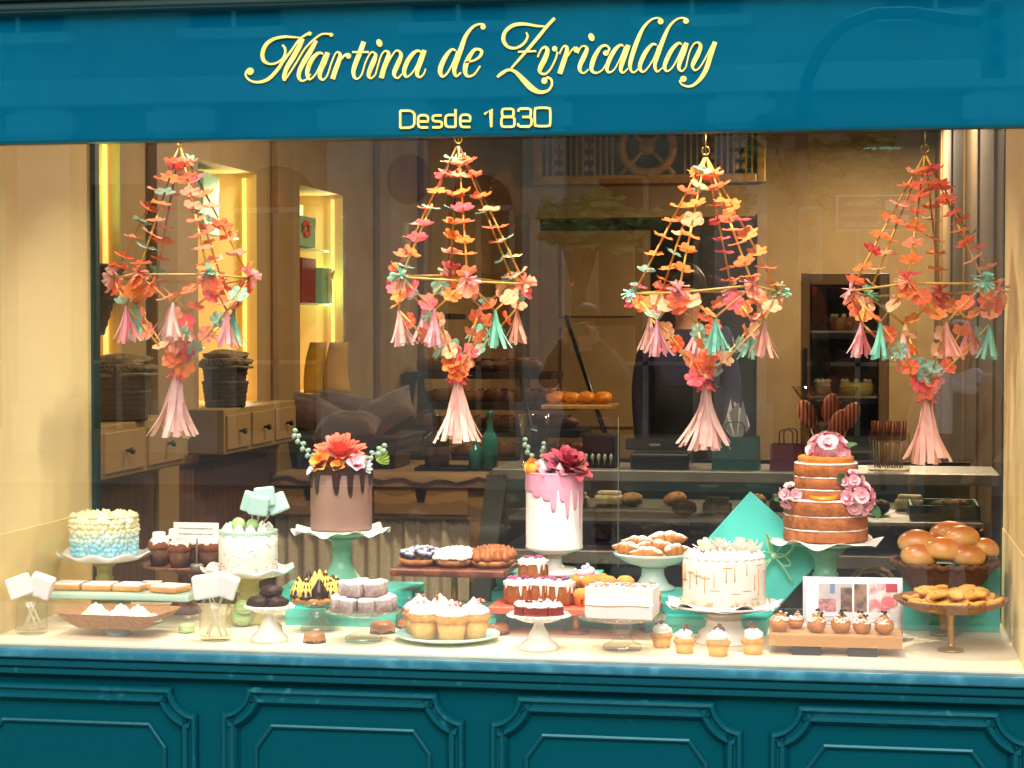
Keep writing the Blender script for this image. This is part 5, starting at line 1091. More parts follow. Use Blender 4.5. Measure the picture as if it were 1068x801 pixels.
for j in range(7): leaf(mb, (-24*k,-20*k,hc+.004), (-.5+.12*j,-.6,-.9+.15*j), (0,-1,.2), .035, .008)
for j in range(4): leaf(mb, (28*k,-12*k,hc), (.8,-.3,-.7+.5*j), (0,-1,.2), .028, .007)
mb.build('silver_leaf', m_dusty, t); mb = MB()
for j in range(6): leaf(mb, (36*k,8*k,hc+.02), (.5+.1*j,-.2,.9-.25*j), (0,-1,.3), .04, .010)
mb.build('lime_leaf', m_lime, t)
# powdered cubes on pressed glass
t, p, R = stand('cake_stand', 'beaded pressed glass cake stand of powdered cubes', 379, 637, 78, .19, Z0, m_clear, m_clear, style='beaded', stem=.018, foot=.50, h_rim=.004)
k = S(p); cb = None; rn = random.Random(2)
for lay, n, q, z in ((0,9,26,0),(0,3,9,0),(1,5,17,15.5),(1,1,0,15.5)):
    for i in range(n):
        a = i*2*PI/n+(.35 if lay else 0)+PI/2; pos = p+Vector((q*k*math.cos(a), q*k*math.sin(a), .003+z*k)); rz = a+rn.uniform(-.25,.25)
        lab = 'powder sugared cube in the lower ring on the beaded glass stand' if lay == 0 else 'powder sugared cube heaped on top on the beaded glass stand'; gr = 'lower powder sugared cubes' if lay == 0 else 'upper powder sugared cubes'
        if cb is None: mb = MB(); mb.box((0,0,7.5*k), (17*k,16*k,15*k), 2.6*k, seg=3); mb.v = [tuple(Vector(v)*(1+.07*noise.noise(Vector(v)*90))) for v in mb.v]; mb.s = [True]*len(mb.s); cb = single('sugared_cube', mb, m_sugar, lab, 'sweet', pos, (0,0,rz), gr)
        else: o = dup(cb, pos, rz, lab, rot=(rn.uniform(-.06,.06),rn.uniform(-.06,.06),rz)); o['group'] = gr
# pink cupcakes on the pale plate
p = onZ(467, 668, Z0); k = S(p); mb = MB(); R = 55*k; mb.lathe([(.001,.001),(R*.55,.001),(R*.6,.004),(R*.95,.014),(R,.019),(R*.99,.022),(R*.9,.017),(R*.62,.009),(.001,.009)], 64)
single('plate', mb, mat('pale aqua glaze','#b9dcd8',None,rough=.25,coat=.4), 'flat pale aqua plate of pink frosted cupcakes', 'plate', p); zt = p.z+.010
def cupcake(r, h, frost, topk, name='cupcake'):
    t = thing(name, 'x', 'cupcake', (0,0,0)); mb = MB(); mb.lathe([(.001,0),(r*.72,0),(r*.90,h*.55),(r*.88,h*.55),(.001,h*.56)], 54, (0,0,0), lambda a,i,q,z: (q*(1+.02*math.cos(18*a)*(q > r*.5)), z)); mb.build('base', m_case, t)
    mb = MB(); mb.lathe([(r*.88,h*.52),(r*1.02,h*.60),(r*1.03,h*.68),(r*.86,h*.80),(.001,h*.86)], 30, (0,0,0), lambda a,i,q,z: (q*(1+.03*noise.noise(Vector((math.cos(a)*2,math.sin(a)*2,i)))), z)); mb.build('sponge_top', m_sponge, t)
    mb = MB()
    if topk == 'pink':
        for q in range(7): a = q*2*PI/7; star(mb, (r*.58*math.cos(a),r*.58*math.sin(a),h*.76), r*.42, h*.28, 6, .9)
        for q in range(4): a = q*PI/2+.4; star(mb, (r*.25*math.cos(a),r*.25*math.sin(a),h*.92), r*.34, h*.26, 6, .9)
        star(mb, (0,0,h*1.04), r*.28, h*.26, 6, .9)
    else: swirl(mb, (0,0,h*.76), r*.92, h*.46, 2.3, r*.36)
    mb.build('frosting', frost, t); return t
cs = []
for m_, in ((m_frostw,),(m_pinkf,)): cs.append(cupcake(17*k, 33*k, m_, 'pink'))
mb = MB(); rn = random.Random(6)
for i, (px, dy, mi, lab) in enumerate(((443,-.03,0,'white and pink cupcake at the left of the pale plate'),(471,-.055,0,'front white frosted cupcake on the pale plate'),(494,-.005,0,'white frosted cupcake at the right of the pale plate'),(459,.05,1,'pink frosted cupcake at the back of the pale plate'),(437,.035,1,'pink frosted cupcake behind the left one on the pale plate'))):
    q = onY(px, 655, p.y+dy); pos = (q.x, p.y+dy, zt)
    if i == 0: o = cs[0]; o.location = pos
    elif i == 3: o = cs[1]; o.location = pos
    else: o = dup(cs[mi], pos, i)
    o['label'] = lab; o['group'] = 'frosted cupcakes on the pale plate'
    mb = MB(); 
    for j in range(3): mb.ico((rn.gauss(0,.010),-.012+rn.gauss(0,.008),(36+rn.uniform(0,5))*k), .0055, 1, (1,1,.7), .3, 2, j)
    mb.build('topping', m_macp if i in (0,1) else m_nut, o)
# tarts on the square wooden tray
p = onY(474, 591, .50); k = S(p); H = p.z-(Z0+BH); t = thing('tart_tray', 'rounded square reddish wooden tray on a brass stem', 'cake stand', (p.x,.50,Z0+BH))
mb = MB(); mb.box((0,.0,H-.006), (121*k,.22,.022), .010, seg=3); mb.build('tray', m_cher, t); mb = MB(); mb.lathe([(.001,.001),(.045,.001),(.045,.006),(.012,.012),(.0095,.02),(.0095,H-.02),(.02,H-.016),(.001,H-.0155)], 28); mb.build('stem', m_brass, t)
zt = p.z+.006
def tart(px, wpx, lab, rz=0):
    q = onY(px, 588, .50); r = wpx*S(q)/2; t = thing('tart', lab, 'tart', (q.x,.50,zt), rz); t.scale = (1,1.45,1); mb = MB(); mb.lathe([(.001,0),(r*.86,0),(r,.018),(r*.93,.019),(.001,.016)], 60, (0,0,0), lambda a,i,q_,z: (q_*(1+.03*math.cos(26*a)*(q_ > r*.5)), z)); mb.build('crust', m_crust, t); return t, r
t, r = tart(439, 45, 'tart heaped with sugared blueberries, left on the wooden tray'); mb = MB(); rn = random.Random(1)
for i in range(70): a, q = rn.uniform(0,6.28), r*.86*math.sqrt(rn.random()); mb.ico((q*math.cos(a),q*math.sin(a)*.95,.022+.016*(1-(q/r)**2)+rn.uniform(0,.006)), 3.7*k, 2, (1,.75,1))
mb.build('blueberries', m_blue, t)
t, r = tart(476, 46, 'white cream tart with two green leaves, middle on the wooden tray'); mb = MB()
for i in range(34): a, q = i*2.4, r*.88*math.sqrt((i+.5)/34); star(mb, (q*math.cos(a),q*math.sin(a),.016+.012*(1-(q/r)**2)), 6*k, 9*k, 6, .7)
mb.build('cream', m_frostw, t); mb = MB(); mb.ico((-.004,-.02,.040), .010, 1, (1,.7,.4), .4, 2, 1); mb.ico((.016,.014,.042), .010, 1, (1,.7,.4), .4, 2, 4); mb.build('green_garnish', m_gtin, t)
t, r = tart(514, 46, 'tart piped with caramel cream peaks, right on the wooden tray'); mb = MB()
for i in range(44): a, q = i*2.4, r*.90*math.sqrt((i+.5)/44); star(mb, (q*math.cos(a),q*math.sin(a),.016+.010*(1-(q/r)**2)), 5.2*k, 12*k, 6, .7)
mb.build('caramel_cream', m_caram, t)
# ---------------------------------------------------------------- right half of the display
z3 = Z0+2*BH+.042
t, p, R = stand('cake_stand', 'tall white pedestal under the white cake with pink drips', 578, 573, 56, .60, z3-.001, m_milk, m_milk, stem=.021, foot=.95, h_rim=.002)
k = S(p); rc = 29.5*k; hc = 79*k; t = thing('drip_cake', 'tall white cake with pink glaze running down under dusky roses', 'cake', p+Vector((0,0,.003)))
mb = MB(); mb.lathe([(.001,0),(rc,0),(rc*1.015,.002),(rc*1.015,.008),(rc,.010),(rc,hc-.006),(rc*.98,hc),(.001,hc)], 64); mb.build('body', m_fond, t)
mb = MB(); drip(mb, rc, hc, 9, .05, .10, 4, th=.0035, fixed=[(-1.57+d,l,w) for d,l,w in ((-1.3,.050,2.2),(-.9,.052,2),(-.5,.066,2),(-.1,.075,2.0),(.12,.105,1.1),(.45,.078,1.2),(.62,.125,.7),(.95,.10,.9),(1.25,.155,.5),(1.6,.09,1.5),(2.2,.07,2),(2.9,.06,2.2),(3.6,.08,2),(4.2,.06,2))]); mb.build('pink_glaze', m_pinkg, t)
mb = MB(); bloom(mb, (14*k,-6*k,hc+.012), 24*k, (.45,-.35,1), ((9,.05,.3,1.15),(9,.35,.4,1),(8,.7,.4,.85),(6,1.1,.3,.65)), 12, .38); mb.build('rose', m_rose, t)
mb = MB(); bloom(mb, (-4*k,-20*k,hc+.004), 12*k, (0,-.6,.8), ((6,.2,.4,1),(6,.7,.4,.8)), 14, .35); bloom(mb, (2*k,-8*k,hc+.02), 11*k, (-.2,-.5,.8), ((6,.3,.4,1),(5,.9,.4,.8)), 15, .35); mb.build('mauve_flower', m_lil, t)
mb = MB(); bloom(mb, (-19*k,-10*k,hc+.012), 11*k, (-.4,-.7,.6), ((5,.3,.7,1),(5,.8,.6,.8)), 16, .55); mb.ico((-20*k,-14*k,hc+.010), 8*k, 2, (1,1,.9), .1); mb.build('orange_fruit', m_orng, t)
mb = MB(); [star(mb, (x*k,-25*k+abs(x)*.3*k,hc), 5*k, 12*k, 6, .6) for x in (-8,9)]; mb.ico((-12*k,-8*k,hc+.024), 8*k, 2, (1,1,.8), .3, 2); mb.build('pink_meringue', m_pinkf, t)
mb = MB(); sprig(mb, [(-14*k,0,hc+.01),(-24*k,0,hc+.04),(-31*k,0,hc+.085)], 4, .016); sprig(mb, [(-10*k,4*k,hc+.01),(-14*k,4*k,hc+.04),(-12*k,4*k,hc+.075)], 3, .014); mb.build('eucalyptus_sprig', m_euc, t)

# coral tray with bundts and mini muffins
p = onY(601, 630, .42); k = S(p); H = p.z-Z0; t = thing('coral_tray', 'long coral red tray on a brass stem', 'cake stand', (p.x,.42,Z0))
mb = MB(); mb.box((0,.0,H-.008), (174*k,.20,.020), .006, seg=3); mb.build('tray', m_coralt, t); mb = MB(); mb.lathe([(.001,.001),(.036,.001),(.035,.007),(.012,.013),(.0105,.02),(.0105,H-.02),(.022,H-.0185),(.001,H-.018)], 28); mb.build('stem', m_brass, t)
zt = p.z+.003
m_bundt = mat('bundt sponge','#a8642c','#8d4e20',50,.75,.0015,150)
def bundt(px, py, dy, lab, seed, z=0):
    q = onY(px, py, .42+dy); kk = S(q); r = 15.5*kk; h = 24*kk; t = thing('iced_cake', lab, 'cake', (q.x,.42+dy,zt+z), seed); mb = MB(); mb.lathe([(.001,0),(r*.9,0),(r,h*.2),(r*.97,h*.75),(r*.8,h*.97),(.001,h)], 48, (0,0,0), lambda a,i,q_,z_: (q_*(1+.05*math.cos(10*a)), z_)); mb.build('body', m_bundt, t)
    mb = MB(); drip(mb, r*1.0, h*.93, 11, .008, .038, seed, th=.003, seg=110, sharp=.8); mb.lathe([(r*1.0,h*.93),(r*.8,h*1.06),(.001,h*1.08)], 32); mb.build('icing', m_icing if seed != 4 else m_icing, t)
    mb = MB(); rn = random.Random(seed)
    for i in range(6): a = i*1.1; bloom(mb, (r*.55*math.cos(a),r*.55*math.sin(a),h*1.07), .010, (rn.gauss(0,.3),rn.gauss(0,.3),1), ((5,.4,.4,1),), i, .6)
    mb.build('flower_topping', mat('violet petals','#7c5a8c','#c04f74',90,.6) if 'violet petals' not in bpy.data.materials else bpy.data.materials['violet petals'], t)
bundt(541,628,-.03,'iced brown cake at the left end of the coral tray',1); bundt(562,628,-.01,'iced brown cake in the middle of the three on the coral tray',2); bundt(584,628,-.03,'iced brown cake right of the middle one on the coral tray',3); bundt(556,608,.03,'iced cake with violet petals set on top of the others on the coral tray',4, .050)
mnf = None
for i, (px, dy, z, lab) in enumerate(((607,-.04,0,'l'),(624,-.045,0,'l'),(642,-.04,0,'l'),(615,.0,.030,'u'),(634,.0,.030,'u'),(652,.01,.030,'u'),(604,.03,.030,'u'),(660,-.03,0,'l'),(680,-.02,.0,'r'),(669,.02,0,'l'),(626,.04,.032,'u'),(600,.05,0,'l'))):
    q = onY(px, 625, .42+dy); kk = S(q); r = 9.5*kk
    lb = {'l':'mini muffin in the lower layer of the heap on the coral tray','u':'mini muffin in the upper layer of the heap on the coral tray','r':'mini muffin at the right end of the coral tray'}[lab]; gr = {'l':'lower mini muffins','u':'upper mini muffins','r':None}[lab]
    if mnf is None:
        mnf = thing('mini_muffin', lb, 'muffin', (0,0,0)); mb = MB(); mb.lathe([(.001,0),(r*.75,0),(r*.95,r*.9),(r*1.05,r*1.1),(r*1.0,r*1.45),(r*.6,r*1.8),(.001,r*1.9)], 32, (0,0,0), lambda a,i,q_,z_: (q_*(1+.03*noise.noise(Vector((math.cos(a)*2,math.sin(a)*2,z_*50)))), z_)); mb.build('body', m_sponge, mnf)
        mb = MB(); rn = random.Random(1); [mb.ico((r*.9*math.cos(a_),r*.9*math.sin(a_),r*rn.uniform(.4,1.4)), .003, 1) for a_ in (rn.uniform(0,6.28) for _ in range(9))]; mb.build('chocolate_chips', m_bits, mnf); o = mnf
    else: o = dup(mnf, (0,0,0), i*1.7, lb)
    o.location = (q.x,.42+dy,zt+z)
    if gr: o['group'] = gr
    elif 'group' in o: del o['group']
q = onY(612, 598, .45); mb = MB(); swirl(mb, (0,0,0), .034, .034, 2.2, .013); single('whipped_cream', mb, mat('lilac cream','#e3d3e0',None,rough=.5,sss=.1), 'swirl of lilac white cream on top of the mini muffins', 'cream', (q.x,.45,zt+.062))
# red velvet on milk glass
t, p, R = stand('cake_stand', 'small scalloped milk glass stand under the red velvet cake', 562, 643, 63, .14, Z0, m_milk, m_milk, style='scallop', stem=.012, foot=.66, h_rim=.006)
k = S(p); r = 26*k; t = thing('red_velvet_cake', 'sliced red velvet cake with white cream on top', 'cake', p+Vector((0,0,.002)))
for i in range(6):
    a0, a1 = i*PI/3+.03, (i+1)*PI/3-.03; mb = MB(); pl = [(.003*math.cos((a0+a1)/2),.003*math.sin((a0+a1)/2))]+[(r*math.cos(a0+(a1-a0)*j/8),r*math.sin(a0+(a1-a0)*j/8)) for j in range(9)]; mb.prism(pl, 0, 11*k); o = mb.build('slice', m_red, t)
    mb = MB(); rn = random.Random(i)
    for j in range(12): a = rn.uniform(a0+.08,a1-.08); q = r*rn.uniform(.35,.93); star(mb, (q*math.cos(a),q*math.sin(a),11*k-.001), .010, .011, 6, .7)
    mb.build('cream', m_frostw, o)
mb = MB(); bits(mb, (0,0,11*k+.010), r*.8, 14, .006, .003, 7, .5); mb.build('red_crumbs', m_red, t)
# white frosted slab on pressed glass
t, p, R = stand('cake_stand', 'beaded pressed glass stand under the white frosted block cake', 649, 643, 90, .17, Z0, m_clear, m_clear, style='beaded', stem=.019, foot=.45, h_rim=.004)
k = S(p); t = thing('block_cake', 'rectangular white frosted cake on a pressed glass stand', 'cake', p+Vector((0,0,.003)), R_(-4))
mb = MB(); mb.box((0,0,16*k), (72*k,.105,32*k), .006, seg=3); mb.build('body', m_frostw, t); mb = MB(); mb.box((2*k,-.062,8*k), (70*k,.03,16*k), .006, seg=3); mb.build('slice', m_frostw, t)
mb = MB(); rn = random.Random(3)
for i in range(70): mb.box((rn.uniform(-35,35)*k, rn.uniform(-.05,.05), 32*k+.001), (.008,.004,.003), .001, Matrix.Identity(4), rz=rn.uniform(0,3))
mb.build('almond_flakes', m_nut, t); mb = MB(); mb.tube(cr([(-34*k,-.0785,14.5*k),(-10*k,-.079,13.5*k),(12*k,-.079,15*k),(34*k,-.0785,14*k)],6), .0012, 5); mb.build('filling_line', m_drz, t)
# croissant bowl
zc2 = Z0+2*BH
p = onY(681, 578, .62); k = S(p); R = 41*k; H = p.z-zc2; t = thing('footed_bowl', 'white footed bowl holding sugared croissants', 'bowl', (p.x,.62,zc2))
mb = MB(); mb.lathe([(.001,H-.035),(R*.35,H-.034),(R*.7,H-.022),(R*.97,H-.002),(R,H+.004),(R*.97,H+.006),(R*.7,H-.012),(.001,H-.022)], 60, (0,0,0), lambda a,i,q,z: (q*(1+.012*math.cos(30*a)*(q > R*.9)), z)); mb.build('bowl', m_mintl if 0 else mat('pale aqua porcelain','#d5e2db',None,rough=.3,coat=.3), t)
mb = MB(); mb.lathe([(.001,.001),(R*.55,.001),(R*.56,.008),(R*.40,.018),(R*.30,H*.4),(R*.28,H*.6),(R*.34,H-.036),(.001,H-.0345)], 40); mb.build('foot', bpy.data.materials['pale aqua porcelain'], t)
def croissant(pos, L, rot, lab, seed):
    P = []; rs = []; n = 44
    for i in range(n+1):
        t_ = i/n; a = -1.0+2.0*t_; P.append((L*.62*math.sin(a), L*.5*(1-math.cos(a)), 0)); rs.append(L*.255*(math.sin(PI*min(.96,max(.04,t_)))**.7)*(.84+.22*abs(math.sin(t_*PI*3.5+.3))))
    mb = MB(); mb.tube(P, rs, 16, flat=.9); mb.v = [tuple(Vector(v)*(1+.10*noise.noise(Vector(v)*30+Vector((seed,0,0))))) for v in mb.v]; return single('croissant', mb, m_crois, lab, 'croissant', pos, rot, 'croissants in the white bowl')
for i, (px, py, dy, rx, rz, L, lab) in enumerate(((655,572,-.02,.2,2.6,.085,'croissant at the left of the white bowl, end towards the viewer'),(683,570,.02,.1,3.3,.095,'long croissant across the middle of the white bowl'),(704,574,-.02,.0,3.9,.085,'croissant at the right of the white bowl'),(667,566,.03,.2,2.9,.09,'croissant piled at the back left of the white bowl'),(695,562,.05,.1,3.4,.10,'topmost croissant in the white bowl'),(676,577,-.05,.0,3.0,.085,'croissant lying lowest at the front of the white bowl'))):
    croissant(onY(px, py, .62+dy), L, (rx, 0, rz), lab, i)
# big white cake with caramel lines
t, p, R = stand('cake_stand', 'wide white cake stand under the caramel lined white cake', 755, 631, 118, .33, Z0, m_white, m_white, stem=.045, foot=.52, h_rim=.003)
k = S(p); mb = MB(); r2 = 55*k
doily(p+Vector((0,0,.003)), r2*1.08, 'white crinkled paper under the caramel lined white cake', 11, 2)
rc = 42.5*k; hc = 47*k; t = thing('caramel_cake', 'round white cake with caramel lines and white cream petals on top', 'cake', p+Vector((0,0,.008)))
mb = MB(); mb.lathe([(.001,0),(rc,0),(rc*1.012,hc*.3),(rc,hc*.6),(rc*1.01,hc*.9),(rc*.97,hc),(.001,hc)], 64, (0,0,0), lambda a,i,q,z: (q*(1+.01*noise.noise(Vector((math.cos(a)*4,math.sin(a)*4,i)))), z)); mb.build('body', m_frost, t)
mb = MB(); rn = random.Random(12)
for i in range(26):
    a = 2*PI*i/26+rn.uniform(-.06,.06); z1 = hc*rn.uniform(.55,.98); z0 = z1-hc*rn.uniform(.25,.6); z0 = max(.01,z0); mb.tube([(rc*1.012*math.cos(a),rc*1.012*math.sin(a),z0),(rc*1.013*math.cos(a),rc*1.013*math.sin(a),(z0+z1)/2),(rc*1.008*math.cos(a),rc*1.008*math.sin(a),z1)], [.0015,.0009,.0013], 5)
    z = rn.uniform(.15,.9)*hc; mb.tube([(rc*1.014*math.cos(a+s2*.045),rc*1.014*math.sin(a+s2*.045),z) for s2 in range(-2,4)], .0013, 5)
mb.build('caramel_lines', m_drz, t)
mb = MB()
for i in range(26): a = i*2*PI/26; star(mb, (rc*.86*math.cos(a),rc*.86*math.sin(a),hc-.002), .015, .022, 6, .9)
for i in range(30): a, q = i*2.4, rc*.7*math.sqrt((i+.5)/30); star(mb, (q*math.cos(a),q*math.sin(a),hc-.002), .015, .026, 6, .9)
mb.build('cream_stars', m_frostw, t)
mb = MB(); rn = random.Random(5)
for (x, y) in ((-20*k,-4*k),(16*k,2*k),(-4*k,10*k),(30*k,-8*k)):
    for j in range(20): d = Vector((rn.gauss(0,.55),rn.gauss(0,.55),rn.uniform(.35,1))).normalized(); petal(mb, (x,y,hc+.012), d, (-d.x,-d.y,.6), rn.uniform(.026,.042), .013, .25, .1, 3)
mb.build('cream_petals', m_petw, t)
mb = MB()
for i in range(26): a = rn.uniform(0,6.28); q = rc*rn.uniform(1.02,1.14); mb.ico((q*math.cos(a),q*math.sin(a),.006), .0045, 1, (1,1,.7), .3, 2, i)
bits(mb, (0,-12*k,hc+.022), 9*k, 9, .0045, .004, 4); mb.build('caramel_crumbs', m_drz, t)
# front cupcakes
cc = cupcake(16*k, 27*k, m_frostw, 'swirl'); first = True; rn = random.Random(9)
for i, (px, py, lab) in enumerate(((690,675,'small cupcake at the left end of the front row, right of the glass stand'),(714,681,'second cupcake from the left in the front row'),(749,684,'third cupcake from the left in the front row, below the wide cake stand'),(785,682,'cupcake at the right end of the front row beside the wooden board'))):
    q = onZ(px, py, Z0); o = cc if first else dup(cc, (0,0,0), i*1.3); first = False; o['label'] = lab; o['group'] = 'cupcakes in the front row'; o.location = q; s_ = .70 if i < 2 else .76; o.scale = (s_,s_,s_)
    mb = MB(); kk = k
    for j in range(9): a, qq = rn.uniform(0,6.28), rn.uniform(.002,.020); mb.ico((qq*math.cos(a),-.004+qq*math.sin(a),32*kk+.016-.4*qq+.004*j*(j < 3)), .0075*rn.uniform(.6,1.1), 1, (1,.8,.7), .35, 2, j)
    mb.build('topping', mat('red brown topping','#7a3a2a','#5a2a1c',60,.6) if 'red brown topping' not in bpy.data.materials else bpy.data.materials['red brown topping'], o)
# two tier naked cake
t, p, R = stand('cake_stand', 'tall mint green cake stand under the two tier layered cake', 861, 566, 90, .58, Z0, m_mintp, m_mintp, stem=.030, foot=.6, h_rim=.002)
doily(p+Vector((0,0,.003)), 58*S(p), 'white wavy paper doily under the two tier layered cake', 9, 4)
k = S(p); t = thing('layered_cake', 'two tier naked sponge cake with white cream layers and pink flowers', 'cake', p+Vector((0,0,.010)))
def tiers(R0, z0, hs, name):
    z = z0
    for i, h in enumerate(hs):
        mb = MB(); mb.lathe([(.001,z),(R0*.99,z),(R0,z+h*.1),(R0*1.005,z+h*.5),(R0*.995,z+h*.95),(R0*.98,z+h),(.001,z+h)], 56, (0,0,0), lambda a,j,q,zz: (q*(1+.012*noise.noise(Vector((math.cos(a)*4,math.sin(a)*4,zz*60)))), zz)); mb.build('sponge_layer', m_naked, t)
        z += h
        mb = MB(); mb.lathe([(.001,z),(R0*.97,z),(R0*.995,z+.002),(R0*.985,z+.005),(.001,z+.005)], 72, (0,0,0), lambda a,j,q,zz: (q*(1+.04*noise.noise(Vector((math.cos(a)*7,math.sin(a)*7,z0+i)))), zz)); mb.build('cream_layer', m_frostw, t); z += .0048
    return z
z1 = tiers(43.5*k, 0, (11*k,12.5*k,14*k), 'b'); z2 = tiers(33*k, z1, (9*k,11*k,12*k), 't')
mb = MB(); mb.lathe([(.001,z2),(29*k,z2),(29*k,z2+6*k),(27*k,z2+7*k),(.001,z2+7*k)], 48); mb.build('sponge_layer', mat('orange sponge','#cf8436','#bf7226',40,.7), t); z2 += 7*k
def hydr(c, R, ax, seed, n=7):
    rn = random.Random(seed); mb = MB(); axv = Vector(ax).normalized(); e1, e2 = perp(axv)
    for i in range(n):
        a = i*2*PI/(n-1) if i else 0; q = R*.62*(i > 0); d = (axv*(1 if i == 0 else .55)+ (e1*math.cos(a)+e2*math.sin(a))*(0 if i == 0 else .8)).normalized(); bloom(mb, Vector(c)+e1*q*math.cos(a)+e2*q*math.sin(a)+axv*R*(.35 if i == 0 else .1), R*.55, d, ((5,.25,.35,1),(4,.8,.3,.6)), seed+i, .75)
    mb.build('pink_flower', m_fpink, t)
hydr((2*k,-10*k,z2+7*k), 21*k, (0,-.75,.65), 1, 8); hydr((-37*k,-24*k,z1+4*k), 13*k, (-.6,-.8,.3), 20, 5); hydr((34*k,-34*k,z1+4*k), 17*k, (.3,-.9,.3), 40, 7); hydr((28*k,-30*k,z1+20*k), 12*k, (.2,-.9,.3), 60, 5)
mb = MB(); leaf(mb, (14*k,-6*k,z2+6*k), (1,-.2,.35), (0,-.4,1), .05, .018); leaf(mb, (-40*k,-20*k,z1+4*k), (-1,-.2,-.35), (0,-1,.3), .036, .013); leaf(mb, (46*k,-28*k,z1-4*k), (.6,-.2,-.8), (0,-1,.3), .04, .013); leaf(mb, (20*k,-30*k,z1+18*k), (-.5,-.4,.7), (0,-1,.3), .034, .015); mb.build('green_leaf', m_fleaf, t)
mb = MB(); mb.tube([(-2*k+14*k*math.sin(a),-34*k-5*k*math.cos(a),z1+2*k+9*k*(1-math.cos(a*.9))*.6) for a in [(-1.3+.26*j) for j in range(11)]], [5*k*math.sin(PI*(j+.6)/11.5) for j in range(11)], 10, flat=.6); mb.build('orange_slice', mat('candied orange','#e8901e',None,rough=.25,coat=.4), t)
# open book
p = onY(890, 655, .40); k = S(p); t = thing('open_book', 'open recipe book with cake photographs standing upright', 'book', (p.x,.40,Z0)); t.rotation_euler = (R_(-10),0,R_(3))
m_page = mat('book page', '#e6e6ea', None, rough=.55); m_cov = mat('book cover', '#d8d6de', None, rough=.5)
hb = 66*k; wb = 49*k
for s2, nm in ((-1,'left'),(1,'right')):
    mb = MB(); n = 14; vs = []; fs = []
    for i in range(n+1):
        u = i/n; x = s2*wb*u; y = -.012*math.sin(PI*min(1,u*1.4))*(1-u*.5)-.004*u; hh = hb*(1.0 if s2 > 0 else .975)
        vs += [(x,y,.004),(x,y,hh),(x,y+.012+.004*(1-u),.004),(x,y+.012+.004*(1-u),hh)]
    for i in range(n):
        a = 4*i; b = a+4; fs += [[a,b,b+1,a+1],[a+2,a+3,b+3,b+2],[a+1,b+1,b+3,a+3],[a,a+2,b+2,b]]
    fs += [[4*n,4*n+2,4*n+3,4*n+1]]; mb.add(vs, [f if s2 > 0 else f[::-1] for f in fs], True); mb.build('pages', m_page, t)
mb = MB(); mb.box((0,.020,hb/2), (wb*2+.014,.004,hb+.008), .001); mb.build('cover', m_cov, t)
def pagey(u): return -.012*math.sin(PI*min(1,u*1.4))*(1-u*.5)-.004*u
def print_(x0, x1, z0, z1, m, name='photo', lift=.0012):
    s2 = -1 if x1 <= 0 else 1; mb = MB(); n = 8; vs = []; fs = []
    for i in range(n+1): x = x0+(x1-x0)*i/n; y = pagey(abs(x)/wb)-lift; vs += [(x,y,z0),(x,y,z1)]
    for i in range(n): fs.append([2*i,2*i+2,2*i+3,2*i+1])
    mb.add(vs, fs, True); return mb.build(name, m, t)
m_ph1 = mat('photo wall', '#b3a9ad', '#c3bcbd', 20, .4); m_ph2 = mat('photo table', '#9a7c68', '#5a4a48', 60, .4); m_ph3 = mat('photo pinks', '#d9d3d4', '#c77a82', 26, .4, contrast=(.45,.55)); m_phb = mat('photo blue', '#6d86b0', None, rough=.4); m_php = mat('photo pink cakes', '#c48a8c', '#8d5a62', 110, .4, contrast=(.4,.6)); m_phr = mat('photo red', '#c0404f', '#b03543', 20, .4)
print_(-36*k,-1*k,31*k,60*k,m_ph1); print_(1*k,14*k,31*k,60*k,m_ph2); print_(-36*k,-18*k,31*k,44*k,m_php,'photo',.0022); print_(-24*k,-19*k,50*k,60*k,m_phb,'photo',.0022); print_(-13*k,-1*k,31*k,56*k,m_ph2,'photo',.0022)
print_(16*k,46*k,31*k,61*k,m_ph3)
def disc(cx, cz, r, m, lift):
    mb = MB(); n = 24; y = pagey(cx/wb)-lift; mb.add([(cx+r*math.cos(2*PI*i/n), y, cz+r*.8*math.sin(2*PI*i/n)) for i in range(n)], [list(range(n))], False); mb.build('photo', m, t)
disc(35*k,43*k,9.5*k,mat('photo plate','#dfb7ae',None,rough=.4),.0035); disc(36*k,42*k,7*k,mat('photo pink macaron','#d4686f',None,rough=.4),.0045); print_(34*k,45.5*k,52*k,60.5*k,m_phr,'photo',.0024)
m_txt = mat('print grey', '#8a8a92', None, rough=.6); m_pgb = mat('page tint','#c9d3de',None,rough=.6)
print_(2*k,46*k,4*k,24*k,m_pgb,'tint')
for i in range(5):
    if i < 4: print_(-36*k,(-12-4*(i % 2))*k,(25-4*i)*k,(25.7-4*i)*k,m_txt,'text_line')
    print_(4*k,(40-5*(i % 3))*k,(20-4*i)*k,(20.7-4*i)*k,m_txt,'text_line',.0022)
text(t, 'Martina', 5*k, (-45*k,-.0052,8*k), (R_(90),R_(-90),0), m_txt, 'spine_text', .0002)
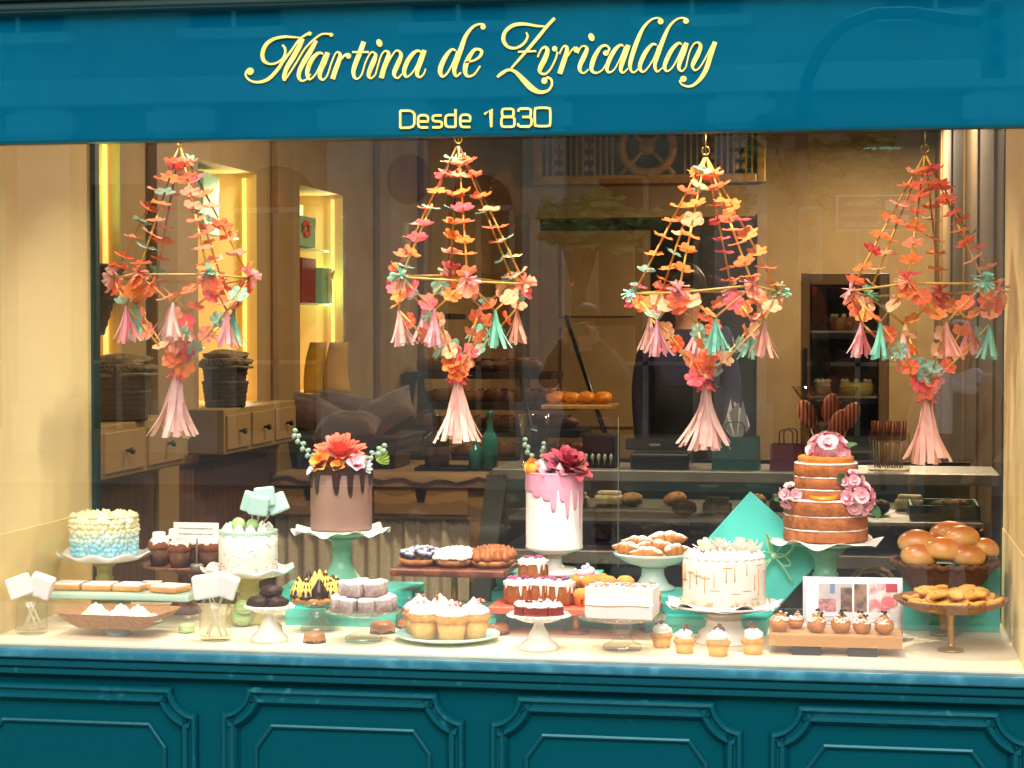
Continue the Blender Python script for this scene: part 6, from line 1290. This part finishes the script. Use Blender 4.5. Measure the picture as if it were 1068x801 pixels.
# wooden board with profiteroles
p = onZ(871, 684, Z0); k = S(p); t = thing('serving_board', 'pale wooden board on two dark blocks at the front right', 'board', p)
hz = 21*k
mb = MB(); mb.box((0,.06,hz-.012), (138*k,.155,.030), .003); mb.build('board', m_wood, t)
for x in (-30*k,28*k): mb = MB(); mb.box((x,.05,(hz-.027)/2), (30*k,.11,hz-.027), .002); mb.build('foot', mat('dark slate','#2a2624',None,rough=.6) if 'dark slate' not in bpy.data.materials else bpy.data.materials['dark slate'], t)
zt = p.z+hz+.003
for i, (px, dy, r, lab) in enumerate(((813,.03,18,'first glazed cream puff from the left on the wooden board'),(830,.085,15,'cream puff set back behind the first two on the wooden board'),(852,.03,18,'second front cream puff from the left on the wooden board'),(877,.03,18,'third front cream puff from the left on the wooden board'),(899,.03,17,'fourth front cream puff from the left on the wooden board'),(922,.025,18,'last cream puff on the right of the wooden board'))):
    q = onY(px, 655, p.y+dy); kk = S(q); r = r*kk*.56; t = thing('cream_puff', lab, 'pastry', (q.x,p.y+dy,zt), i); mb = MB(); mb.ico((0,0,r*.85), r, 3, (1.02,1.02,.95), .16, 1.6, i); mb.ico((0,0,r*1.55), r*.55, 2, (1,1,1), .15, 2, i); mb.build('pastry', m_prof, t)
    rn = random.Random(i+30); mb = MB(); P = []
    for j in range(70):
        a = j*.62+rn.uniform(-.2,.2); q2 = .25+.75*abs(math.sin(j*.9)); lat = 1.25*q2; P.append((r*1.07*math.sin(lat)*math.cos(a), r*1.07*math.sin(lat)*math.sin(a), r*.85+r*.98*math.cos(lat)))
    mb.tube(P[:60], .0013, 5); mb.build('icing_threads', m_icing, t)
    mb = MB()
    for j in range(8): a, q2 = rn.uniform(0,6.28), rn.uniform(0,.62)*r; mb.ico((q2*math.cos(a),q2*math.sin(a),r*1.75+r*.28*(j % 3)), r*.24, 1, (1,.8,.7), .3, 2, j)
    mb.build('chocolate_pieces', m_bits, t); mb = MB()
    for j in range(6): a, q2 = rn.uniform(0,6.28), rn.uniform(.2,.75)*r; mb.ico((q2*math.cos(a),q2*math.sin(a),r*1.70+r*.22*(j % 3)), r*.17, 1, (1.3,.7,.6), .3, 2, j)
    mb.build('almond_pieces', m_icing, t)
# striped tin behind the puffs
q = onZ(832, 663, Z0); q = onY(832, 655, .36); q.z = Z0; k = S(q); t = thing('macaron_stack', 'short stack of white, pink and mint macarons beside the open book', 'macaron', q)
for i, m_ in enumerate((bpy.data.materials['mint enamel'], m_frostw, m_macp, m_frostw)):
    mb = MB(); mb.lathe([(.001,0),(9*k,.001),(10*k,.006),(9.5*k,.012),(.001,.0125)], 28, (0,0,.0128*i)); mb.build('shell', m_, t)
# bread bowl
p = onY(985, 586, .56); k = S(p); R = 55*k; t = thing('bread_basket', 'dark brown woven bowl basket on a dark foot', 'basket', (p.x,.56,Z0)); Hb = p.z-Z0; hbk = 42*k
pr, sg_, rf = weave(R*.45, R, hbk, 11, 120, 40, .018); mb = MB(); mb.lathe([(r, z+Hb-hbk) for r, z in pr], sg_, (0,0,0), lambda a,i,r,z: rf(a,i,r,z)); mb.build('bowl', m_dwick, t)
mb = MB(); mb.tube([(R*.99*math.cos(a),R*.99*math.sin(a),Hb+.003*math.sin(a*24)) for a in [2*PI*j/144 for j in range(145)]], .007, 8); mb.build('rim', m_dwick, t)
mb = MB(); mb.lathe([(.001,Hb-hbk-.010),(30*k,Hb-hbk-.010),(31*k,Hb-hbk-.004),(30*k,Hb-hbk+.001),(.001,Hb-hbk+.001)], 36); mb.build('plate', m_dwick, t)
mb = MB(); mb.lathe([(.001,.001),(.040,.001),(.039,.007),(.014,.013),(.012,.02),(.012,Hb-hbk-.02),(.02,Hb-hbk-.011),(.001,Hb-hbk-.0105)], 28); mb.build('stem', m_brass, t)
bn = None
for i, (px, py, dy, w, rz, rx, lab) in enumerate(((956,566,-.03,44,.3,.1,'glossy bun at the left edge of the woven bowl'),(992,560,.05,50,-.1,.0,'long glossy bun at the top of the heap in the woven bowl'),(1003,562,-.01,44,.5,-.1,'glossy bun near the top right of the heap in the woven bowl'),(1026,572,.0,38,1.2,.2,'glossy bun at the right edge of the woven bowl'),(983,574,-.08,44,.2,.1,'glossy bun at the front middle of the woven bowl'),(958,580,-.08,42,.1,.15,'glossy bun low at the front left of the woven bowl'),(1008,580,-.08,42,-.2,.1,'glossy bun low at the front right of the woven bowl'),(975,568,.02,40,.1,.0,'pale glossy bun half hidden behind the front buns in the woven bowl'))):
    q = onY(px, py+6, .56+dy); s_ = w*S(q)/2
    if bn is None:
        mb = MB(); vs, fs = ici = ico_data(3); mb.add([(v.x*(1+.0*v.z), v.y*.82, max(v.z,-.55)*.68*(1.0+.06*noise.noise(v*1.5))+.3) for v in vs], fs, True); mb.v = [tuple(Vector(v)*.052) for v in mb.v]; bn = single('bun', mb, m_bun, lab, 'bun', q, (rx,0,rz), 'buns in the woven bowl'); o = bn
    else: o = dup(bn, q, rz, lab, rot=(rx,rx*.6,rz))
    o.scale = (s_/.056,)*3
# cookie tray
t, p, R = None, onY(992, 631, .29), None; k = S(p); R = 59*k; H = p.z-Z0; t = thing('woven_tray', 'round brown woven tray on a brass stem', 'cake stand', (p.x,.29,Z0))
mb = MB(); pr = [(.001,H-.014),(R*.62,H-.013),(R*.9,H+.004),(R,H+.014),(R*1.0,H+.019),(R*.97,H+.018),(R*.9,H+.010),(R*.7,H-.002),(.001,H-.004)]
mb.lathe(pr, 240, (0,0,0), lambda a,i,r,z: (r*(1+.010*math.sin(60*a+PI*(i % 2))*(2 <= i <= 5)), z+.0012*math.sin(60*a+PI*(i % 2))*(i > 1))); mb.build('tray', m_pwick, t)
mb = MB(); mb.lathe([(.001,.001),(13.5*k,.001),(13*k,.006),(4*k,.012),(3.3*k,.02),(3.3*k,H-.03),(6*k,H-.016),(.001,H-.0145)], 28); mb.build('stem', m_brass, t)
ck = None; rn = random.Random(14); pb_ = p
for i in range(64):
    a = i*2.4; q = R*.80*math.sqrt((i+.5)/38) if i < 38 else R*.58*math.sqrt((i-37.5)/26); lay = .008+rn.uniform(0,.006)+(0 if i < 38 else .013)+(0 if i < 56 else .010); pos = Vector((pb_.x+q*math.cos(a), .29+q*math.sin(a), pb_.z+lay))
    rot = (rn.uniform(-.45,.45), rn.uniform(-.4,.4), rn.uniform(0,6.28))
    if ck is None:
        mb = MB(); mb.lathe([(.001,-.004),(.020,-.004),(.0235,-.001),(.0225,.003),(.015,.005),(.001,.0045)], 28, (0,0,0), lambda a_,j,r_,z_: (r_*(1+.07*noise.noise(Vector((math.cos(a_)*2.5,math.sin(a_)*2.5,.3)))), z_+.0012*noise.noise(Vector((math.cos(a_)*3*r_*50,math.sin(a_)*3*r_*50,j)))))
        ck = single('cookie', mb, m_cook, 'thin golden cookie in the heap on the round woven tray', 'cookie', pos, rot, 'golden cookies on the woven tray', (1.25,.85,1.3))
    else: o = dup(ck, pos, 0, None, rot=rot)
# straw wreath behind the book
q = onY(910, 588, .66); mb = MB(); rn = random.Random(3)
for j in range(14):
    o_ = Vector((rn.gauss(0,.006),rn.gauss(0,.006),rn.gauss(0,.006))); mb.tube([(.055*math.cos(a)+o_.x,o_.y+.01*math.sin(3*a+j),.03+.045*math.sin(a)+o_.z) for a in [PI*2*i/30 for i in range(31)]], .0022, 5)
q.z = Z0+.09; t = single('straw_wreath', mb, mat('twig straw','#8a7350','#6a5538',60,.8), 'small straw wreath behind the open book', 'wreath', q)
for i, q in ((0, onZ(980,657,Z0)),): pass
# ---------------------------------------------------------------- four hanging paper mobiles
m_strw = mat('natural straw', '#c9a24c', '#b58a38', 60, .5); m_strd = mat('dark straw', '#4a2a20', None, rough=.6)
PC = [paper_mat('paper '+n, c, c2) for n, c, c2 in (('coral','#f58463','#f07450'),('orange','#f79a5e','#f28c4c'),('salmon','#f5ac92','#f29e82'),('pink red','#f2707a','#ee6470'),('sage','#98c0b2','#8ab4a6'),('apricot','#f8c8a4','#f4be96'))]
m_tp = paper_mat('blush tassel paper', '#f5cdc4', '#f8d8d0'); m_tp2 = paper_mat('pink tassel paper', '#f0b0ba', '#f2bcc4'); m_tm = paper_mat('mint tassel paper', '#8ad8c0', '#9cdecb'); m_tl = paper_mat('pale aqua paper', '#b4dcd8', '#b4dcd8'); m_salm = paper_mat('salmon tassel paper', '#f0b09c', '#f2baa8')
def flower_mesh(seed):
    rn = random.Random(seed); mb = MB(); n = 72; vs = [(0,0,.0)]; fs = []; pe = 6 if seed % 3 else 5; ph = rn.uniform(0,1)
    for q in (.5,1.0):
        for i in range(n):
            a = 2*PI*i/n; r = q*(.70+.30*abs(math.cos(pe/2*a+ph))**.7) if q == 1 else q; vs.append((r*math.cos(a), r*math.sin(a), .10*q*q+.16*q*noise.noise(Vector((math.cos(a)*1.6,math.sin(a)*1.6,seed)))+.05*q*math.cos(pe*a+2*ph)))
    for i in range(n): j = (i+1) % n; fs += [[0,1+i,1+j],[1+i,1+n+i,1+n+j,1+j]]
    mb.add(vs, fs, True); return mb
FL = []
for i, m_ in enumerate(PC):
    o = flower_mesh(i+1).build('flower', m_); FL.append(o.data); COL.objects.unlink(o); bpy.data.objects.remove(o)
def put(name, data, parent, loc, rot, s_): 
    o = bpy.data.objects.new(name, data); COL.objects.link(o); o.parent = parent; o.location = loc; o.rotation_euler = rot; o.scale = (s_, s_, s_); return o
def tassel_mb(L, w, n, seed, spread=.5, curl=.02):
    rn = random.Random(seed); mb = MB()
    for i in range(n):
        a = 2*PI*i/n+rn.uniform(-.3,.3); q = w*(.25+.75*math.sqrt(rn.random())); l = L*rn.uniform(.88,1.02); d = Vector((math.cos(a),math.sin(a),0)); sdir = Vector((-math.sin(a),math.cos(a),0)); ww = w*rn.uniform(.13,.2); vs = []; fs = []; k_ = rn.uniform(-1,1)*curl; stray = rn.choice((0,0,0,.35,.8))*w; e_x = 1.25+.5*(n > 30)
        for j in range(8):
            t_ = j/7; rr_ = w*.14+(q-w*.14)*(t_**e_x); c = d*rr_ + d*(stray*t_*t_) + sdir*(k_*math.sin(t_*4+i)) + Vector((0,0,-l*t_)); h = ww*(.35+.65*min(1,t_*2.2)); tw = sdir*math.cos(t_*1.2*rn.uniform(-.4,.4))+d*.25*math.sin(t_*3+i)
            vs += [c-tw*h, c+tw*h]
        for j in range(7): fs.append([2*j,2*j+1,2*j+3,2*j+2])
        mb.add(vs, fs, True)
    mb.ico((0,0,-.004), w*.2, 1, (1,1,1.3)); return mb
def pom_mb(r, n, seed):
    rn = random.Random(seed); mb = MB()
    for i in range(n):
        d = Vector((rn.gauss(0,1),rn.gauss(0,1),rn.gauss(0,.6))).normalized(); u, w = perp(d); h = r*.16; vs = []; l = r*rn.uniform(.75,1.05)
        for j in range(4): t_ = j/3; c = d*l*t_+Vector((0,0,-.15*l*t_*t_)); vs += [c-u*h*(.4+.6*t_), c+u*h*(.4+.6*t_)]
        mb.add(vs, [[2*j,2*j+1,2*j+3,2*j+2] for j in range(3)], True)
    return mb
TS = {}
def data_of(key, mb_fn, m):
    if key not in TS: o = mb_fn().build('x', m); TS[key] = o.data; COL.objects.unlink(o); bpy.data.objects.remove(o)
    return TS[key]
def mobile(ax, ay, rx, ry, rR, by, ty, tw, Y, rot0, seed, label, palette):
    rn = random.Random(seed); ap = onY(ax, ay, Y); k = S(ap); R = rR*k
    ringc = onY(rx, ry, Y); bot = onY((rx+tw)/2, by, Y); tip = onY(tw, ty, Y)
    t = thing('paper_mobile', label, 'mobile', ap); t.rotation_euler = (rn.uniform(-.03,.03), rn.uniform(-.02,.02), 0); L = lambda v: Vector(v)-ap
    A = Vector((0,0,0)); B = L(bot)
    ring = [L(ringc)+Vector((R*math.cos(rot0+i*PI/3), R*math.sin(rot0+i*PI/3), rn.uniform(-.012,.012))) for i in range(6)]
    low = [L(ringc)+Vector((R*.84*math.cos(rot0+(i+.5)*PI/3), R*.84*math.sin(rot0+(i+.5)*PI/3), -R*.42+rn.uniform(-.01,.01))) for i in range(6)]
    def straw(a, b, m=m_strw, r=.0030): mb = MB(); mb.tube([a, b], r, 7); mb.build('straw', m, t)
    for i in range(6):
        top = ring[i]*.16; mid = ring[i]*.46; straw(top*.0+ring[i]*.02, mid, m_strd if (seed < 3 and i % 2 == 0) else m_strw, .0026); straw(mid, ring[i])
        straw(ring[i], ring[(i+1) % 6]); straw(ring[i], low[i]); straw(ring[(i+1) % 6], low[i]); straw(low[i], B)
    mb = MB(); mb.tube([(.010*math.sin(a),0,.012+.011*math.cos(a)) for a in [2*PI*j/20*.9 for j in range(21)]], .0018, 6); mb.tube([(0,0,.001),(0,0,.026),(0,0,.06)], .0012, 6); mb.build('hook', m_brass, t)
    def fl(p, d, s_, ci=None):
        d = Vector(d).normalized(); ci = ci if ci is not None else rn.choice(palette)
        q = (d+Vector((rn.gauss(0,.22),rn.gauss(0,.22),rn.gauss(0,.22)))).normalized().to_track_quat('Z','Y').to_euler(); put('flower', FL[ci], t, p, q, s_)
    for i in range(6):
        n = 8
        for j in range(n):
            u = .13+.80*j/(n-1)+rn.uniform(-.02,.02); p = ring[i]*u; d = Vector((ring[i].x*.5, ring[i].y*.5, ring[i].z)); fl(p, -d, (10.2+2.2*rn.random())*k*(.95+.1*u))
        fl(ring[i]*1.0+Vector((0,0,-.016)), (ring[i].x-ring[(i+3) % 6].x, ring[i].y-ring[(i+3) % 6].y, .2), 12*k, rn.choice((0,3,2,1,5)))
        a, b = ring[i], low[i]; fl(a+(b-a)*.35, (rn.gauss(0,.5),-1,.6), 11*k); fl(a+(b-a)*.8, (rn.gauss(0,.5),-.6,.9), 10*k); a = ring[(i+1) % 6]; fl(a+(b-a)*.5, (rn.gauss(0,.5),-1,.8), 11*k)
        for u in (.18,.42,.66,.86): p = low[i]+(B-low[i])*u; fl(p+Vector((0,0,.004)), (p.x-B.x+rn.gauss(0,.03),p.y-B.y-.06,.03+rn.gauss(0,.04)), 9.8*k, rn.choice(palette+(4,4,5,2)))
    for j in range(4): fl(B+Vector((rn.uniform(-11,11)*k,-8*k+rn.uniform(-2,2)*k,8*k*j+2*k)), (rn.gauss(0,.5),-1,.2), 12*k, rn.choice((0,3,4,1)))
    pm_ = [(m_tm,'m'),(m_tp2,'p'),(PC[2],'s'),(m_tm,'m'),(m_tp,'b'),(PC[2],'s')]
    for i in range(6):
        m_, key = pm_[(i+seed) % 6]; put('paper_pompom', data_of('pom'+key, lambda: pom_mb(1, 26, 3), m_), t, ring[i]+Vector((0,-.004,.004)), (rn.uniform(0,1),rn.uniform(0,1),rn.uniform(0,6)), 13*k)
    ts = [(m_tp2,'p'),(m_tm,'m'),(m_salm,'s'),(m_tm,'m'),(m_tp2,'p'),(m_tp,'b')]
    for i in range(6):
        m_, key = ts[(i+seed) % 6]; put('small_tassel', data_of('tas'+key, lambda: tassel_mb(1, .30, 18, 5, .5, .02), m_), t, low[i]+Vector((0,0,-.002)), (rn.uniform(-.12,.12),rn.uniform(-.12,.12),rn.uniform(0,6)), 36*k)
    put('paper_pompom', data_of('pomr', lambda: pom_mb(1, 26, 3), PC[3]), t, B+Vector((0,0,-.004)), (0,0,0), 15*k)
    mb = tassel_mb((bot-tip).length*.98, 19*k, 38, seed+20, .6, .010); o = mb.build('large_tassel', m_tp if seed != 4 else paper_mat('coral tassel paper', '#f5c0b0', '#f7ccbe'), t); o.location = B+Vector((0,0,-.006)); dv = tip-bot; o.rotation_euler = (0, math.atan2(-dv.x, -dv.z), 0)
mobile(188,152,192,291,71,384,455,188,.40,.2,1,'coral paper flower mobile nearest the left wall, with a pale pink tassel',(0,2,2,3,4,0,1))
mobile(478,150,480,291,74,389,460,482,.44,-.2,2,'orange and coral paper flower mobile above the brown bottle, second from the left',(0,1,1,3,4,0,2,4,5))
mobile(736,162,737,303,76,396,468,738,.40,.22,3,'orange paper flower mobile in front of the dark doorway, third from the left',(1,1,0,4,0,3,1,5))
mobile(965,160,962,302,80,408,482,963,.43,.28,4,'coral paper flower mobile nearest the right wall, above the bread bowl',(0,1,2,4,0,3,1,5))
# ---------------------------------------------------------------- unseen spotlights added to brighten the upper display
for i, (x, lab) in enumerate(((-.64,'leftmost added unseen spotlight in the display ceiling'),(-.22,'second added unseen spotlight from the left in the display ceiling'),(.22,'third added unseen spotlight from the left in the display ceiling'),(.64,'rightmost added unseen spotlight in the display ceiling'))):
    t = thing('added_spotlight', lab, 'lamp', ((XL+XR)/2+x*(XR-XL)/2.4, .16, 2.66)); t.rotation_euler = (R_(22), 0, 0)
    mb = MB(); mb.lathe([(.001,.04),(.03,.04),(.045,0),(.045,-.06),(.04,-.06),(.035,-.01),(.001,0)], 24); mb.build('housing', m_black, t)
    ld = bpy.data.lights.new('bulb', 'AREA'); ld.shape = 'DISK'; ld.size = .07; ld.spread = R_(90); ld.energy = DS_L; ld.color = (1,.88,.68); lo = bpy.data.objects.new('bulb', ld); COL.objects.link(lo); lo.parent = t; lo.location = (0,0,-.062)
# ---------------------------------------------------------------- people
def skin(verts, edges, radii, root=0, sub=2):
    me = bpy.data.meshes.new('skin_base'); me.from_pydata(verts, edges, []); o = bpy.data.objects.new('skin_base', me); COL.objects.link(o)
    md = o.modifiers.new('skin', 'SKIN'); md.use_smooth_shade = True; lay = me.skin_vertices[0].data
    for i, r in enumerate(radii): lay[i].radius = (r, r) if not isinstance(r, tuple) else r; lay[i].use_root = (i == root)
    sb = o.modifiers.new('sub', 'SUBSURF'); sb.levels = sub; sb.render_levels = sub
    dg = bpy.context.evaluated_depsgraph_get(); dg.update(); r = bpy.data.meshes.new_from_object(o.evaluated_get(dg)); COL.objects.unlink(o); bpy.data.objects.remove(o); return r
def meshobj(name, me, m, parent):
    me.materials.clear(); me.materials.append(m)
    for p in me.polygons: p.use_smooth = True
    o = bpy.data.objects.new(name, me); COL.objects.link(o); o.parent = parent; return o
m_skin = mat('skin', '#c08f72', '#b58467', 30, .55, sss=.1); m_hair = mat('dark hair', '#1f1611', '#2c2018', 60, .5, .002, 90)
def person(label, loc, rz, H, arms, top, legs, hair_len, held=None):
    """arms: list of (elbow, wrist) in local metres for H = 1.7, person faces -Y"""
    k = H/1.7; t = thing('person', label, 'person', loc, rz, s=k); V = []; E = []; Rr = []
    def j(p, r, par=None): V.append(p); Rr.append(r); (E.append((par, len(V)-1)) if par is not None else None); return len(V)-1
    pel = j((0,0,.93), (.15,.11)); ab = j((0,0,1.08), (.135,.10), pel); ch = j((0,0,1.27), (.155,.11), ab); nb = j((0,.01,1.42), .065, ch); nk = j((0,0,1.49), .052, nb); hd0 = j((0,-.01,1.57), .080, nk); hd1 = j((0,-.01,1.65), .082, hd0)
    for s_, (el, wr) in zip((-1,1), arms):
        sh_ = j((s_*.17,.0,1.39), .062, ch); e_ = j(el, .042, sh_); w_ = j(wr, .028, e_); d = (Vector(wr)-Vector(el)).normalized(); pm = Vector(wr)+d*.07; p_ = j(tuple(pm), (.040,.020), w_)
        u, w2 = perp(d)
        for q in range(4): b0 = pm+u*(q-1.5)*.020+d*.03; c0 = b0+d*(.055-.008*abs(q-1.3))+w2*.015; a_ = j(tuple(b0), .0095, p_); j(tuple(c0), .0085, a_)
        th = j(tuple(Vector(wr)+d*.035+u*.04), .011, p_); j(tuple(Vector(wr)+d*.075+u*.055), .009, th)
        hp_ = j((s_*.095,0,.86), .095, pel); kn = j((s_*.105,-.01,.49), .058, hp_); an = j((s_*.11,.02,.09), .040, kn); j((s_*.125,-.13,.035), .036, an)
    b = meshobj('body', skin(V, E, Rr), m_skin, t)
    def sub(name, keep, m, grow):
        idx = {v: i for i, v in enumerate(keep)}; ed = [(idx[a], idx[b_]) for a, b_ in E if a in idx and b_ in idx]; rr_ = [tuple(x+grow for x in Rr[i]) if isinstance(Rr[i], tuple) else Rr[i]+grow for i in keep]; return meshobj(name, skin([V[i] for i in keep], ed, rr_), m, t)
    n_arm = 1+1+1+1+8+2; a0 = 7; per = n_arm+4
    sub('shirt', [0,1,2,3]+[a0+q+per*s2 for s2 in (0,1) for q in (0,1,2)], top, .024)
    sub('trousers', [0,1]+[a0+n_arm+per*s2+q for s2 in (0,1) for q in (0,1,2)], legs, .014)
    for s2 in (-1,1): mb = MB(); mb.ico((s2*.125,-.06,.045), 1, 2, (.052,.135,.05)); mb.build('shoe', m_black, t)
    mb = MB(); mb.ico((0,.018,1.645), 1, 3, (.096,.108,.115), .05, 3)
    mb.v = [v if not (v[1] < -.045 and v[2] < 1.70) else (v[0], -.045, v[2]) for v in mb.v]
    if hair_len: mb.tube(cr([(0,.06,1.65),(0,.085,1.52),(0,.08,1.64-hair_len)], 6), [.095]*6+[.085]*6+[.05], 12, flat=.6)
    mb.build('hair', m_hair, t)
    for s2 in (-1,1):
        mb = MB(); mb.ico((s2*.032,-.085,1.62), .011, 1); mb.build('eye', m_black, t)
    mb = MB(); mb.lathe([(.001,0),(.013,.004),(.009,.022),(.001,.045)], 10, (0,-.092,1.575)); mb.build('nose', m_skin, t); mb = MB(); mb.box((0,-.088,1.555), (.045,.008,.008), .003); mb.build('mouth', mat('lips','#9a5a50',rough=.5) if 'lips' not in bpy.data.materials else bpy.data.materials['lips'], t)
    return t
p = onY(716, 400, 4.9)
mb = MB(); mb.box((p.x+.2,4.9,.09), (3.0,.9,.168), .005); struct('counter_platform', mb, m_brown)
pt = person('shop assistant in violet grey shirt and black apron standing before the dark doorway', (p.x, 4.9, .175), R_(8), 1.76, [((-.205,.03,1.13),(-.20,-.04,.88)),((.205,.03,1.13),(.20,-.04,.88))], mat('violet grey shirt','#35324f','#2c2a44',12,.85), mat('black trousers','#1a1a1e',None,rough=.9), 0)
mb = MB(); mb.lathe([(.20,.62),(.195,.9),(.178,1.05),(.176,1.17),(.15,1.18)], 32, (0,-.005,0), m=Matrix.Diagonal((1,.80,1,1))); mb.build('apron', mat('black apron','#141317',None,rough=.9), pt)
p = street(612, 330, 8.5)
pt = person('person in a dark jacket taking a photograph from the street, mirrored in the glass', (p.x, -8.5, .0), PI, 1.78, [((-.26,-.10,1.22),(-.09,-.30,1.52)),((.26,-.10,1.22),(.09,-.30,1.52))], mat('dark jacket','#2a2c30','#222428',12,.85), mat('blue jeans','#2c3a55','#25314a',20,.9), 0)
mb = MB(); mb.box((0,0,0), (.15,.012,.075), .005); mb.box((.05,.008,.02), (.03,.006,.03), .004); q = Vector((p.x, -8.5+.36*1.047, 1.58*1.047)); single('phone', mb, m_black, 'black phone held up in both hands by the mirrored photographer', 'phone', q)
p = street(1000, 380, 6.0)
pt = person('woman with a pale scarf on the pavement, mirrored in the right part of the glass', (p.x, -6.0, .0), PI+.3, 1.66, [((-.24,-.02,1.14),(-.16,-.20,.98)),((.25,.02,1.14),(.24,-.06,.90))], mat('taupe coat','#8d8278','#7d7268',12,.85), mat('dark skirt','#33302e',None,rough=.9), .12)
mb = MB()
for z, r in ((1.44,.10),(1.41,.125),(1.375,.14)): mb.tube([(r*math.cos(a),.01+r*.8*math.sin(a),z+.018*math.sin(2*a+z*40)) for a in [2*PI*i/24 for i in range(25)]], .034, 10)
mb.box((.05,-.12,1.26), (.10,.03,.26), .014); mb.build('scarf', mat('pale scarf','#d9d8de','#cfced6',20,.9), pt)
# ---------------------------------------------------------------- camera, sky, sun
cd = bpy.data.cameras.new('camera'); cam = bpy.data.objects.new('camera', cd); COL.objects.link(cam)
cd.sensor_width = 36; cd.lens = 36*FPX/1068; cd.clip_end = 500; cd.clip_start = .05
cam.matrix_world = Matrix(((CR.x, CU.x, -CF.x, CAM.x), (CR.y, CU.y, -CF.y, CAM.y), (CR.z, CU.z, -CF.z, CAM.z), (0,0,0,1)))
sc.camera = cam
w = bpy.data.worlds.new('World'); sc.world = w; w.use_nodes = True; nt = w.node_tree
sky = nt.nodes.new('ShaderNodeTexSky'); sky.sky_type = 'NISHITA'; sky.sun_disc = False; sky.sun_elevation = R_(SUN_EL); sky.sun_rotation = PI + R_(SUN_AZ)
sky.air_density = 1.6; sky.dust_density = 4; sky.ozone_density = .6
nt.links.new(sky.outputs[0], nt.nodes['Background'].inputs[0]); nt.nodes['Background'].inputs[1].default_value = SKY_S
sl = bpy.data.lights.new('sun', 'SUN'); sun = bpy.data.objects.new('sun', sl); COL.objects.link(sun)
sl.energy = SUN_E; sl.angle = R_(SUN_A); sl.color = (1, .975, .93); sun.rotation_euler = (R_(90-SUN_EL), 0, R_(SUN_AZ)); sun.location = (0,-6,9)
sc.view_settings.view_transform = 'Standard'; sc.view_settings.look = 'None'; sc.view_settings.exposure = 0; sc.view_settings.gamma = 1
sc.cycles.max_bounces = 10; sc.cycles.transparent_max_bounces = 16; sc.cycles.use_denoising = True; sc.cycles.caustics_reflective = False; sc.cycles.caustics_refractive = False
